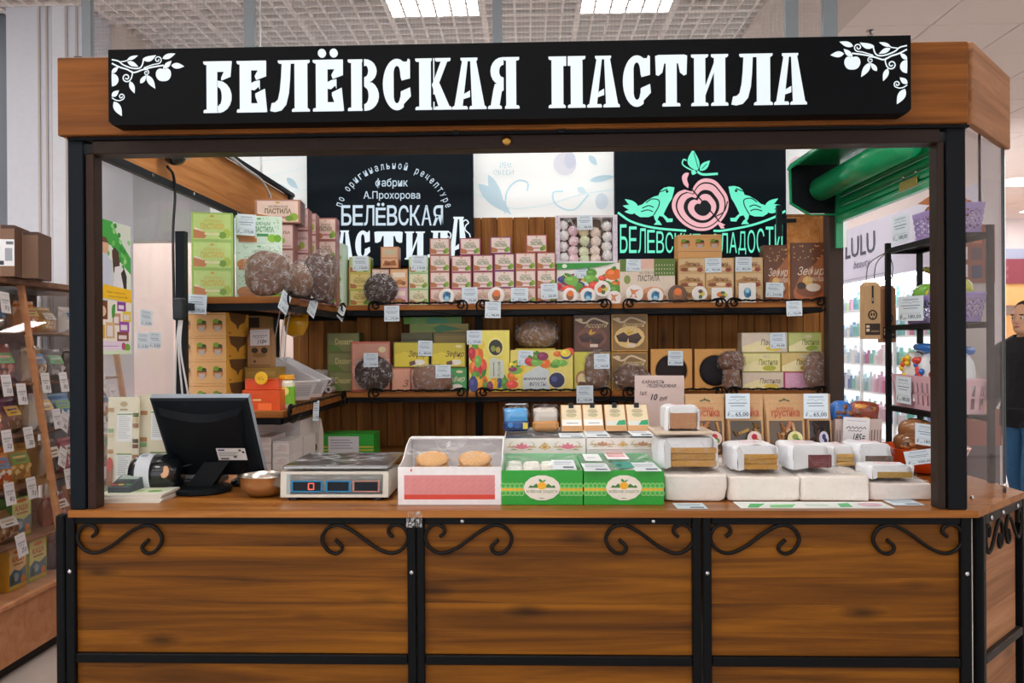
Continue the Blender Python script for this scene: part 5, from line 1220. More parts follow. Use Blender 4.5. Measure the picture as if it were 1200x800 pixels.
# jar with a yellow lid
p = AY(334, 468, 3.72)
j = empty('jar', (p.x, 3.75, ZLL + .0005), 'clear jar with yellow lid and green label by the white trays', 'jar')
m = MB(); m.lathe([(.036, 0), (.038, .01), (.038, .11), (.03, .13)], 'd9d6c0', 16); m.build('glass_body', GLOSSP, j, (0, 0, 0), (0, 0, 0), True)
m = MB(); m.lathe([(.0384, .02), (.0384, .1)], '7ab82a', 16); m.draw([('e', 0, .08, .02, .02, 'f0e06a'), ('r', -.026, .055, .026, .10, '2f9a3a'), ('e', 0, .08, .012, .014, 'f3ee8a')], lambda u, v, o_: (.039 * math.sin(u / .039), -.039 * math.cos(u / .039) - o_, v), .0005); m.build('label', CARD, j)
m = MB(); m.lathe([(.033, .131), (.035, .134), (.035, .150), (.032, .153)], 'f0a818', 16); m.build('lid', GLOSSP, j)
m = MB(); m.lathe([(.036, 0), (.038, .01), (.038, .10), (.031, .118)], 'a9a08a', 14); m.lathe([(.034, .119), (.036, .122), (.036, .137), (.03, .139)], 'a8843a', 14)
o = m.build('jar', GLOSSP, None, (AY(315, 440, 3.8).x + .012, 3.84, ZLL + .0005), (0, 0, 0), True); tag(o, 'jar with dull gold lid half hidden behind the yellow-lidded jar', 'jar')
# two long white trays running back along the shelf
def tray(x0, x1, y0, y1, z0, h, label, at):
    o = empty('white_tray', at, label, 'tray', 'long white plastic trays')
    o.rotation_euler = (.27, 0, R(48))
    w = (x1 - x0) / 2; t = .004; l = y1 - y0; s = .022
    m = MB()
    m.box(-w + s, .02, 0, w - s, l, t, 'e9e6e8')
    def wall(a, b, c, d_): m.mesh([a, b, c, d_] + [tuple(Vector(q) + Vector(nv)) for q in (a, b, c, d_)], [(0, 1, 2, 3), (7, 6, 5, 4), (0, 4, 5, 1), (1, 5, 6, 2), (2, 6, 7, 3), (3, 7, 4, 0)], 'efedf0')
    nv = (0, t, 0); wall((-w + s, .02, 0), (w - s, .02, 0), (w, 0, h), (-w, 0, h)); wall((-w + s, l, 0), (w - s, l, 0), (w, l, h), (-w, l, h))
    nv = (t, 0, 0); wall((-w + s, .02, 0), (-w + s, l, 0), (-w, l, h), (-w, 0, h))
    nv = (-t, 0, 0); wall((w - s, .02, 0), (w - s, l, 0), (w, l, h), (w, 0, h))
    m.build('shell', PLASTIC, o)
    m = MB(); m.box(-w - .006, -.008, h - .003, w + .006, .0, h + .003, 'f4f2f4'); m.box(-w - .006, 0, h - .003, -w, l, h + .003, 'f4f2f4'); m.box(w, 0, h - .003, w + .006, l, h + .003, 'f4f2f4'); m.build('rim', PLASTIC, o)
    m = MB(); m.draw([('r', -w + .03, .02, w - .03, h - .02, 'd8d9de')] + [('r', -w + .034, .03 + .012 * k, w - .036, .033 + .012 * k, 'a5a8b2') for k in range(4)], lambda u, v, o_: (u, .02 - .02 * v / h - o_, v), .0012); m.build('label', PAPER, o)
tray(0, .15, 0, .42, 0, .105, 'long tilted white tray, nearer of the two on the lower left shelf', (-1.125, 4.13, ZLL + .006))
tray(0, .13, 0, .42, 0, .105, 'long tilted white tray, farther of the two on the lower left shelf', (-1.115, 4.36, ZLL + .006))
# yellow bag hanging under the upper left shelf
p = AY(347, 383, 4.4)
m = MB(); m.blob(.062, .05, .055, 'e3a818', (0, 0, -.06), 18, 12, .8, .3, 1.6, 4); m.blob(.022, .02, .04, 'd99c14', (.045, 0, -.02), 10, 8, 1, .2, 2, 5)
o = m.build('yellow_bag', GLOSSP, None, (p.x, 4.4, ZUL - .055), (0, 0, 0), True); tag(o, 'crumpled yellow bag hanging below the upper left shelf', 'bag')
m = MB(); m.tube([(0, 0, -.0), (0, 0, .06)], .004, 'c9c0b0'); m.build('hook', STEEL, o, (0, 0, -.03))
m = MB()
for k, dx in enumerate((0, .03, .05)): m.tube(cr([(dx, 0, 0), (dx - .02, .0, -.10), (dx - .035, 0, -.2 - .02 * k), (dx - .03, 0, -.24)], 4), .0028, 'cfc6bd', 5)
o = m.build('cord_loops', PLASTIC, None, (AY(329, 370, 4.0).x, 4.0, ZUL - .031)); tag(o, 'loops of pale cord hanging below the upper left shelf', 'cord')
m = MB()
for dx, dz in ((0, 0), (.05, 0), (0, .05), (.05, .05), (.1, 0), (.1, .05), (0, .1), (.05, .1)):
    m.lathe([(.024, 0), (.024, .12), (.012, .1201), (.012, .119)], 'cfc8c2', 12, (dx, -dz, 0))
pz = AY(369, 440, 4.95)
for i, (dx, dz) in enumerate(((0, 0), (.047, 0), (.094, 0), (0, .047), (.047, .047), (.094, .047), (.0, .094), (.047, .094))):
    m = MB(); m.lathe([(.022, 0), (.022, .16), (.011, .1605), (.011, .11)], 'cdc5bf', 12)
    o = m.build('paper_roll', PAPER, None, (AY(366, 440, 4.9).x + dx, 4.9 + .16, ZLL + .024 + dz), (PI / 2, 0, 0)); tag(o, f'white till roll lying end-on in the dark corner, {ORD[i % 3]} from left, {["bottom", "middle", "top"][i // 3]} layer', 'paper roll', 'white till rolls')
# ------------------------------------------------------------------ on the low cabinets
ZC = .8685
q = random.Random(3)
k = 0
for (x0, x1, y0, d_, ys) in [(296, 340, 493, .2, 3), (318, 357, 508, .16, 2)]:
    pass
def whitebox(px0, px1, pyt, pyb, Y, zb, label, col='d6cdca'):
    return carton(px0, px1, pyt, Y, zb, .22, col, label, [('r', .0, .9, 1, .95, 'bfb4b0'), ('e', .6, .5, .3, .25, 'd0c2be'), ('r', .15, .3, .5, .34, 'b3a9a8')], 'white cartons below the left shelf', 'white_carton', ztop=None)
zz = ZC
for i, (a, b, yt) in enumerate(((297, 356, 534), (297, 356, 512), (297, 352, 493))):
    whitebox(a, b, yt, 0, 3.95, zz, f'white carton below the left shelf, {["bottom", "middle", "top"][i]} layer of rear stack'); zz = AY(325, yt, 3.95).z + .001
zz = ZC
for i, yt in enumerate((540, 522, 512)):
    whitebox(301, 318, yt, 0, 3.72, zz, f'small white carton by the monitor edge, {["bottom", "middle", "top"][i]} layer of front stack', 'dcd4d0'); zz = AY(310, yt, 3.72).z + .001
zz = ZC
for i, yt in enumerate((548, 533, 517)):
    whitebox(319.5, 339, yt, 0, 3.70, zz, f'small white carton behind the scale, {["bottom", "middle", "top"][i]} layer of second stack', 'd9d2d0'); zz = AY(330, yt, 3.70).z + .001
paper_bag(358, 374, 491, 4.3, ZC, .09, 'white paper bag standing below the left shelf corner', cols=('d9cfc6', 'c2b6aa'))
gb = carton(376, 438, 508.5, 4.72, ZC, .2, '2fae3a', 'green box with large white label on the low cabinet under back shelf', [('r', 0, .26, 1, .32, 'd8c24a'), ('r', 0, .4, 1, .46, 'd8c24a'), ('r', .14, .1, .72, .9, 'e3e6ee')] + [('r', .18, .72 - .12 * i, .55 + .05 * (i % 2), .75 - .12 * i, '8a90a0') for i in range(4)])
# ------------------------------------------------------------------ on the counter, left
# monitor seen from behind
mo = empty('monitor', (AZ(242, 573, WT).x, 3.0, WT), 'black computer monitor seen from behind, tilted back on a round foot', 'monitor')
m = MB(); m.lathe([(.100, 0), (.108, .004), (.108, .016), (.10, .021), (.05, .025), (.04, .026)], '14171b', 28); m.build('foot', DARKP, mo, (0, 0, 0), (0, 0, 0), False)
TH = math.atan2(.20, .315)
P0 = AY(257, 556, 3.07) - mo.location
def TM(a, b, c): return (P0.x + a, P0.y - b * math.sin(TH) - c * math.cos(TH), P0.z + b * math.cos(TH) - c * math.sin(TH))
m = MB()
W2, Hh = .174, .352
ring0 = [(-W2, 0, -.022), (W2, 0, -.022), (W2, Hh, -.022), (-W2, Hh, -.022)]
ring1 = [(-W2, 0, 0), (W2, 0, 0), (W2, Hh, 0), (-W2, Hh, 0)]
ring2 = [(-W2 + .012, .012, .008), (W2 - .012, .012, .008), (W2 - .012, Hh - .006, .008), (-W2 + .012, Hh - .006, .008)]
vs = [TM(*p) for p in ring0 + ring1 + ring2]
m.mesh(vs, [(0, 1, 5, 4), (1, 2, 6, 5), (2, 3, 7, 6), (3, 0, 4, 7), (4, 5, 9, 8), (5, 6, 10, 9), (6, 7, 11, 10), (7, 4, 8, 11), (8, 9, 10, 11), (3, 2, 1, 0)], '161c22')
m.build('bezel', DARKP, mo)
m = MB(); m.mesh([TM(*p) for p in ((W2 + .0005, 0, -.024), (W2 + .0005, 0, 0), (W2 + .0005, Hh, 0), (W2 + .0005, Hh, -.024), (W2 - .004, 0, .0008), (W2 - .004, Hh, .0008))], [(0, 1, 2, 3), (1, 4, 5, 2)], '9aa3ad'); m.mesh([TM(*p) for p in ((-W2, Hh + .0005, -.024), (W2, Hh + .0005, -.024), (W2, Hh + .0005, 0), (-W2, Hh + .0005, 0))], [(0, 1, 2, 3)], '8d969f'); m.build('silver_edge', PLASTIC, mo)
m = MB()
top = [(-.155 + .31 * k / 12, Hh - .03 - .035 * math.sin(PI * k / 12)) for k in range(13)]
low = [(.118, .05), (.105, .03), (-.105, .03), (-.118, .05)]
o1 = top + low
o2 = [(x * .88, .035 + (y - .035) * .93) for x, y in o1]
vs = [TM(x, y, .006) for x, y in o1] + [TM(x, y, .034) for x, y in o2]
n = len(o1)
m.mesh(vs, [(i, n + i, n + (i + 1) % n, (i + 1) % n) for i in range(n)] + [tuple(range(n, 2 * n))], '101418')
m.build('back_shell', DARKP, mo)
m = MB(); m.draw([('r', .03, .10, .135, .155, 'd6d2d0'), ('r', .036, .143, .06, .150, '3a4a7a'), ('r', .036, .134, .11, .137, '8a8a8c'), ('r', .036, .127, .10, .130, '8a8a8c'), ('r', .036, .12, .105, .123, '8a8a8c'), ('e', .115, .146, .005, .005, '3a3a3c'), ('e', .126, .138, .005, .005, '3a3a3c'), ('r', .04, .105, .07, .112, '5a5a5c'), ('r', .088, .112, .1, .122, '5a5a5c')], lambda u, v, o: TM(u, v, .0345 + o), .0006); m.build('rating_label', PAPER, mo)
m = MB()
pA = Vector(TM(0, .09, .03)); 
m.mesh([(-.045, -.03, .02), (.045, -.03, .02), (.045, .03, .02), (-.045, .03, .02), (P0.x - .04 + .02, pA.y - .02, pA.z), (P0.x + .05 + .02, pA.y - .02, pA.z), (P0.x + .05 + .02, pA.y + .05, pA.z + .02), (P0.x - .04 + .02, pA.y + .05, pA.z + .02)], [(0, 1, 5, 4), (1, 2, 6, 5), (2, 3, 7, 6), (3, 0, 4, 7), (4, 5, 6, 7), (3, 2, 1, 0)], '0f1215'); m.build('neck', DARKP, mo)
m = MB(); m.tube(cr([(P0.x - .03, pA.y + .02, pA.z), (-.09, -.01, .08), (-.17, .02, .02), (-.26, .05, .008), (-.33, .1, .006)], 6), .004, '0d0f11', 6); m.build('cable', PLASTIC, mo)
# keyboard behind
kb = empty('keyboard', (AZ(205, 556, WT).x + .05, 3.12, WT + .001), 'dark keyboard behind the black monitor', 'keyboard')
m = MB(); m.cbox(-.22, 0, 0, .22, .15, .018, '1b2126'); m.build('body', PLASTIC, kb)
ky = MB()
for i in range(18):
    for j in range(5): ky.box(-.21 + .0235 * i, .012 + .026 * j, .018, -.19 + .0235 * i, .033 + .026 * j, .025, '39434b')
o = ky.build('keys', PLASTIC, kb); o['kind'] = 'stuff'
# label printer / scanner drum
sc_ = empty('label_printer', (AY(184, 545, 2.97).x, 2.97, WT), 'rounded black label printer with a white paper band beside the monitor', 'printer')
m = MB(); pf = [(.02, -.085), (.055, -.082), (.068, -.06), (.07, 0), (.068, .05), (.05, .085), (.02, .09)]
m.lathe(pf, '121519', 24); m.build('drum', GLOSSP, sc_, (0, 0, .071), (0, PI / 2, 0), True)
m = MB(); m.lathe([(.0705, -.052), (.0712, -.05), (.0722, -.003), (.0712, 0)], 'd9dde3', 24); m.draw([('r', -.035, -.045, -.02, -.02, '9aa2ae'), ('r', -.014, -.048, -.01, -.008, 'a8aebb')], lambda u, v, o: (-.0727 * math.cos(u / .07) - o, .0727 * math.sin(u / .07), v), .0005); m.build('paper_band', PAPER, sc_, (0, 0, .071), (0, PI / 2, 0), True)
m = MB(); m.lathe([(.016, 0), (.014, .003), (.002, .004)], 'd9a47a', 14, sy=1.4); m.build('button', PLASTIC, sc_, (.055, -.062, .085), (PI / 2 - .3, 0, 0))
m = MB(); m.cbox(-.09, -.03, 0, .10, .08, .02, '16191d'); m.build('base', PLASTIC, sc_)
# mouse
m = MB(); m.blob(.045, .03, .022, '14181c', (0, 0, .013), 16, 10, .9, 0, flat=.6); o = m.build('computer_mouse', GLOSSP, None, (AZ(311, 556, WT).x, 3.12, WT), (0, 0, .3), True); tag(o, 'glossy black computer mouse behind the steel bowl', 'mouse')
# brochures and card terminal
bq = AZ(150, 588, WT)
for i in range(6):
    m = MB(); m.box(-.11, 0, 0, .11, .15, .0045, 'ddd8cc')
    m.draw([('r', -.1, .02, .1, .13, 'cfd8b8'), ('r', -.06, .05, .02, .09, 'a9b98a'), ('e', .06, .06, .025, .02, '6f9a4a')], lambda u, v, o: (u, v, .0045 + o), .0004)
    o = m.build('brochure', PAPER, None, (-1.355 + .004 * (i % 3), 2.775 + .003 * ((i * 2) % 3), WT + .0048 * i), (0, 0, .05 + .03 * (i % 4 - 1.5))); tag(o, f'glossy folded brochure, {ORD[i]} from the bottom of the pile under the card terminal', 'brochure', 'pile of brochures')
ct_ = empty('card_terminal', (AY(141, 570, 2.82).x, 2.81, WT + .0292), 'small grey card terminal with coloured keys on brochure pile', 'card terminal')
m = MB(); m.mesh([(-.039, 0, 0), (.039, 0, 0), (.041, .10, 0), (-.041, .10, 0), (-.039, 0, .018), (.039, 0, .018), (.041, .10, .043), (-.041, .10, .043)], [(0, 1, 5, 4), (4, 5, 6, 7), (1, 2, 6, 5), (2, 3, 7, 6), (3, 0, 4, 7), (3, 2, 1, 0)], '4a5157'); m.build('body', PLASTIC, ct_)
m = MB(); TT = lambda u, v, o: (u, v * .7, .0182 + .25 * v * .7 + o)
m.draw([('r', -.034, .095, .034, .14, '9fb0a4')] + [('r', -.034 + .025 * i, .04 + .02 * j, -.016 + .025 * i, .054 + .02 * j, '2c3136') for i in range(3) for j in range(2)] + [('r', -.034, .016, -.016, .03, 'c9403a'), ('r', -.009, .016, .009, .03, 'd9b93a'), ('r', .016, .016, .034, .03, '3f9a5a')], TT, .001); m.build('keypad', PLASTIC, ct_)
# two menu leaflets standing by the left pane
def menu(px0, px1, pyt, Y, label, seed, rz=0.0):
    a, b = AY(px0, pyt, Y), AY(px1, pyt, Y)
    w, h = b.x - a.x, a.z - WT - .001
    q = random.Random(seed)
    m = MB(); m.box(-w / 2, 0, 0, w / 2, .003, h, 'd6ceb4')
    sh = [('e', .5, .92, .12, .03, 'a9946a'), ('r', .38, .85, .62, .868, '8a7a54'), ('r', .3, .5, .78, .83, 'e3e4e2'), ('r', .3, .8, .78, .815, '5f8a3a'), ('r', .3, .08, .78, .36, 'e0e2e0'), ('r', .3, .355, .78, .37, '5f8a3a')]
    sh += [('r', .34, .78 - .022 * i, .6 + .14 * q.random(), .788 - .022 * i, 'a6adb0') for i in range(12)] + [('r', .34, .33 - .022 * i, .6 + .14 * q.random(), .338 - .022 * i, 'a6adb0') for i in range(10)]
    for i in range(14):
        x = q.choice([.12, .9]); sh.append(('r', x - .09, .08 + .058 * i, x + .09, .125 + .058 * i, q.choice(['6b4632', '4a3a2c', '8a9a4a', '9a6a4a', 'c9b48a', '7aa06a', '5a6a3a', 'a8794a'])))
    sh += [('r', 0, 0, .2, .2, '8a5634'), ('e', .1, .25, .1, .08, 'b93a2a')]
    m.draw(sh, lambda u, v, o: (-w / 2 + u * w, -o, v * h), .0006, .0001)
    o = m.build('menu_leaflet', PAPER, None, ((a.x + b.x) / 2, Y, WT), (-.06, 0, rz)); tag(o, label, 'leaflet', 'standing menu leaflets')
menu(124, 161, 465, 3.10, 'cream menu leaflet standing upright beside the left post', 1)
menu(161.5, 206, 462, 3.12, 'cream menu leaflet standing half behind the monitor', 2)
# steel bowl
m = MB(); m.lathe([(.035, 0), (.055, .003), (.076, .022), (.088, .048), (.092, .072), (.094, .073), (.09, .072), (.082, .044), (.056, .012), (.02, .008)], 'd6cdc2', 32); o = m.build('steel_bowl', STEEL, None, (AZ(303, 584, WT).x, 2.925, WT), (0, 0, 0), True); tag(o, 'shiny steel bowl beside the electronic scale', 'bowl')
# electronic scale
x0, x1 = AY(328.5, 585, 2.815).x, AY(455, 585, 2.815).x
sl = empty('electronic_scale', ((x0 + x1) / 2, 2.815, WT), 'cream electronic counter scale with three dark displays and steel pan', 'scale')
w = (x1 - x0) / 2
m = MB()
pf = [(0, .012), (.335, .012), (.335, .075), (.05, .098), (.006, .098)]
m.prism([(a, b) for a, b in pf], -w, w, 'd3cec2', lambda a, b, c: (c, a, b)); m.build('housing', PLASTIC, sl)
def TS(u, v, o): return (u, .001 + .006 * (v - .012) / .086 - o, v)
m = MB(); m.draw([('r', -w * .84, .022, w * .90, .090, '1c4668'), ('r', -w * .89, .022, -w * .82, .090, '9fb0b4')], TS, .001)
for (a, b, c, t) in ((-.80, -.22, '2f86b8', 'МАССА, КГ'), (-.16, .30, '2f86b8', 'ЦЕНА, РУБ'), (.34, .84, 'b9857a', 'СТОИМОСТЬ, РУБ')):
    m.draw([('r', w * a, .030, w * b, .068, c), ('r', w * a + .006, .034, w * b - .006, .064, '20262c'), ('t', t, w * a + (b - a) * w * .3, .073, w * b - (b - a) * w * .1, .081, 'cfd8dc')], TS, .0016)
m.build('display_panel', DARKP, sl)
m = MB(); m.draw([('s', s2([(-.088, .039), (-.070, .039), (-.070, .059), (-.088, .059), (-.088, .039)], 1), .004, 'ff5030')], TS, .003); m.build('digit', vmat('red_led', .5, var=0, emit=1.2), sl)
m = MB(); m.cbox(-w + .005, .01, .106, w + .0, .36, .118, 'b9bcc0', .004); m.box(-w + .09, .12, .085, w - .09, .24, .1065, '8a8c90'); m.build('pan', STEEL, sl)
m = MB(); m.box(-w + .01, .015, .1185, w - .005, .355, .1192, 'ffffff'); m.build('pan_cover', SHEET, sl)
for sx in (-1, 1):
    for y in (.03, .3): m = MB(); m.lathe([(.02, 0), (.02, .013)], '1c1c1e', 12, (sx * (w - .04), y, 0)); m.build('leg', PLASTIC, sl)
# ------------------------------------------------------------------ biscuit display box
YB = 2.745
x0, x1 = AY(466.5, 592, YB).x, AY(588, 592, YB).x
bb = empty('biscuit_box', ((x0 + x1) / 2, YB, WT), 'open white display box with pink front panel and biscuits under film', 'box')
w = (x1 - x0) / 2; t = .003
m = MB()
m.box(-w, 0, 0, w, t, .125, 'eeebec'); m.box(-w, t, 0, w, .33, t, 'e3dfdf'); m.box(-w, .33, 0, w, .333, .19, 'e9e6e8')
for s_ in (-1, 1):
    xa, xb = (-w, -w + t) if s_ < 0 else (w - t, w)
    m.prism([(t, 0), (.33, 0), (.33, .19), (.27, .19), (.20, .175), (.10, .135), (.04, .125), (t, .125)], xa, xb, 'ecebee', lambda a, b, c: (c, a, b))
m.box(-w + t, .27, .186, w - t, .33, .19, 'f3f1f3')
m.draw([('r', -w * .88, .018, w * .87, .098, 'd98a8a'), ('r', -w * .88, .018, w * .87, .034, 'd8432f')] + [('s', [(-w * .86 + .022 * i, .04 + .018 * j), (-w * .86 + .022 * i + .012, .05 + .018 * j)], .0016, 'cf7a7c') for i in range(14) for j in range(3)] + [('p', [(-w * .75, .109), (-w * .72, .113), (-w * .73, .121), (-w * .755, .117)], 'd8432f')], lambda u, v, o: (u, -o, v), .0006, .0001)
m.build('tray', CARD, bb)
m = MB()
vs, fs = [], []
N1, N2 = 14, 10
for j in range(N2 + 1):
    for i in range(N1 + 1):
        y = .004 + .325 * j / N2; z = .128 + (.06 * min(1, max(0, (y - .03) / .24))) ; u = -w + t + (2 * w - 2 * t) * i / N1
        vs.append((u, y, z + .006 * noise.noise(Vector((u * 25, y * 25, 1))) - .012 * math.sin(PI * i / N1) * math.sin(PI * j / N2)))
for j in range(N2):
    for i in range(N1): fs.append((j * (N1 + 1) + i, j * (N1 + 1) + i + 1, (j + 1) * (N1 + 1) + i + 1, (j + 1) * (N1 + 1) + i))
m.mesh(vs, fs, 'ffffff'); m.build('cellophane_cover', SHEET, bb, smooth=True)
def biscuit(x, y, z, r_, rz, label):
    m = MB(); n = 28; vs = []
    pr = [(.0, .0), (.9, 0), (1, .006), (.98, .013), (.8, .02), (.4, .024), (0, .024)]
    for rr, zz in pr:
        for k in range(n):
            a = 2 * PI * k / n; q = r_ * max(rr, .001) * (1 + (.04 if rr > .5 else 0) * math.cos(14 * a)); vs.append((q * math.cos(a), q * math.sin(a), zz))
    fs = [(i * n + k, i * n + (k + 1) % n, (i + 1) * n + (k + 1) % n, (i + 1) * n + k) for i in range(len(pr) - 1) for k in range(n)]
    m.mesh(vs, fs, 'd9a873'); o = m.build('biscuit', CAKE, None, (bb.location.x + x, YB + y, WT + z), (.30, 0, 0), True); tag(o, label, 'biscuit', 'biscuits in the pink fronted box')
for gx, nm in ((-.075, 'left'), (.075, 'right')):
    for k in range(5): biscuit(gx + .004 * ((k * 3) % 3 - 1), .165 + .006 * k, .014 + .0255 * k, .062 - .001 * k, k, f'round golden biscuit, {["bottom", "second", "third", "fourth", "topmost"][k]} of the {nm} pile in the white box')
# ------------------------------------------------------------------ two green marshmallow boxes
def green_box(px0, px1, label, kind):
    x0, x1 = AY(px0, 592, YB).x, AY(px1, 592, YB).x
    o = empty('green_box', ((x0 + x1) / 2, YB, WT), label, 'box', 'green boxes at the counter edge'); w = (x1 - x0) / 2; h = .113; d = .40; t = .003
    m = MB(); G_ = '22a02c'
    m.box(-w, 0, 0, w, t, h, G_); m.box(-w, d - t, 0, w, d, h + .004, '8fd0a0'); m.box(-w, t, 0, -w + t, d - t, h, '5fbf7a'); m.box(w - t, t, 0, w, d - t, h, '5fbf7a'); m.box(-w + t, t, 0, w - t, d - t, t, 'cfe8d8')
    T = lambda u, v, o_: (-w + u * 2 * w, -o_, v * h)
    sh = [('r', 0, .40, 1, .50, 'f0b824')]
    for k in range(18):
        u = (k + .5) / 18
        if abs(u - .5) < .2: continue
        for s_, v in ((1, .56), (-1, .34)):
            sh.append(('e', u, v, .036, .085, '7fc46a')); sh.append(('e', u, v, .022, .05, '3fae42'))
    sh += [('e', .5, .5, .225, .37, 'e9e2d4'), ('p', [(.33, .5), (.36, .58), (.39, .55), (.43, .63), (.46, .56), (.54, .56), (.58, .62), (.62, .55), (.65, .58), (.67, .5)], '3f7a34'), ('e', .5, .56, .055, .11, 'f0b020'), ('p', leaf((.495, .66), (.47, .77), .02), '3f8a34'), ('p', leaf((.505, .66), (.55, .74), .015), '3f8a34'), ('t', 'БЕЛЁВСКИЕ СЛАДОСТИ', .31, .34, .69, .45, '6a7a4a', 0, .012), ('p', leaf((.46, .2), (.54, .2), .01), '4a7a3a')]
    m.draw(sh, T, .0006, .00008); m.build('body', CARD, o)
    m = MB(); m.box(-w + t, t + .002, h + .0, w - t, d - t, h + .001, 'ffffff'); m.build('film_cover', SHEET, o)
    return o, w, h
g1, w1, h1 = green_box(587.5, 683, 'left green box with yellow apple emblem, filled with white marshmallows', 0)
g2, w2, h2 = green_box(684.5, 778, 'right green box with yellow apple emblem and label under film', 1)
for i in range(4):
    for j in range(5):
        mmk = marsh('f2eee8') if not ('big' in mm) else mm['big']
        o = ob('marshmallow', marsh('f1efe6'), None, (g1.location.x - w1 + .037 + .0635 * i, YB + .045 + .066 * j, WT + .078), (PI / 2, 0, i * .7 + j))
        tag(o, f'white marshmallow, {ORD[j]} row from the front, {ORD[i]} from left in green box', 'marshmallow', 'marshmallows in the left green box')
for i in range(3):
    for j in range(4):
        o = ob('marshmallow', marsh('b9c4c0' if 0 else 'd5dcd8'), None, (g2.location.x - w2 + .06 + .07 * i, YB + .09 + .075 * j, WT + .05), (PI / 2, 0, i + j)); tag(o, f'greyish marshmallow, {ORD[j]} row from the front, {ORD[i]} from left in right green box', 'marshmallow', 'marshmallows in the right green box')
def flat_card(px0, px1, py0, py1, z, label, col='dfe6ea', lines=True, rz=0, name='price_tag', cat='price tag', shapes=None, tilt=0):
    a = AZ((px0 + px1) / 2, py1, z); w = (AZ(px1, py1, z).x - AZ(px0, py1, z).x); d = AZ((px0 + px1) / 2, py0, z).y - a.y
    m = MB(); m.box(-w / 2, 0, 0, w / 2, d, .0008, col)
    sh = shapes or [('r', .1, .7, .9, .8, '9aa6b4'), ('r', .1, .5, .8, .58, '9aa6b4'), ('r', .45, .12, .9, .28, '5a6a7a')]
    m.draw(sh, lambda u, v, o_: (-w / 2 + u * w, v * d, .0008 + o_), .0003, .0001)
    o = m.build(name, PAPER, None, (a.x, a.y, z), (tilt, 0, rz)); return tag(o, label, cat, 'price tags' if cat == 'price tag' else None)
zt_ = WT + .113 + .002
flat_card(648, 676, 539, 550, zt_, 'white price tag lying on the film of the left green box')
flat_card(685, 716, 543, 552, zt_, 'white price tag lying at front left of the right green box')
flat_card(745, 776, 542, 552, zt_, 'white price tag lying at front right of the right green box')
flat_card(712, 738, 529, 538, zt_, 'white label with red print lying on the right green box film', 'e9e4e6', shapes=[('r', .1, .3 + .15 * i, .9, .38 + .15 * i, 'd96a7a') for i in range(4)], name='paper_label', cat='label')
flat_card(722, 744, 541, 548, zt_ + .0002, 'small teal label lying on the right green box film', '3f9a8a', shapes=[('r', .1, .2, .4, .6, '2a6a5a')], name='paper_label', cat='label')
flat_card(686, 706, 532, 540, zt_, 'crumpled white slip at the back left of the right green box', 'e3e6e6', shapes=[('r', .2, .4, .7, .5, 'b0b6ba')], name='paper_label', cat='label')
# risers with floral boxes
YR = 3.16
def floral(px0, px1, pyt, pyb, label, rz=0):
    x0, x1 = AY(px0, pyb, YR).x, AY(px1, pyb, YR).x; zb = AY((px0 + px1) / 2, pyb, YR).z; zt = AY((px0 + px1) / 2, pyt, YR).z
    w = (x1 - x0) / 2; h = zt - zb
    m = MB(); m.box(-w, 0, 0, w, .42, zb - WT - .001, 'e0dcd8'); r_ = m.build('white_carton', CARD, None, ((x0 + x1) / 2, YR + .003, WT)); tag(r_, f'plain white carton hidden under {label.split(" with")[0]}', 'box')
    o = empty('floral_box', ((x0 + x1) / 2, YR, zb), label, 'box', 'white boxes with floral border'); t = .003
    m = MB(); m.box(-w, 0, 0, w, t, h, 'e6e0da'); m.box(-w, t, 0, -w + t, .42, h, 'e6e0da'); m.box(w - t, t, 0, w, .42, h, 'e6e0da'); m.box(-w + t, .417, 0, w - t, .42, h, 'e6e0da'); m.box(-w + t, t, 0, w - t, .417, h - .012, '4a5058')
    T = lambda u, v, o_: (-w + u * 2 * w, -o_, v * h)
    sh = []
    for c in (.22, .78):
        for k in range(-2, 3): sh.append(('p', leaf((c, .3), (c + .06 * k, .75 - .1 * abs(k)), .03), 'd97a8a' if 'left' in label else 'b98a6a'))
        for s_ in (-1, 1): sh += [('s', s2([(c, .2), (c + s_ * .08, .3), (c + s_ * .15, .6), (c + s_ * .11, .8)]), .012, 'b9a878'), ('p', leaf((c + s_ * .06, .3), (c + s_ * .14, .25), .04), 'b0a46a'), ('p', leaf((c + s_ * .1, .4), (c + s_ * .18, .5), .04), 'c2a878')]
    sh += [('p', [(.42, .4), (.5, .75), (.58, .4), (.5, .25)], 'c9a86a'), ('e', .5, .45, .05, .14, 'e0c48a'), ('e', .5, .45, .03, .08, 'b98a54')]
    m.draw(sh, T, .0006, .0001); m.build('body', CARD, o)
    m = MB(); m.box(-w + t, t, h - .004, w - t, .417, h - .003, 'ffffff'); m.build('film_cover', SHEET, o)
    return o.location.x, zt
fx1, fz1 = floral(590.5, 686.5, 513.5, 531.5, 'left white floral box with pink flowers on its front edge')
fx2, fz2 = floral(687.5, 772, 513, 526.5, 'right white floral box with brown sprigs on its front edge')
flat_card(656, 686, 507.5, 512.5, fz1 + .001, 'white price slip on the left floral box')
flat_card(688, 716, 503.5, 512, fz2 + .001, 'white price slip at the front left of the right floral box')
flat_card(742, 768, 503, 511, fz2 + .001, 'white price slip at the front right of the right floral box')
YT = 3.40
zs_ = fz1 + .0015
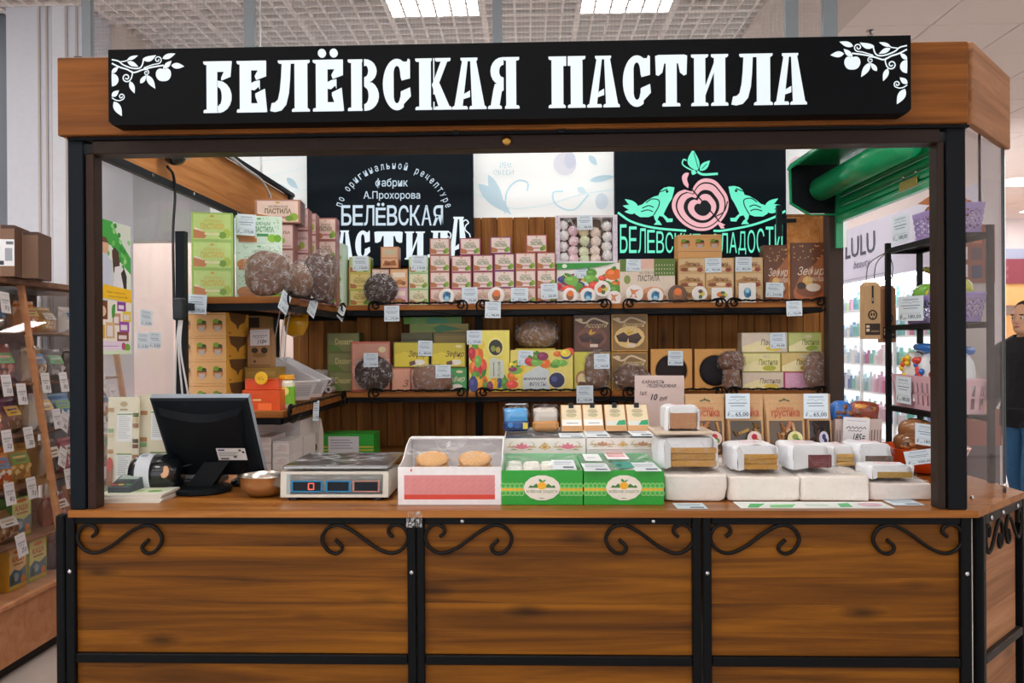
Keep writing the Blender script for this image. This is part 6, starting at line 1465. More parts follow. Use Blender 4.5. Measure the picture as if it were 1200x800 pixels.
def tin(px0, px1, pyt, label, bodyc, kind):
    x0, x1 = AY(px0, 500, YT).x, AY(px1, 500, YT).x; w = (x1 - x0) / 2; h = AY(px0, pyt, YT).z - zs_
    o = empty('sweet_container', ((x0 + x1) / 2, YT, zs_), label, 'container')
    m = MB(); m.cbox(-w * .94, 0, 0, w * .94, .1, h * .42, bodyc, .012)
    if kind == 0: m.draw([('r', -w * .9, h * .06, w * .9, h * .14, '16305a'), ('e', -w * .4, h * .25, w * .2, h * .1, '3f8ad0'), ('e', w * .1, h * .22, w * .25, h * .1, '2a5aa0'), ('r', w * .5, h * .1, w * .85, h * .34, 'd9c44a')], lambda u, v, o_: (u, -o_, v), .0008)
    else: m.draw([('r', -w * .8, h * .05, w * .8, h * .1, 'a97a4a')], lambda u, v, o_: (u, -o_, v), .0008)
    m.build('base', CARD if kind == 0 else GLOSSP, o)
    m = MB(); m.blob(w * .9, .046, h * .3, '5aa6e0' if kind == 0 else 'cfc4b8', (0, .05, h * .58), 18, 10, .4, .12, 3, 2); m.build('sweets', GLOSSP, o)
    m = MB(); m.cbox(-w, -.003, h * .43, w, .103, h, 'ffffff', .014); m.build('clear_lid', SHEET, o)
    if kind == 0: m = MB(); m.draw([('p', [(-w * .8, .02), (w * .6, .02), (w * .85, .09), (-w * .6, .09)], 'd3dde6')] + [('r', -w * .5, .035 + .015 * k, w * .5, .039 + .015 * k, '8a96a8') for k in range(3)], lambda u, v, o_: (u, v, h + .001 + o_), .0006); m.build('lid_label', PAPER, o)
tin(588.5, 621, 475, 'blue lidded sweet container at left end of the floral boxes', '1f3f78', 0)
tin(623, 656, 475, 'gold rimmed clear sweet container beside the blue one', 'c98f52', 1)
def packet(px0, px1, label, green, zf):
    x0, x1 = AY(px0, 500, YT).x, AY(px1, 500, YT).x; w = (x1 - x0) / 2
    o = empty('sweet_packet', ((x0 + x1) / 2, YT, zf + .0015), label, 'packet', 'small kraft packets on floral boxes')
    TP = lambda u, v, o_: (u, .012 + .085 * v - o_ * .8, .018 + .085 * v + o_ * .6)
    m = MB(); m.mesh([(-w, 0, 0), (w, 0, 0), (w, .012, .018), (-w, .012, .018), (-w, .095, .10), (w, .095, .10), (w, .12, .0), (-w, .12, 0)], [(0, 1, 2, 3), (3, 2, 5, 4), (4, 5, 6, 7), (1, 6, 5, 2), (7, 0, 3, 4), (7, 6, 1, 0)], 'c99a6a')
    m.draw([('r', -w * .92, .02, w * .92, 1 * .95, 'e0cfae')] + ([('r', -w * .92, .05, w * .92, .22, 'cfd4d0'), ('p', [(0, .05), (w * .9, .05), (w * .9, .28), (w * .3, .24)], '2f9a6a')] if green else [('r', -w * .92, .04, w * .92, .3, 'e9e6e2'), ('r', -w * .5, .12, w * .6, .16, '9aa0a4')]) + [('e', 0, .5, w * .5, .1, 'b9b08a'), ('r', -w * .5, .62, w * .5, .66, '8a8468'), ('r', -w * .4, .7, w * .4, .73, '8a8468')], TP, .001, .0003); m.build('bag', KRAFT, o)
    m = MB(); m.box(-w * .22, .078, .088, w * .22, .10, .108, '17181a'); m.build('clip', PLASTIC, o)
for k, (a, b, gr) in enumerate(((658, 683, 0), (684, 708, 0), (710, 735, 1), (736, 762, 1))):
    packet(a, b, f'small kraft packet {"with green label " if gr else ""}on the floral boxes, {ORD[k]} from the left', gr, fz1 if k == 0 else fz2)
# handwritten sign
a, b = AY(743, 440, 3.62), AY(801, 440, 3.62)
w, h = b.x - a.x, a.z - WT
m = MB(); m.cbox(-w / 2, 0, 0, w / 2, .003, h, 'd6c2bc', .001)
hs = a.z - AY(770, 500, 3.62).z
v = lambda y: 1 - (y - 440) / (500 - 440) * hs / h
m.draw([('t', 'КАРАМЕЛЬ', .14, v(449.5), .6, v(445.5), '3a3036', .3, .012), ('t', 'ЛЕДЕНЦОВАЯ', .24, v(454.5), .84, v(450), '3a3036', .3, .012), ('t', '1шт.', .1, v(463), .25, v(458), '3a3036', .3, .012), ('t', '10', .32, v(469), .46, v(461.5), '2a2430', .3, .02), ('t', 'руб', .5, v(470), .66, v(464), '3a3036', .3, .012)], lambda u, v_, o_: (-w / 2 + u * w, -o_, v_ * h), .0006)
o = m.build('handwritten_sign', PAPER, None, ((a.x + b.x) / 2, 3.62, WT), (.0, .008, 0)); tag(o, 'pinkish handwritten price card standing behind the floral boxes', 'sign')
# ------------------------------------------------------------------ wrapped cakes on the right of the counter
def wrapped(px0, px1, pyt, pyb, Y, d, label, z0=WT, seed=1, col='e6ddd4'):
    a, b = AY(px0, pyb, Y), AY(px1, pyb, Y); w = (b.x - a.x); h = AY((px0 + px1) / 2, pyt, Y).z - z0
    m = MB()
    m.blob(w / 2, d / 2, h / 2, col, (0, d / 2, h / 2), 48, 28, .13, .07, 2.6, seed)
    o = m.build('wrapped_cake', WRAP, None, ((a.x + b.x) / 2, Y, z0), (0, 0, 0), True)
    # folded paper ends and loose film over the top
    for s_ in (-1, 1):
        f = MB(); f.mesh([(s_ * w * .49, d * .1, h * .12), (s_ * w * .49, d * .9, h * .12), (s_ * w * .505, d * .5, h * .62), (s_ * w * .515, d * .5, h * .2)], [(0, 3, 2), (3, 1, 2)], 'ddd4cc'); f.build('folded_end', WRAP, o)
    f = MB(); vs, fs = [], []
    for j in range(7):
        for i in range(11):
            u, v_ = -w * .47 + w * .94 * i / 10, d * .04 + d * .9 * j / 6
            vs.append((u, v_, h * 1.005 + .006 * noise.noise(Vector((u * 30 + seed, v_ * 30, 0))) + .004))
    for j in range(6):
        for i in range(10): fs.append((j * 11 + i, j * 11 + i + 1, (j + 1) * 11 + i + 1, (j + 1) * 11 + i))
    f.mesh(vs, fs, 'ffffff'); f.build('loose_film', FILM2, o, (0, 0, 0), (0, 0, 0), True)
    return tag(o, label, 'cake', 'white wrapped cake blocks'), h
_, hb = wrapped(779.5, 853, 556, 588, 2.80, .24, 'white wrapped cake block at front left of the cake display', seed=1)
wrapped(854, 939, 558, 588, 2.80, .24, 'white wrapped cake block, second from left at the counter edge', seed=2)
wrapped(938, 1020, 557, 587, 2.80, .25, 'white wrapped cake block, third from left at the counter edge', seed=3)
wrapped(1019, 1093, 566, 586, 2.82, .15, 'low white wrapped cake block at front right by the post', seed=4, col='e0d4cc')
wrapped(1003, 1068, 553, 0, 2.985, .2, 'white wrapped cake block hidden behind the low one by the post', seed=5)
wrapped(838, 880, 540, 0, 3.06, .1, 'white wrapped block between the first two cake slices, at the back', seed=6)
wrapped(900, 985, 547, 0, 3.06, .1, 'white wrapped cake block lying behind the dark red slice', seed=7)
def cut(px0, px1, pyt, pyb, Y, d, label, ccol, zb, front, layers=True, seed=1, top='eceef2'):
    """cut block: brown front face in clear film, white paper over the top"""
    a, b = AY(px0, pyb, Y), AY(px1, pyb, Y); w = b.x - a.x; h = AY((px0 + px1) / 2, pyt, Y).z - zb
    u0, u1, v0, v1 = [(front[0] - px0) / (px1 - px0), (front[1] - px0) / (px1 - px0), 1 - (front[3] - pyt) / (pyb - pyt), 1 - (front[2] - pyt) / (pyb - pyt)]
    v0 = max(v0, .02)
    fw0, fw1, fz0, fz1_ = -w / 2 + u0 * w, -w / 2 + u1 * w, v0 * h, v1 * h
    m = MB()
    n = 3 if layers else 1
    hh = (fz1_ - fz0) / n
    for k in range(n):
        dd = .002 * (k % 2)
        m.cbox(fw0 + dd, -.001 + dd, fz0 + hh * k + .0006, fw1 - dd, d, fz0 + hh * (k + 1) - .0006, tuple(c * (1 - .12 * (k % 2)) for c in lin(ccol)[:3]) + (1,), .003)
    o = m.build('cut_cake', CAKE, None, ((a.x + b.x) / 2, Y, zb + .002))
    # white paper saddle over top, sides and back
    f = MB(); vs, fs = [], []
    prof = []
    NP = 20
    for i in range(NP + 1):
        s_ = i / NP
        if s_ < .25: p = (-w / 2, h * .02 + (h * .82) * s_ / .25)
        elif s_ > .75: p = (w / 2, h * .02 + (h * .82) * (1 - s_) / .25)
        else:
            q = (s_ - .25) / .5; ang = PI * (1 - q); p = (w / 2 * math.copysign(abs(math.cos(ang)) ** .5, math.cos(ang)), h * .84 + h * .16 * abs(math.sin(ang)) ** .6)
        prof.append(p)
    ND = 7
    for j in range(ND + 1):
        y = .004 + (d - .004) * j / ND
        for i, (x, z) in enumerate(prof):
            k = 1 - .16 * (j == 0) * (abs(x) > w * .42)
            nn = .007 * noise.noise(Vector((x * 28 + seed * 3, y * 28, z * 28)))
            vs.append((x * k + nn * .6, y + (.012 * (z / h) if j == 0 else 0), z + nn))
    for j in range(ND):
        for i in range(NP): fs.append((j * (NP + 1) + i, j * (NP + 1) + i + 1, (j + 1) * (NP + 1) + i + 1, (j + 1) * (NP + 1) + i))
    fs.append(tuple(ND * (NP + 1) + i for i in range(NP + 1)))
    f.mesh(vs, fs, top); f.build('paper_wrap', WRAP, o, (0, 0, -.001), (0, 0, 0), True)
    # cloudy film drawn in around the cut face
    f = MB(); oo = [(x * (1 - .16 * (abs(x) > w * .42)), .016 * z / h, z) for x, z in prof]; oo = [(-w / 2 * .84, .0, 0)] + oo + [(w / 2 * .84, .0, 0)]
    ii = [(min(max(x, fw0), fw1), -.002, min(max(z, fz0), fz1_)) for x, y, z in oo]
    nn_ = len(oo); f.mesh(oo + ii, [(k, k + 1, nn_ + k + 1, nn_ + k) for k in range(nn_ - 1)], 'ffffff'); f.build('film_edge', FILM3, o, (0, 0, 0), (0, 0, 0), True)
    # printed red words on the paper
    f = MB(); f.draw([('t', 'ПАСТИЛА', -w * .3, d * .25, w * .2, d * .42, 'd9566a', .1), ('t', 'КЛЮКВА', -w * .25, d * .5, w * .15, d * .62, 'd9566a', .1)], lambda u, v_, o_: (u, v_, h * 1.0 + .004 + o_), .0012); f.build('red_lettering', PAPER, o)
    # clear film front
    f = MB(); vs, fs = [], []
    for j in range(7):
        for i in range(11):
            u = -w * .5 + w * i / 10; z = h * (.0 + .92 * j / 6); vs.append((u * (1 - .06 * (j in (0, 6))), -.002 + .005 * noise.noise(Vector((u * 35 + seed, z * 35, 4))) - .004, z))
    for j in range(6):
        for i in range(10): fs.append((j * 11 + i, j * 11 + i + 1, (j + 1) * 11 + i + 1, (j + 1) * 11 + i))
    f.mesh(vs, fs, 'ffffff'); f.build('film_front', SHEET, o, (0, 0, 0), (0, 0, 0), True)
    return tag(o, label, 'cake', 'cut cakes in film on the wrapped blocks')
zc_ = WT + hb + .011
cut(774, 844, 514, 554, 2.835, .19, 'large golden brown layered cake slice in film, leftmost of the slices', 'b98a4a', zc_, (786, 840, 526, 551), True, 1)
zA = AY(808, 514, 2.835).z + .012
m = MB(); m.cbox(-.1, 0, 0, .1, .17, .012, 'cdb9a4', .004); o = m.build('cake_tray', CARD, None, (AY(802, 514, 2.84).x, 2.845, zA)); tag(o, 'thin tray between the large slice and the small one above', 'tray')
cut(780.5, 822, 477, 511, 2.855, .12, 'small light brown slice in a clear box on top of the leftmost slice', 'b0805a', zA + .0125, (785, 817, 486, 509), False, 2)
cut(861, 915.5, 523, 560, 2.83, .18, 'golden layered cake slice in film on the second wrapped block', 'b8883e', AY(880, 558, 2.8).z + .011, (872, 912, 535, 558), True, 3)
cut(927, 976, 523, 556, 2.835, .18, 'dark red cake slice in film on the third wrapped block', '6b3434', AY(970, 557, 2.8).z + .011, (947, 975, 535, 553), False, 4)
cut(977, 1003, 524, 552, 2.99, .15, 'pale golden slice in film between the dark red and grey brown ones', 'c9a05a', AY(1035, 553, 2.985).z + .011, (980, 1002, 533, 549), True, 5)
cut(1006, 1048, 521, 550, 2.995, .17, 'grey brown cake slice in film at the back right', '6f5a50', AY(1035, 553, 2.985).z + .011, (1014, 1047, 535, 549), False, 6)
cut(1019, 1074, 547, 571, 2.835, .12, 'low olive golden cake slice in film by the right post', 'a98844', AY(1056, 566, 2.82).z + .009, (1028, 1070, 557, 569), False, 7)
# flat film sheet and tags at the counter edge
flat_card(868, 1049, 588, 595.5, WT + .0005, 'white and green printed film sheet under the wrapped cakes', 'e6ebe8', shapes=[('p', [(.05, .1), (.12, .1), (.2, .7), (.1, .7)], '4fb56a'), ('p', [(.2, .1), (.34, .1), (.4, .6), (.22, .5)], '7fcf8a'), ('r', .45, .3, .6, .6, 'c9d9d0'), ('p', [(.66, .15), (.74, .15), (.76, .8), (.68, .7)], '5fb87a'), ('e', .88, .5, .08, .3, 'd9b9c4')], name='printed_film', cat='film sheet')
flat_card(794, 830, 589.5, 596, WT + .0005, 'pale blue price tag lying at the counter edge below first block', 'cfe0ea')
flat_card(1048, 1084, 585.5, 592, WT + .0008, 'pale blue price tag lying at the counter edge near right post', 'cfe0ea')
# ------------------------------------------------------------------ kraft stand-up pouches
def pouch(px0, px1, label, sticks, stick_cols, sticker, window_bg, seed, Y=3.24):
    a, b = AY(px0, 462, Y), AY(px1, 462, Y); w = b.x - a.x; h = a.z - WT
    o = empty('pouch', ((a.x + b.x) / 2, Y, WT), label, 'pouch', 'kraft fruit snack pouches'); 
    prof = [(0, .0, .07), (.1, -.006, .085), (.3, -.006, .085), (.55, .004, .07), (.8, .018, .042), (.93, .026, .031), (1, .027, .030)]
    m = MB(); vs, fs = [], []
    for t, y0, y1 in prof:
        k = 1 - .03 * math.sin(PI * t)
        for x, y in ((-w / 2 * k, (y0 + y1) / 2), (-w / 2 * k * .93, y0), (w / 2 * k * .93, y0), (w / 2 * k, (y0 + y1) / 2), (w / 2 * k * .93, y1), (-w / 2 * k * .93, y1)): vs.append((x, y, h * t))
    for j in range(len(prof) - 1):
        for i in range(6): fs.append((j * 6 + i, j * 6 + (i + 1) % 6, (j + 1) * 6 + (i + 1) % 6, (j + 1) * 6 + i))
    fs += [tuple(range(5, -1, -1)), tuple(range(36, 42))]
    m.mesh(vs, fs, 'c9a074')
    def T(u, v, o_):
        for (t0, y0, _), (t1, y1, _) in zip(prof, prof[1:]):
            if t0 <= v <= t1: return (-w / 2 * .93 + u * w * .93, y0 + (y1 - y0) * (v - t0) / (t1 - t0) - o_, v * h)
    m.draw([('r', .1, .885, .9, .89, 'b98f62'), ('s', [(.36, .915), (.5, .935), (.64, .915)], .02, '6b6a4a'), ('p', [(.47, .93), (.5, .96), (.53, .93)], '4a5a3a'), ('t', 'БЕЛЁВСКАЯ', .28, .815, .72, .855, 'b9583e', 0, .01), ('t', 'хрустика', .12, .715, .88, .81, 'b9583e', 0, .02), ('e', .45, .24, .05, .025, '4fae3a')], T, .0012, .0002)
    m.build('pouch_body', KRAFT, o)
    m = MB()
    for (v0, v1) in ((.3, .55), (.55, .69)): m.draw([('r', .07, v0, .93, v1, window_bg)], T, .0018)
    m.build('window', GLOSSP, o)
    m = MB(); q = random.Random(seed)
    for _ in range(sticks):
        cx, cv, an, ln = q.uniform(.16, .84), q.uniform(.34, .65), q.uniform(-1.2, 1.2), q.uniform(.08, .2)
        dx, dv = math.sin(an) * ln * .8, math.cos(an) * ln * .35
        p0, p1 = Vector(T(min(.92, max(.08, cx - dx)), max(.31, cv - dv), .006)), Vector(T(min(.92, max(.08, cx + dx)), min(.68, cv + dv), .006 + q.uniform(0, .004)))
        m.tube([p0, p1], q.uniform(.005, .008), q.choice(stick_cols), 5)
    m.build('fruit_pieces', CAKE, o)
    m = MB(); c_ = sticker
    m.draw([('e', .70 if seed != 4 else .6, .49, .2, .085, c_[0]), ('e', .70 if seed != 4 else .6, .51, .08, .035, c_[1]), ('e', .76 if seed != 4 else .66, .465, .07, .03, c_[2])], T, .016, .0005); m.build('round_sticker', PAPER, o)
    return o
BRW = ['a8703a', '8a5a2c', 'c08a4a', '6b4424', 'b97a4a']
pouch(804, 851, 'kraft snack pouch with pale pink sticker, leftmost of the pouches', 16, BRW, ('e6c9c4', 'b93a3a', '5a8a3a'), '5a3c24', 1)
pouch(851.5, 897, 'kraft snack pouch behind a price tag, second from left', 14, ['9a6a34', 'b98f54', '7a5a2c'], ('e9d6d2', 'b9303a', 'c9743a'), '4a3820', 2)
pouch(897, 945.5, 'kraft snack pouch with pale yellow sticker, third from left', 16, ['a8703a', 'b97a5a', '8a5a3c', 'd0a878'], ('e6dca4', '8a9a4a', '4a7a34'), '5a4228', 3)
pouch(946, 976, 'kraft snack pouch with blueberry sticker, rightmost of the pouches', 12, ['4a342c', '3a2a28', '5a4438'], ('d3cce0', '3a3f6a', '2a3058'), '2c2220', 4)
ptag(850.5, 461, 878.5, 490, 3.226, 'large price tag on the joint of the first two kraft pouches', '65,00', .0, big=True)
ptag(942, 461, 970, 490, 3.222, 'large price tag between third and last kraft pouches', '65,00', .0, big=True)
# ------------------------------------------------------------------ baskets, bowl and rack on the right
def slat_basket(name, label, loc, wx, wy, h, flare, col, n, group, style='slots', rz=0):
    o = empty(name, loc, label, 'basket', group, rz)
    wb_x, wb_y = wx * (1 - flare), wy * (1 - flare)
    def ringpts(k, z): 
        sx, sy = wb_x + (wx - wb_x) * k, wb_y + (wy - wb_y) * k
        return [(-sx / 2, -sy / 2, z), (sx / 2, -sy / 2, z), (sx / 2, sy / 2, z), (-sx / 2, sy / 2, z)]
    m = MB(); m.mesh(ringpts(0, 0) + ringpts(0, .004), [(3, 2, 1, 0), (4, 5, 6, 7)] + [(i, (i + 1) % 4, 4 + (i + 1) % 4, 4 + i) for i in range(4)], col); m.build('base', PLASTIC, o)
    m = MB()
    for i in range(4):
        A0, A1 = Vector(ringpts(0, 0)[i]), Vector(ringpts(0, 0)[(i + 1) % 4]); B0, B1 = Vector(ringpts(1, h)[i]), Vector(ringpts(1, h)[(i + 1) % 4])
        nrm = (A1 - A0).cross(B0 - A0).normalized()
        def Q(u, v): return (A0.lerp(A1, u)).lerp(B0.lerp(B1, u), v)
        def strip(u0, v0, u1, v1):
            f = [Q(u0, v0), Q(u1, v0), Q(u1, v1), Q(u0, v1)]; g_ = [p - nrm * .003 for p in f]
            m.mesh(f + g_, [(0, 1, 2, 3), (7, 6, 5, 4), (0, 4, 5, 1), (1, 5, 6, 2), (2, 6, 7, 3), (3, 7, 4, 0)], col)
        strip(0, 0, 1, .14); strip(0, .84, 1, 1)
        L_ = (A1 - A0).length; k_ = max(4, int(n * L_ / max(wx, wy)))
        if style == 'slots':
            strip(0, .46, 1, .52)
            for j in range(k_ + 1):
                u = j / k_; strip(max(0, u - .28 / k_), .14, min(1, u + .28 / k_), .84)
        elif style == 'tall':
            for j in range(k_ + 1): u = j / k_; strip(max(0, u - .3 / k_), .14, min(1, u + .3 / k_), .84)
        else:
            hh = h * .7; rows = 3; r_ = hh / rows / 2
            k2 = max(3, int(L_ / (2 * r_)))
            for a_ in range(rows):
                for j in range(k2):
                    cu, cv = (j + .5) / k2, .14 + .7 * (a_ + .5) / rows
                    ru, rv = .5 / k2, .35 / rows
                    for e in range(8):
                        t0, t1 = 2 * PI * e / 8, 2 * PI * (e + 1) / 8
                        f = [Q(cu + ru * 1.05 * math.cos(t0), cv + rv * 1.05 * math.sin(t0)), Q(cu + ru * 1.05 * math.cos(t1), cv + rv * 1.05 * math.sin(t1)), Q(cu + ru * .55 * math.cos(t1), cv + rv * .55 * math.sin(t1)), Q(cu + ru * .55 * math.cos(t0), cv + rv * .55 * math.sin(t0))]
                        m.face([p + nrm * .0005 for p in f], col)
    m.build('lattice_wall', PLASTIC, o)
    m = MB(); a = ringpts(1.04, h - .002); b = ringpts(1.04, h + .006); c = ringpts(.97, h + .006)
    m.mesh(a + b + c, [(i, (i + 1) % 4, 4 + (i + 1) % 4, 4 + i) for i in range(4)] + [(4 + i, 4 + (i + 1) % 4, 8 + (i + 1) % 4, 8 + i) for i in range(4)], col); m.build('rim', PLASTIC, o)
    return o
bkx = (AY(975, 500, 3.3).x + AY(1029.5, 500, 3.3).x) / 2
bkw = AY(1029.5, 500, 3.3).x - AY(975, 500, 3.3).x
slat_basket('woven_basket', 'tall pinkish slotted basket of sweets beside the kraft pouches', (bkx, 3.34, WT + .0005), bkw, .15, .225, .06, 'c9b4ae', 18, None, 'tall')
def sweet_bag(x, y, z, rx, ry, rz_, col, label, group=None, seed=1, tilt=(0, 0, 0), p=.8, cat='bag of sweets', spots=()):
    m = MB(); m.blob(rx, ry, rz_, col, (0, 0, rz_), 16, 10, p, .12, 2.5, seed)
    rs__ = random.Random(seed)
    o = m.build('sweet_bag', GLOSSP, None, (x, y, z), tilt, True)
    if spots:
        f = MB()
        for k in range(7):
            u, v = rs__.uniform(-.7, .7), rs__.uniform(.3, 1.6)
            f.blob(rx * .28, ry * .25, rz_ * .26, rs__.choice(spots), (u * rx, -ry * (.85 - .25 * abs(u)), v * rz_), 10, 6)
        f.build('visible_sweets', GLOSSP, o, smooth=True)
    return tag(o, label, cat, group)
zb_ = WT + .21
sweet_bag(bkx - .055, 3.30, zb_, .045, .03, .045, '2f6fc0', 'blue sweet bag in the tall slotted basket', None, 3, spots=('8a5a34', '6b4020'))
sweet_bag(bkx + .03, 3.30, zb_, .06, .03, .045, '8a3f2c', 'reddish brown sweet bag in the tall slotted basket', None, 4, spots=('c9823a', '6b4a34', 'e0a04a'))
ptag(989, 489, 1019, 519, 3.25, 'handwritten white price tag on the tall slotted basket', '185=', .05, 'кедровые')
# orange bowl
bo = AZ(1093, 556, WT)
m = MB(); m.lathe([(.07, 0), (.10, .01), (.145, .05), (.165, .10), (.17, .105), (.16, .10), (.13, .045), (.08, .015)], 'f0561a', 32)
o = m.build('orange_bowl', GLOSSP, None, (bo.x, 3.44, WT), (0, 0, 0), True); tag(o, 'bright orange bowl holding snack bags beside the right post', 'bowl')
for k, (dx, dy, c, lb) in enumerate(((-.06, -.02, '8a5a34', 'brown snack bag heaped on the left of the orange bowl'), (.05, .0, '7a4f30', 'brown snack bag on the right of orange bowl'), (-.02, .05, '9a6a44', 'brown snack bag at the back of orange bowl'))):
    sweet_bag(bo.x + dx, 3.42 + dy, WT + .075 + .025 * k, .075, .06, .045, c, lb, None, 7 + k, (0, 0, .4 * k), spots=('b9804a', '5a3a20'))
p = AY(1074, 527, 3.275); o = ob('price_tag', tag_mesh(.105, .055, 0, '200,00'), None, (p.x, 3.27, p.z), (-.25, -.12, 0)); tag(o, 'large white price tag on the front of the orange bowl', 'price tag', 'price tags')
p = AY(1086, 497, 3.32); o = ob('price_tag', tag_mesh(.085, .085, 1, '180,00'), None, (p.x, 3.325, p.z), (-.3, .15, 0)); tag(o, 'white price tag on top of the brown snack bags in the bowl', 'price tag', 'price tags')
# black rack
RX = 1.575
rk = empty('rack', (RX, 3.16, WT), 'black steel rack with three shelves of baskets behind the right post', 'rack')
Rz = [1.226, 1.576, 1.912]
def rp(name, x0, y0, z0, x1, y1, z1): m = MB(); m.box(x0 - RX, y0 - 3.16, z0 - WT, x1 - RX, y1 - 3.16, z1 - WT, '15171a'); m.build(name, STEEL_BLACK, rk)
for x in (RX, 1.712):
    for y in (3.16, 3.72): rp('post', x, y, WT, x + .02, y + .02, 1.935)
for z in Rz:
    rp('side_bar', RX + .001, 3.18, z - .024, RX + .019, 3.72, z - .002); rp('side_bar', 1.713, 3.18, z - .024, 1.731, 3.72, z - .002); rp('cross_bar', RX + .02, 3.721, z - .024, 1.712, 3.739, z - .002); rp('shelf_plate', RX + .02, 3.19, z - .008, 1.712, 3.72, z - .001)
slat_basket('plastic_basket', 'lilac lace-pattern basket on the top shelf of the black rack', (1.652, 3.345, Rz[2]), .125, .32, .105, .12, 'a08cc4', 8, 'lilac baskets', 'rings')
slat_basket('plastic_basket', 'lilac lace-pattern basket on the middle shelf of the black rack', (1.652, 3.385, Rz[1]), .125, .42, .105, .14, 'a08cc4', 8, 'lilac baskets', 'rings')
slat_basket('plastic_basket', 'pale pink slotted basket on the lowest shelf of the black rack', (1.652, 3.44, Rz[0]), .135, .52, .13, .08, 'd9b0b9', 14, None, 'slots')
for k, (y, c, sp_, lb) in enumerate(((3.28, 'a86a3a', ('8a5030',), 'brown paper twist in the upper lilac basket, front'), (3.42, '9a5f34', ('b9783f',), 'brown paper twist in the upper lilac basket, back'))):
    sweet_bag(1.652, y, Rz[2] + .06, .04, .06, .045, c, lb, None, 21 + k, spots=sp_)
m = MB()
for a_, b_, c_ in (((.0, -.03, .02), (-.05, -.12, .03), (-.02, -.06, .07)), ((.0, .03, .02), (-.05, .1, .04), (0, .05, .08)), ((0, 0, .02), (-.04, .03, .09), (.02, -.03, .06))): m.mesh([a_, b_, c_, tuple(Vector(b_) + Vector((.004, 0, .002)))], [(0, 1, 2), (0, 2, 3), (1, 3, 2)], 'a8683c')
o = m.build('paper_twist', KRAFT, None, (1.64, 3.36, Rz[2] + .11)); tag(o, 'pointed brown paper wrappers sticking up from the upper lilac basket', 'wrapper')
cs_ = [(3.26, 'b9c24a', ('d9b93a', '5a9a3a'), 'yellow green sweet bag in the lower lilac basket, nearest'), (3.38, 'c9b98a', ('e0a83a', '7ab02e'), 'pale gold sweet bag in the lower lilac basket, middle'), (3.52, '6fae3a', ('f0d23a', 'e8913a'), 'green sweet bag in the lower lilac basket, farthest')]
for k, (y, c, sp_, lb) in enumerate(cs_): sweet_bag(1.65, y, Rz[1] + .065, .045, .065, .05, c, lb, None, 31 + k, spots=sp_)
m = MB(); m.tube([(0, -.12, .0), (0, 0, .05), (0, .12, .07)], .02, 'a8923a', 8, rs=[.012, .022, .012]); o = m.build('gold_sweet', GLOSSP, None, (1.63, 3.36, Rz[1] + .15), (0, 0, 0), True); tag(o, 'long gold wrapped sweet on the lower lilac basket', 'sweet')
cs_ = [(3.24, 'd9dde2', ('c93a3a', '3f7ac0', 'f0a03a'), 'clear bag of red and blue sweets, nearest in the pink basket'), (3.37, 'cfd8e4', ('c9403a', '8a5a9a', 'f3f0ea'), 'clear bag of striped sweets, second in the pink basket'), (3.50, 'dfe3e6', ('2f6fc0', 'd9433a'), 'clear bag of blue sweets, third in the pink basket'), (3.62, 'e3dfd8', ('f0c83a', 'e8552a'), 'clear bag of yellow and orange sweets, farthest in the pink basket')]
for k, (y, c, sp_, lb) in enumerate(cs_):
    sb_ = sweet_bag(1.65, y, Rz[0] + .05, .045, .055, .09, c, lb, None, 41 + k, spots=())
    f = MB(); q = random.Random(k)
    for _ in range(9): f.blob(.012, .016, .014, q.choice(sp_), (-.042, q.uniform(-.035, .035), q.uniform(.07, .16)), 8, 6)
    f.build('visible_sweets', GLOSSP, sb_, smooth=True)
for k, y in enumerate((3.3, 3.52)):
    m = MB(); m.blob(.05, .07, .02, '2f74c8', (0, 0, .02), 14, 8, .7, .2, 3, k); o = m.build('blue_pouch', GLOSSP, None, (1.66, y, Rz[0] + .225), (0, .2, 0), True); tag(o, f'blue pouch lying on the clear sweet bags, {"nearer" if k == 0 else "farther"} one', 'bag of sweets')
for (px0, py0, px1, py1, X_, lb, hand) in ((1045.5, 252, 1065, 283, RX - .002, 'white price tag on the upper lilac basket', None), (1053, 347, 1082, 375, RX - .002, 'white price tag on the lower lilac basket', None), (1050, 441, 1067.5, 472, RX - .004, 'white price tag on the pink basket', None)):
    a, b = AX(px0, py0, X_), AX(px1, py0, X_); z1_ = AX(px0, py1, X_).z
    o = ob('price_tag', tag_mesh(abs(a.y - b.y), (a.z - z1_), 0, '180,00'), None, (X_, (a.y + b.y) / 2, (a.z + b.z) / 2), (0, .02, -PI / 2)); tag(o, lb, 'price tag', 'price tags')
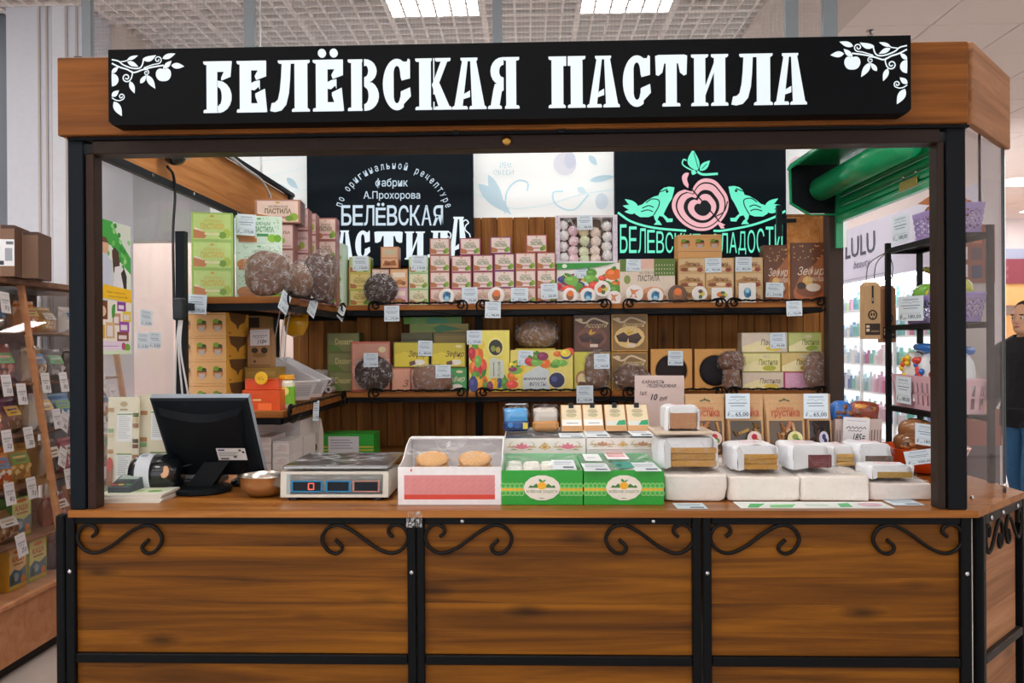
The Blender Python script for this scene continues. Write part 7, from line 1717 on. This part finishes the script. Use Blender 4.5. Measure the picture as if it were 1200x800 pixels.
# gift bags hanging on the rack end
def hang_bag(px0, px1, pyt, pyb, Y, label, col, dark):
    a, b = AY(px0, pyt, Y), AY(px1, pyb, Y); w, h = b.x - a.x, a.z - b.z
    o = empty('hanging_bag', ((a.x + b.x) / 2, Y, b.z), label, 'bag', 'kraft bags hanging on the rack')
    m = MB(); m.mesh([(-w / 2, 0, 0), (w / 2, 0, 0), (w / 2, .05, 0), (-w / 2, .05, 0), (-w / 2, 0, h * .93), (w / 2, 0, h * .93), (w / 2, .05, h * .93), (-w / 2, .05, h * .93), (-w / 2 * .8, .025, h), (w / 2 * .8, .025, h)], [(3, 2, 1, 0), (0, 1, 5, 4), (1, 2, 6, 5), (2, 3, 7, 6), (3, 0, 4, 7), (4, 5, 9, 8), (6, 7, 8, 9), (5, 6, 9), (7, 4, 8)], col)
    T = lambda u, v, o_: (-w / 2 + u * w, -o_, v * h)
    m.draw([('r', .03, .07, .97, .27, '3a2a20'), ('r', .1, .13, .3, .18, 'e0d0b4'), ('r', .1, .2, .3, .24, 'e0d0b4'), ('r', .4, .12, .9, .15, '8a7458'), ('e', .5, .42, .3, .09, dark), ('e', .5, .42, .2, .065, col), ('e', .42, .43, .06, .03, dark), ('e', .58, .43, .06, .03, dark), ('p', [(.44, .34), (.5, .4), (.56, .34)], dark), ('r', .44, .62, .56, .93, '2a2320'), ('r', .47, .66, .53, .72, 'b9b0a0')], T, .0008, .0002); m.build('bag', KRAFT, o)
    m = MB(); m.tube(cr([(-w * .25, .025, h * .97), (.0, .03, h + .08), (1.583 - o.location.x, 3.722 - Y, 1.90 - b.z)], 4), .002, '4a3a2c', 5); m.tube(cr([(w * .25, .025, h * .97), (.03, .03, h + .08), (1.583 - o.location.x, 3.722 - Y, 1.90 - b.z)], 4), .002, '4a3a2c', 5); m.build('string', CLOTH, o)
hang_bag(1013, 1032, 330, 397, 3.62, 'slim kraft gift bag hanging on the left of the rack post', 'c9a476', '3a2c20')
hang_bag(1034, 1050, 334, 401, 3.745, 'brown kraft gift bag hanging behind the rack post', '9a6c48', '4a3424')
# ------------------------------------------------------------------ green roller shutter over the side opening
GR = '14a066'
SHM = vmat('green_shutter_paint', .28, var=.08, bump=.03, bscale=40, coat=.3)
sh_ = empty('roller_shutter', (1.76, 3.62, 2.2), 'green roller shutter, half rolled up over the side opening', 'shutter')
y0s, y1s = 0.0, 1.14
for k in range(5):
    m = MB(); z = .012 + .052 * k
    pr = [(0, z + .001), (-.014, z + .012), (-.016, z + .026), (-.014, z + .04), (0, z + .051), (.006, z + .051), (.006, z + .001)]
    m.prism(pr, y0s, y1s, GR, lambda a, b, c: (a, c, b)); m.build('slat', SHM, sh_)
m = MB(); m.box(-.02, y0s, -.028, .008, y1s, .011, GR); m.build('bottom_bar', SHM, sh_)
m = MB(); m.box(-.0205, y0s, -.004, -.02, y1s, .000, 'cfe0d6'); m.build('bright_edge', STEEL, sh_)
m = MB(); m.lathe([(.005, 0), (.066, 0), (.066, 1.05), (.005, 1.05)], GR, 20); m.build('curtain_roll', SHM, sh_, (-.125, .03, .155), (-PI / 2, 0, 0), True)
m = MB(); m.lathe([(.03, 0), (.03, .07)], '3a4246', 14); m.build('axle', STEEL, sh_, (-.125, 1.075, .155), (-PI / 2, 0, 0))
hexp = [(-.27, .30), (-.0, .30), (.0, .03), (-.16, .03), (-.265, .09)]
m = MB(); m.prism(hexp, y1s, y1s + .02, '14191b', lambda a, b, c: (a, c, b)); m.build('end_plate', STEEL_BLACK, sh_)
m = MB(); m.prism([(-.28, .275), (-.265, .30), (.01, .30), (.01, .312), (-.272, .312), (-.29, .28)], -.02, y1s + .025, GR, lambda a, b, c: (a, c, b)); m.prism([(-.28, .28), (-.272, .28), (-.268, .09), (-.165, .025), (-.02, .025), (-.02, .018), (-.17, .018), (-.277, .085)], y1s + .001, y1s + .022, GR, lambda a, b, c: (a, c, b)); m.build('casing', SHM, sh_)
m = MB(); m.box(-.03, y1s - .02, -.17, .008, y1s, .2, '12965f'); m.build('guide_rail', SHM, sh_)
pp_ = AX(1057, 232, 1.74)
m = MB(); m.cbox(-.024, .16, .0, -.0205, .34, .042, 'b9b05a', .001); m.build('lock_plate', STEEL, sh_)
for yy_ in (.19, .31):
    m = MB(); m.lathe([(.009, 0), (.008, .004), (.003, .007)], 'dfe3e0', 10); m.build('rivet', STEEL, sh_, (-.0165, yy_, .062), (0, -PI / 2, 0))
m = MB(); m.box(1.45, 4.90, 2.12, 1.48, 4.93, 2.30, '22282c'); m.box(1.478, 4.9, 2.2, 1.56, 4.92, 2.22, '22282c'); o = m.build('shutter_bracket', STEEL_BLACK, sh_); o.location = (-1.76, -3.62, -2.2)
m = MB(); m.box(1.52, 4.93, 1.75, 1.70, 4.95, 2.235, 'b9a05a'); o = m.build('plywood_offcut', WOOD_BEAM); tag(o, 'pale plywood strip beneath the green shutter box', 'board')
# camera dome and cable under the left beam
p = AX(205, 184, -1.42)
dm = empty('dome_camera', (p.x, p.y, p.z), 'white dome camera with dark lens under the left beam', 'camera')
m = MB(); m.lathe([(.0, .06), (.05, .055), (.062, .03), (.06, .0), (.045, -.005)], 'e3e3e6', 20); m.build('housing', PLASTIC, dm)
m = MB(); m.blob(.042, .042, .03, '1c2a2c', (0, 0, -.003), 16, 10); m.build('lens_dome', GLOSSP, dm, smooth=True)
c0 = [AX(196, 195, -1.45), AX(203, 205, -1.45), AX(205, 230, -1.45), AX(203, 265, -1.45), AX(203, 300, -1.435), AX(204, 360, -1.435)]
m = MB(); m.tube(cr(c0, 5), .006, '14171a', 6); o = m.build('power_cable', PLASTIC); tag(o, 'black cable running down the short post on the left', 'cable')
m = MB(); m.cbox(-.022, -.018, 0, .022, .018, .09, '1d2429', .006); o = m.build('socket_block', PLASTIC, None, (-1.415, AX(206, 375, -1.43).y, AX(206, 375, -1.43).z)); tag(o, 'small black socket block hanging on the short post', 'socket')
m = MB()
yq = AX(206, 375, -1.43).y; zq = AX(206, 375, -1.43).z
for k, dx in enumerate((0, .02, .035)): m.tube(cr([(dx * .3, 0, 0), (dx * .5 - .01, -.01, -.12), (dx * 1.4 - .02, -.0, -.28), (dx * 2.2 - .03, .01, -.42)], 5), .004, 'd9d6d6', 6)
o = m.build('white_cables', PLASTIC, None, (-1.415, yq, zq + .005)); tag(o, 'bundle of white cables hanging from the black socket block', 'cable')
c1 = [AX(262, 182, -1.44), AX(285, 200, -1.44), AX(306, 215, -1.44), AX(315, 230, -1.44), AX(317, 236, -1.44)]
m = MB(); m.tube(cr([Vector((p_.x, p_.y, p_.z + .02)) for p_ in c1], 5), .008, 'd6dade', 6); o = m.build('white_conduit', PLASTIC); tag(o, 'white cable running along the top of the left beam', 'cable')
a = AY(306, 200, 5.0); m = MB(); m.tube([(a.x, 5.0, 2.44), (a.x, 5.0, 3.60)], .007, 'eef0f2', 6); o = m.build('drop_wire', PLASTIC); tag(o, 'thin white vertical wire dropping from the ceiling behind left beam', 'wire')
# posters and tags on the left pane
XP = -1.4805
def T_p(px0, px1, py0, py1, X_): 
    A_, B_ = AX(px0, (py0 + py1) / 2, X_).y, AX(px1, (py0 + py1) / 2, X_).y
    zt = (AX(px0, py0, X_).z + AX(px1, py0 + 12, X_).z) / 2; zb = (AX(px0, py1, X_).z + AX(px1, py1, X_).z) / 2
    return A_, B_, zt, zb
A_, B_, zt, zb = T_p(113, 153, 254, 415, XP)
po = ob('poster', None); 
m = MB(); m.box(0, 0, 0, .0012, B_ - A_, zt - zb, 'e6e8e2')
W_, H_ = B_ - A_, zt - zb
q = random.Random(11)
shp = [('r', 0, .42, 1, 1, 'dfe8dc'), ('p', [(0, .82), (.0, 1), (.45, 1), (.6, .9), (1, .75), (1, .62), (.7, .7), (.4, .82)], '3fa844')] + [('e', q.uniform(.1, 1), q.uniform(.66, .98), .05, .02, q.choice(['6fc25a', '2f8f3a', '9ad88a'])) for _ in range(26)]
shp = [s if s[0] != 'e' else ('e', min(.94, s[1]), s[2], s[3], s[4], s[5]) for s in shp]
shp += [('e', .2, .80, .13, .06, 'd9a98a'), ('p', [(.07, .82), (.1, .87), (.25, .87), (.33, .83), (.3, .83), (.1, .83)], '6b4632'), ('p', [(0, .5), (0, .72), (.12, .75), (.28, .75), (.42, .68), (.45, .5)], 'c9cfe0'), ('e', .52, .75, .11, .05, 'e0b49a'), ('p', [(.42, .78), (.5, .81), (.62, .78), (.66, .62), (.56, .60), (.46, .62)], '4a2f28'), ('p', [(.44, .48), (.5, .66), (.7, .68), (.86, .6), (.84, .48)], 'e9e6ea'), ('p', [(.68, .62), (.78, .66), (.86, .6), (.85, .5), (.77, .5)], '2a2420'), ('e', .1, .63, .06, .03, 'f0b83a'),
        ('p', [(.1, .42), (.18, .52), (1, .50), (1, .40)], 'f5c21a'), ('t', 'Нам хорошо', .26, .455, .8, .475, '8a6a1a', .3), ('t', 'когда рядом Вы!', .3, .425, .9, .445, '8a6a1a', .3), ('r', 0, .1, 1, .40, 'efe9dc'), ('r', .0, .26, .28, .40, '7a3f24'), ('e', .14, .32, .1, .04, 'e8c9a4')]
for (a_, b_, c_, d_, col) in ((.56, .33, .82, .40, '8a3a9a'), (.72, .25, .98, .33, 'e3c83a'), (.42, .22, .66, .31, 'c98f7a'), (.62, .17, .92, .25, '9a4ab0'), (.22, .12, .48, .24, 'd9b98a'), (.0, .12, .2, .22, 'e0b03a'), (.55, .1, .9, .17, '8a4a3a')): shp += [('r', a_, b_, c_, d_, col), ('r', a_ + .04, b_ + .015, c_ - .06, d_ - .025, 'e9dfe0')]
shp += [('p', leaf((.4, .28), (.5, .38), .05), '3f9a3a'), ('r', 0, .03, .75, .1, 'e9d9ea'), ('r', .05, .06, .6, .065, 'b08ac0'), ('e', .85, .05, .1, .03, '7ab03a'), ('e', .74, .06, .06, .03, 'c04a7a'), ('r', 0, 0, 1, .028, 'd8e8c8')]
m.draw(shp, lambda u, v, o_: (.0012 + o_, u * W_, v * H_), .0002, .00004)
me_ = m.data('poster', PAPER); bpy.data.objects.remove(po); po = ob('poster', me_, None, (XP, A_, zb)); tag(po, 'glossy poster of a smiling couple above colourful boxes on left pane', 'poster')
for (a_, b_, c_, d_, pr, lb) in ((164, 357, 178, 382, '2,00', 'topmost of three small price tags on the left pane'), (160, 384, 174, 409, '2,50', 'lower left of three small price tags on the left pane'), (174, 383, 188, 408, '2,50', 'lower right of three small price tags on the left pane')):
    A_, B_, zt, zb = T_p(a_, b_ if False else c_, b_, d_, XP)
    o = ob('price_tag', tag_mesh(B_ - A_, zt - zb, 1, pr), None, (XP + .002, (A_ + B_) / 2, zt), (0, .03, PI / 2)); tag(o, lb, 'price tag', 'price tags')
# ------------------------------------------------------------------ neighbouring slanted display case on the left
DX = lambda z: -2.36 - .23 * (z - .335) / 1.485
cas = empty('display_case', (-2.36, 3.75, 0), 'slanted clear-fronted beech display case of the neighbouring stall', 'display case')
def cp(name, x0, y0, z0, x1, y1, z1, mat, col='ffffff'):
    m = MB(); m.cbox(x0 + 2.36, y0 - 3.75, z0, x1 + 2.36, y1 - 3.75, z1, col, .003); return m.build(name, mat, cas)
YA, YE = 2.4, 5.1
cp('plinth', -3.0, YA, 0, -2.40, YE, .06, PAINT, '1d1a19')
cp('cabinet', -3.05, YA, .061, -2.36, YE, .32, LAMINATE)
cp('base_shelf', -3.05, YA, .321, -2.345, YE, .343, LAMINATE)
cp('back_panel', -3.07, YA, .344, -3.05, YE, 1.82, LAMINATE_DARK)
cp('top_board', -3.07, YA - .02, 1.821, DX(1.82) + .02, YE + .02, 1.85, LAMINATE_DARK)
SZ = [.57, .82, 1.07, 1.32, 1.58]
for z in SZ: cp('shelf', -3.049, YA + .01, z - .012, DX(z) - .02, YE - .01, z, LAMINATE_DARK)
for y in (2.4, 3.3, 4.2, 5.08):
    m = MB(); m.prism([(DX(.344), .344), (DX(1.82), 1.82), (DX(1.82) - .03, 1.82), (DX(.344) - .03, .344)], y - .0, y + .022, 'ffffff', lambda a, b, c: (a + 2.36, c - 3.75, b)); m.build('slanted_post', LAMINATE, cas)
    for z in (.75, 1.5):
        b = MB(); b.lathe([(.009, 0), (.009, .006), (.004, .009)], 'd9dadd', 10); b.build('bolt', STEEL, cas, (DX(z) + 2.361, y + .011 - 3.75, z), (0, PI / 2 - .15, 0))
for y in (2.4, 3.3, 4.2):
    m = MB(); m.prism([(DX(.344) - .008, .344), (DX(1.82) - .008, 1.82), (DX(1.82) - .012, 1.82), (DX(.344) - .012, .344)], y + .023, y + .879, 'ffffff', lambda a, b, c: (a + 2.36, c - 3.75, b)); m.build('clear_pane', GLASS, cas)
# goods on its shelves
q = random.Random(17)
GC = [('orange', 'd9822e', ('f0e6d8', 'b93a2a')), ('dark brown', '4a322a', ('7a5a48', '2c2020')), ('golden', 'c9963f', ('e8cf8a', '8a5a2a')), ('pink', 'c9566e', ('f3d9dd', '8a2f45')), ('white', 'd9d6d4', ('f6f3ef', 'b9b4b0')), ('plum', '5c3f5e', ('8a6a92', '3a2a40')), ('sky blue', '4f93cf', ('d9e8f3', '2a5a9a')), ('tan', 'b08a62', ('d9bf9a', '7a5534')), ('brick red', '9a4a3c', ('d98a78', '5a2a22')), ('grey', '8a8484', ('c2bebc', '5a5656'))]
def snack(x, y, z, w, h, col, sp_, label, q):
    m = MB(); vs, fs = [], []
    prof = [(0, .0, .05), (.15, -.02, .065), (.5, -.022, .065), (.8, .004, .045), (.9, .02, .026), (1, .021, .025)]
    for t, y0, y1 in prof:
        k = 1 - .07 * math.sin(PI * t)
        for a, b in ((-.5, (y0 + y1) / 2), (-.42, y0), (0, y0 - .006 * math.sin(PI * t)), (.42, y0), (.5, (y0 + y1) / 2), (.42, y1), (-.42, y1)): vs.append((a * w * k, b + .004 * noise.noise(Vector((a * 9, t * 6, z * 50))), h * t))
    for j in range(len(prof) - 1):
        for i in range(7): fs.append((j * 7 + i, j * 7 + (i + 1) % 7, (j + 1) * 7 + (i + 1) % 7, (j + 1) * 7 + i))
    fs += [tuple(range(6, -1, -1)), tuple(range(35, 42))]
    m.mesh(vs, fs, col)
    def T(u, v, o_):
        for (t0, y0, _), (t1, y1, _) in zip(prof, prof[1:]):
            if t0 <= v <= t1: return (-w * .4 + u * w * .8, y0 + (y1 - y0) * (v - t0) / (t1 - t0) - .006 * math.sin(PI * v) - o_, v * h)
    sh = [('e', q.uniform(.12, .88), q.uniform(.18, .46), q.uniform(.07, .13), q.uniform(.05, .09), q.choice(sp_)) for _ in range(14)]
    sh += [('r', .08, .52, .92, .78, q.choice(['e8e4de', 'd9b23a', 'c9402f', '3f7ab0', '4f9a4a', 'e3d9c8'])), ('r', .2, .66, .8, .71, q.choice(sp_)), ('r', .3, .58, .7, .61, '5a4a44')]
    m.draw(sh, T, .003, .0003)
    o = m.build('snack_bag', GLOSSP, None, (x, y, z), (0, -0.0, PI / 2 + q.uniform(-.25, .1)), False)
    return tag(o, label, 'bag of snacks', 'snack bags in the neighbouring display case')
zsh = [.344] + SZ
for mi, (ya, yb) in enumerate(((3.42, 4.18), (4.24, 5.06))):
    for si, z in enumerate(zsh):
        if mi == 0 and si == 0: ks = [0, 1]
        elif mi == 0 and si == 1: ks = [0, 1, 2]
        else: ks = [0, 1, 2, 3]
        for k in ks:
            nm, c, sp_ = GC[(si * 3 + k * 2 + mi * 5) % len(GC)]
            y = ya + (yb - ya) * (k + .5) / 4
            hh = (.21 if si in (0, 1) else .235 if si < 5 else .2)
            rz_ = q.uniform(.32, .45) * hh
            lb = f'{nm} snack bag, {ORD[k]} from near end, {ORD[si]} shelf up, {"near" if mi == 0 else "far"} bay'
            snack(DX(z + .1) - .085 - .02 * (k % 2), y, z + .001, q.uniform(.14, .18), q.uniform(.7, .86) * hh, c, sp_, lb + ' of case', q)
def kasha(y0, y1, z, col, col2, label):
    w = y1 - y0; h = .2
    m = MB(); m.box(-w / 2, 0, 0, w / 2, .07, h, col)
    m.draw([('r', .04, .03, .96, .97, col2), ('p', [(.04, .03), (.04, .38), (.3, .5), (.6, .42), (.96, .52), (.96, .03)], '3f6f8a'), ('r', .04, .03, .96, .12, 'c9b24a'), ('t', 'КАША', .2, .66, .84, .8, 'c03428', 0, .03), ('r', .25, .57, .8, .62, 'b9805a'), ('e', .5, .9, .25, .05, 'd9703a'), ('e', .4, .3, .14, .1, '8ab0c0'), ('e', .78, .2, .12, .1, 'd98a2a'), ('e', .2, .25, .1, .12, '2f5a4a')], lambda u, v, o: (-w / 2 + u * w, -o, v * h), .0008, .0002)
    o = m.build('porridge_box', CARD, None, (DX(z + .1) - .075, (y0 + y1) / 2, z + .0008), (0, 0, PI / 2 - .05)); tag(o, label, 'box', 'porridge boxes in the display case')
kasha(3.94, 4.09, .571, '5f8a3a', 'cfd98a', 'green porridge box on the second shelf of the display case')
kasha(3.86, 3.99, .344, 'd99a2a', 'f0d08a', 'orange porridge box on the lowest shelf of the display case')
kasha(4.02, 4.16, .344, '9ab02f', 'dfe38a', 'yellow green porridge box on the lowest shelf of the display case')
# handwritten price tags on the slanted front
KK = .23 / 1.485
def on_front(px, py):
    d = ray(px, py); t = -(2.36 + KK * 1.165) / (d.x + KK * d.z); return CAM + d * t
tl_ = [(4.5, 451, '13 р', 0), (22.5, 461, '18 р', .05), (50.5, 448, '18 р', .03), (71.6, 447, '18 р', 0), (63.7, 490, '45 р', -.02), (75.4, 494, '20р', .8), (5, 516, '12 р', .02), (30.4, 512, '20р', -.02), (73, 536, '16 р', .85), (77.7, 560, '12 р', .03), (8, 578, '40 р', .02), (33.8, 571, '75 р', .02), (21, 638, '25 р', -.12), (3, 354, '10 р', .1), (130, 460, '11 р', 0), (117, 447, '51 р', 0), (118, 498, '20 р', .05)]
for k, (px, py, pr, ro) in enumerate(tl_):
    c = on_front(px, py)
    o = ob('price_tag', tag_mesh(.075, .105, k % 3, pr, 'цена'), None, (c.x + .008, c.y, c.z + .05), (-.155, ro * .6, PI / 2))
    where = ['at far left, upper row', 'second from left in the upper row', 'left of the two just beside the slanted post', 'right of the two just beside the slanted post', 'below the paired tags, left one', 'tilted, below the paired tags', 'at far left, middle row', 'large, left of the slanted post in middle row', 'strongly tilted, by the black stall post', 'lowest beside the black stall post', 'at far left in the row above the porridge boxes', 'second in the row above the porridge boxes', 'slanting above the orange porridge box', 'highest at the far left edge', 'seen through the left pane, right one', 'seen through the left pane, upper left one', 'seen through the left pane, lowest'][k]
    tag(o, f'white handwritten tag on display case, {where}', 'price tag', 'price tags')
# cartons on top of the case
for (px0, px1, pyt, Y, lb, lab) in ((-8, 13.5, 263, 4.0, 'brown carton with barcode label at the left end of the display case top', True), (17, 41, 271, 4.12, 'narrow brown carton on top of the display case, right one', False)):
    sh = [('r', 0, .93, 1, 1, '4a3630'), ('r', .3, 0, .36, 1, '8a6a54')] + ([('r', .2, .2, 1, .72, 'e3e6ea'), ('r', .6, .62, .95, .68, '6a707a'), ('r', .55, .3, .9, .55, '9aa0a8'), ('r', .22, .22, .5, .3, '3a3e46')] if lab else [])
    carton(px0, px1, pyt, Y, 1.8505, .22, '7d5f4c', lb, sh, None, 'brown_carton', mat=KRAFT, side='6b4e3e', rz=.25)
# ------------------------------------------------------------------ the passer-by at the far right
def skin_mesh(verts, edges, radii, root, sub=1):
    me = bpy.data.meshes.new('body'); me.from_pydata(verts, edges, [])
    o = bpy.data.objects.new('body', me); COL.objects.link(o)
    sk = o.modifiers.new('skin', 'SKIN'); sk.use_smooth_shade = True
    if sub: o.modifiers.new('sub', 'SUBSURF').levels = sub
    for i, r_ in enumerate(radii):
        v = me.skin_vertices[0].data[i]; v.radius = (r_, r_) if not isinstance(r_, tuple) else r_; v.use_root = (i == root)
    dg = bpy.context.evaluated_depsgraph_get()
    m2 = bpy.data.meshes.new_from_object(o.evaluated_get(dg)); bpy.data.objects.remove(o)
    return m2
def add_mesh(mb, me, col): mb.mesh([v.co for v in me.vertices], [tuple(p.vertices) for p in me.polygons], col)
def chain(spec):
    """spec: list of (parent index or None, (x, y, z), radius)"""
    return [s[1] for s in spec], [(s[0], i) for i, s in enumerate(spec) if s[0] is not None], [s[2] for s in spec]
torso = [(None, (0, 0, .96), (.13, .10)), (0, (.01, 0, 1.12), (.125, .095)), (1, (.0, 0, 1.30), (.15, .11)), (2, (-.01, 0, 1.44), (.12, .09)), (3, (.0, 0, 1.53), .055), (4, (.02, 0, 1.60), .055)]
def limbs(kind, g=0.0):
    out = []
    for s_ in (1, -1):
        st = .20 * s_
        if kind == 'leg': out.append([((0, .09 * s_, .90), .088 + g), ((st * .35 + .03, .10 * s_, .50), .062 + g), ((st * .6 - .04, .10 * s_, .10), .042 + g * .8)])
        if kind == 'arm': out.append([((-.01, .20 * s_, 1.42), .062 + g), ((-.07, .265 * s_, 1.14), .046 + g), ((.14, .22 * s_, 1.00), .031 + g * .7)])
    return out
def body_spec(g=0.0, legs=True, arms=True, tors=True, hands=False, neck=True):
    sp = [(a, b, (c[0] + g, c[1] + g) if isinstance(c, tuple) else c + g * .3) for a, b, c in (torso if neck else torso[:4])]
    for kind, par in (('leg', 0), ('arm', 3)):
        if (kind == 'leg' and not legs) or (kind == 'arm' and not arms): continue
        for L_ in limbs(kind, g):
            prev = par
            for p, r_ in L_: sp.append((prev, p, r_)); prev = len(sp) - 1
            if kind == 'leg' and hands: a = L_[-1][0]; sp.append((prev, (a[0] + .13, a[1], .045), .036))
            if kind == 'arm' and hands:
                a = L_[-1][0]; s_ = 1 if a[1] > 0 else -1
                sp.append((prev, (a[0] + .07, a[1] - .02 * s_, a[2] - .03), (.036, .02))); pm = len(sp) - 1
                for f, ln in enumerate((.065, .078, .072, .055)):
                    y = a[1] - .02 * s_ + (f - 1.5) * .021
                    sp.append((pm, (a[0] + .105, y, a[2] - .045), .0115)); sp.append((len(sp) - 1, (a[0] + .105 + ln * .5, y, a[2] - .065), .011)); sp.append((len(sp) - 1, (a[0] + .10 + ln * .75, y - .003 * s_, a[2] - .10), .0095))
                sp.append((prev, (a[0] + .05, a[1] - .055 * s_, a[2] - .02), .011)); sp.append((len(sp) - 1, (a[0] + .09, a[1] - .065 * s_, a[2] - .045), .0095))
    return sp
pe = empty('person', (AY(1203, 500, 6.4).x, 6.4, 0), 'man in black jacket and blue jeans walking past at the right edge', 'person', None, R(180 + 28))
mb = MB()
v_, e_, r_ = chain(body_spec(0, hands=True)); add_mesh(mb, skin_mesh(v_, e_, r_, 0, 2), 'd2a183')
for c, rr in (((.02, 0, 1.672), (.098, .076, .122)), ((.045, 0, 1.607), (.068, .058, .062)), ((.116, 0, 1.650), (.024, .015, .022)), ((.108, 0, 1.675), (.014, .010, .03)), ((.003, .078, 1.655), (.024, .012, .034)), ((.003, -.078, 1.655), (.024, .012, .034)), ((.098, 0, 1.608), (.018, .026, .012)), ((.094, 0, 1.70), (.016, .05, .012))):
    mb.blob(*rr, 'd2a183', c, 20, 14)
for s_ in (1, -1):
    mb.tube([(.09, .232 * s_, 1.03), (.15, .218 * s_, .995), (.20, .204 * s_, .975), (.235, .2 * s_, .96)], .03, 'd2a183', 12, rs=[.03, .029, .031, .026])
tmp = mb.build('body', SKIN); rm = tmp.modifiers.new('remesh', 'REMESH'); rm.mode = 'VOXEL'; rm.voxel_size = .0065; rm.use_smooth_shade = True
sm_ = tmp.modifiers.new('smooth', 'SMOOTH'); sm_.iterations = 2; sm_.factor = .4
me2 = bpy.data.meshes.new_from_object(tmp.evaluated_get(bpy.context.evaluated_depsgraph_get())); bpy.data.objects.remove(tmp)
def islands(me):
    adj = [[] for _ in me.vertices]
    for e in me.edges: a, b = e.vertices; adj[a].append(b); adj[b].append(a)
    seen, out = set(), []
    for i in range(len(adj)):
        if i in seen: continue
        st, comp = [i], {i}
        while st:
            for k in adj[st.pop()]:
                if k not in comp: comp.add(k); st.append(k)
        seen |= comp; out.append(comp)
    return sorted(out, key=len, reverse=True)
il_ = islands(me2)
0 and print('ISL', [(len(c), [round(v, 2) for v in me2.vertices[next(iter(c))].co]) for c in il_[:14]])
keep_ = il_[0]
ix_ = {v: k for k, v in enumerate(sorted(keep_))}
m3_ = bpy.data.meshes.new('body'); m3_.from_pydata([me2.vertices[v].co for v in sorted(keep_)], [], [tuple(ix_[v] for v in p.vertices) for p in me2.polygons if p.vertices[0] in keep_]); me2 = m3_
mb = MB(); add_mesh(mb, me2, 'd2a183'); bd_ = mb.build('body', SKIN, pe, smooth=True)
def garment(name, col, mat, test, off):
    vs = [v.co.copy() + v.normal * off(v.co) for v in me2.vertices]
    ok = [test(v.co) for v in me2.vertices]
    fs = [tuple(p.vertices) for p in me2.polygons if all(ok[i] for i in p.vertices)]
    us = sorted({i for f in fs for i in f}); ix = {v: k for k, v in enumerate(us)}
    g_ = MB(); g_.mesh([vs[i] for i in us], [tuple(ix[i] for i in f) for f in fs], col)
    o = g_.build(name, mat, pe, smooth=True); so = o.modifiers.new('thickness', 'SOLIDIFY'); so.thickness = .004; so.offset = 1
    return o
hand_ = lambda c: c.x > .125 and abs(c.y) > .13 and .80 < c.z < 1.07
garment('jacket', '17181b', vmat('black_leather', .5, var=.15, bump=.35, bscale=30, spec=.2), lambda c: .86 < c.z < 1.535 and not hand_(c), lambda c: .024 + .004 * noise.noise(c * 14) + (.006 if c.z < 1.0 else 0))
garment('jeans', '2d5d86', vmat('denim', .85, var=.25, bump=.3, bscale=60), lambda c: .085 < c.z < .99 and not hand_(c) and (abs(c.y) < .215 or c.z < .75), lambda c: .012 + .012 * max(0, (.6 - c.z)))
for L_ in limbs('leg'):
    a = L_[-1][0]; mb = MB(); mb.blob(.145, .052, .05, '1f1c1b', (a[0] + .055, a[1], .052), 16, 10, .8, flat=.85); mb.build('shoe', PLASTIC, pe, smooth=True)
mb = MB(); mb.blob(.102, .084, .092, '2a1e19', (-.012, 0, 1.718), 22, 14, 1, .05, 3, 2); mb.blob(.05, .075, .085, '2a1e19', (-.055, 0, 1.655), 16, 10, 1, .05, 3, 4); mb.build('hair', CLOTH, pe, smooth=True)
for s_ in (1, -1):
    mb = MB(); mb.blob(.011, .013, .009, 'e6e0da', (.101, .032 * s_, 1.675), 12, 8); mb.blob(.006, .007, .007, '2a2320', (.109, .032 * s_, 1.674), 10, 6); mb.build('eye', GLOSSP, pe, smooth=True)
    mb = MB(); mb.blob(.008, .020, .005, '2a1e19', (.107, .033 * s_, 1.698), 10, 6); mb.build('eyebrow', CLOTH, pe, smooth=True)
mb = MB(); mb.blob(.009, .024, .007, 'a8645a', (.113, 0, 1.610), 12, 8); mb.build('mouth', SKIN, pe, smooth=True)
# promotional stand seen through the corner pane
ps = empty('promo_stand', (AY(1150, 400, 7.2).x - .02, 7.2, 0), 'tall promotional stand with brown picture boards seen through corner pane', 'stand')
def sb(name, x0, y0, z0, x1, y1, z1, col, mat=CARD): m = MB(); m.box(x0, y0, z0, x1, y1, z1, col); return m.build(name, mat, ps)
sb('base_cabinet', -.17, .0, 0, .17, .4, .62, '6b5f66', PAINT)
sb('red_band', -.18, -.01, .621, .18, .4, .93, '9a5648')
sb('column', -.12, .1, .931, .12, .3, 2.0, 'c9c2c2', PAINT)
for k in range(3):
    m = MB(); m.lathe([(.05, 0), (.05, .14), (.018, .2), (.018, .27), (.02, .28)], ['cfd6d0', 'd9d2c0', 'e0dcd6'][k], 14); o = m.build('bottle', GLOSSP, None, (ps.location.x - .11 + .11 * k, 7.245, .931)); tag(o, f'tall pale bottle on the promotional stand, {ORD[k]} from the left', 'bottle', 'bottles on the promotional stand')
m = MB(); m.box(-.17, .06, 2.001, .17, .1, 2.62, '8a4a38'); m.draw([('r', -.17, 2.5, .17, 2.62, 'e6e2e6'), ('r', -.14, 2.36, -.05, 2.46, 'd9b98a'), ('r', -.02, 2.34, .06, 2.46, 'c9703a'), ('r', .09, 2.34, .15, 2.46, 'e6d9cc'), ('r', -.14, 2.2, -.06, 2.31, 'dcd6da'), ('r', -.03, 2.2, .06, 2.3, '5a3a4a'), ('r', .09, 2.18, .15, 2.3, 'd9d2d6'), ('r', -.14, 2.05, -.06, 2.16, 'dcd6da'), ('r', -.03, 2.04, .06, 2.15, '2f3a5a'), ('r', .09, 2.03, .15, 2.14, 'cfc9d6')], lambda u, v, o_: (u, .06 - o_, v), .002, .0005); m.build('picture_board', CARD, ps)
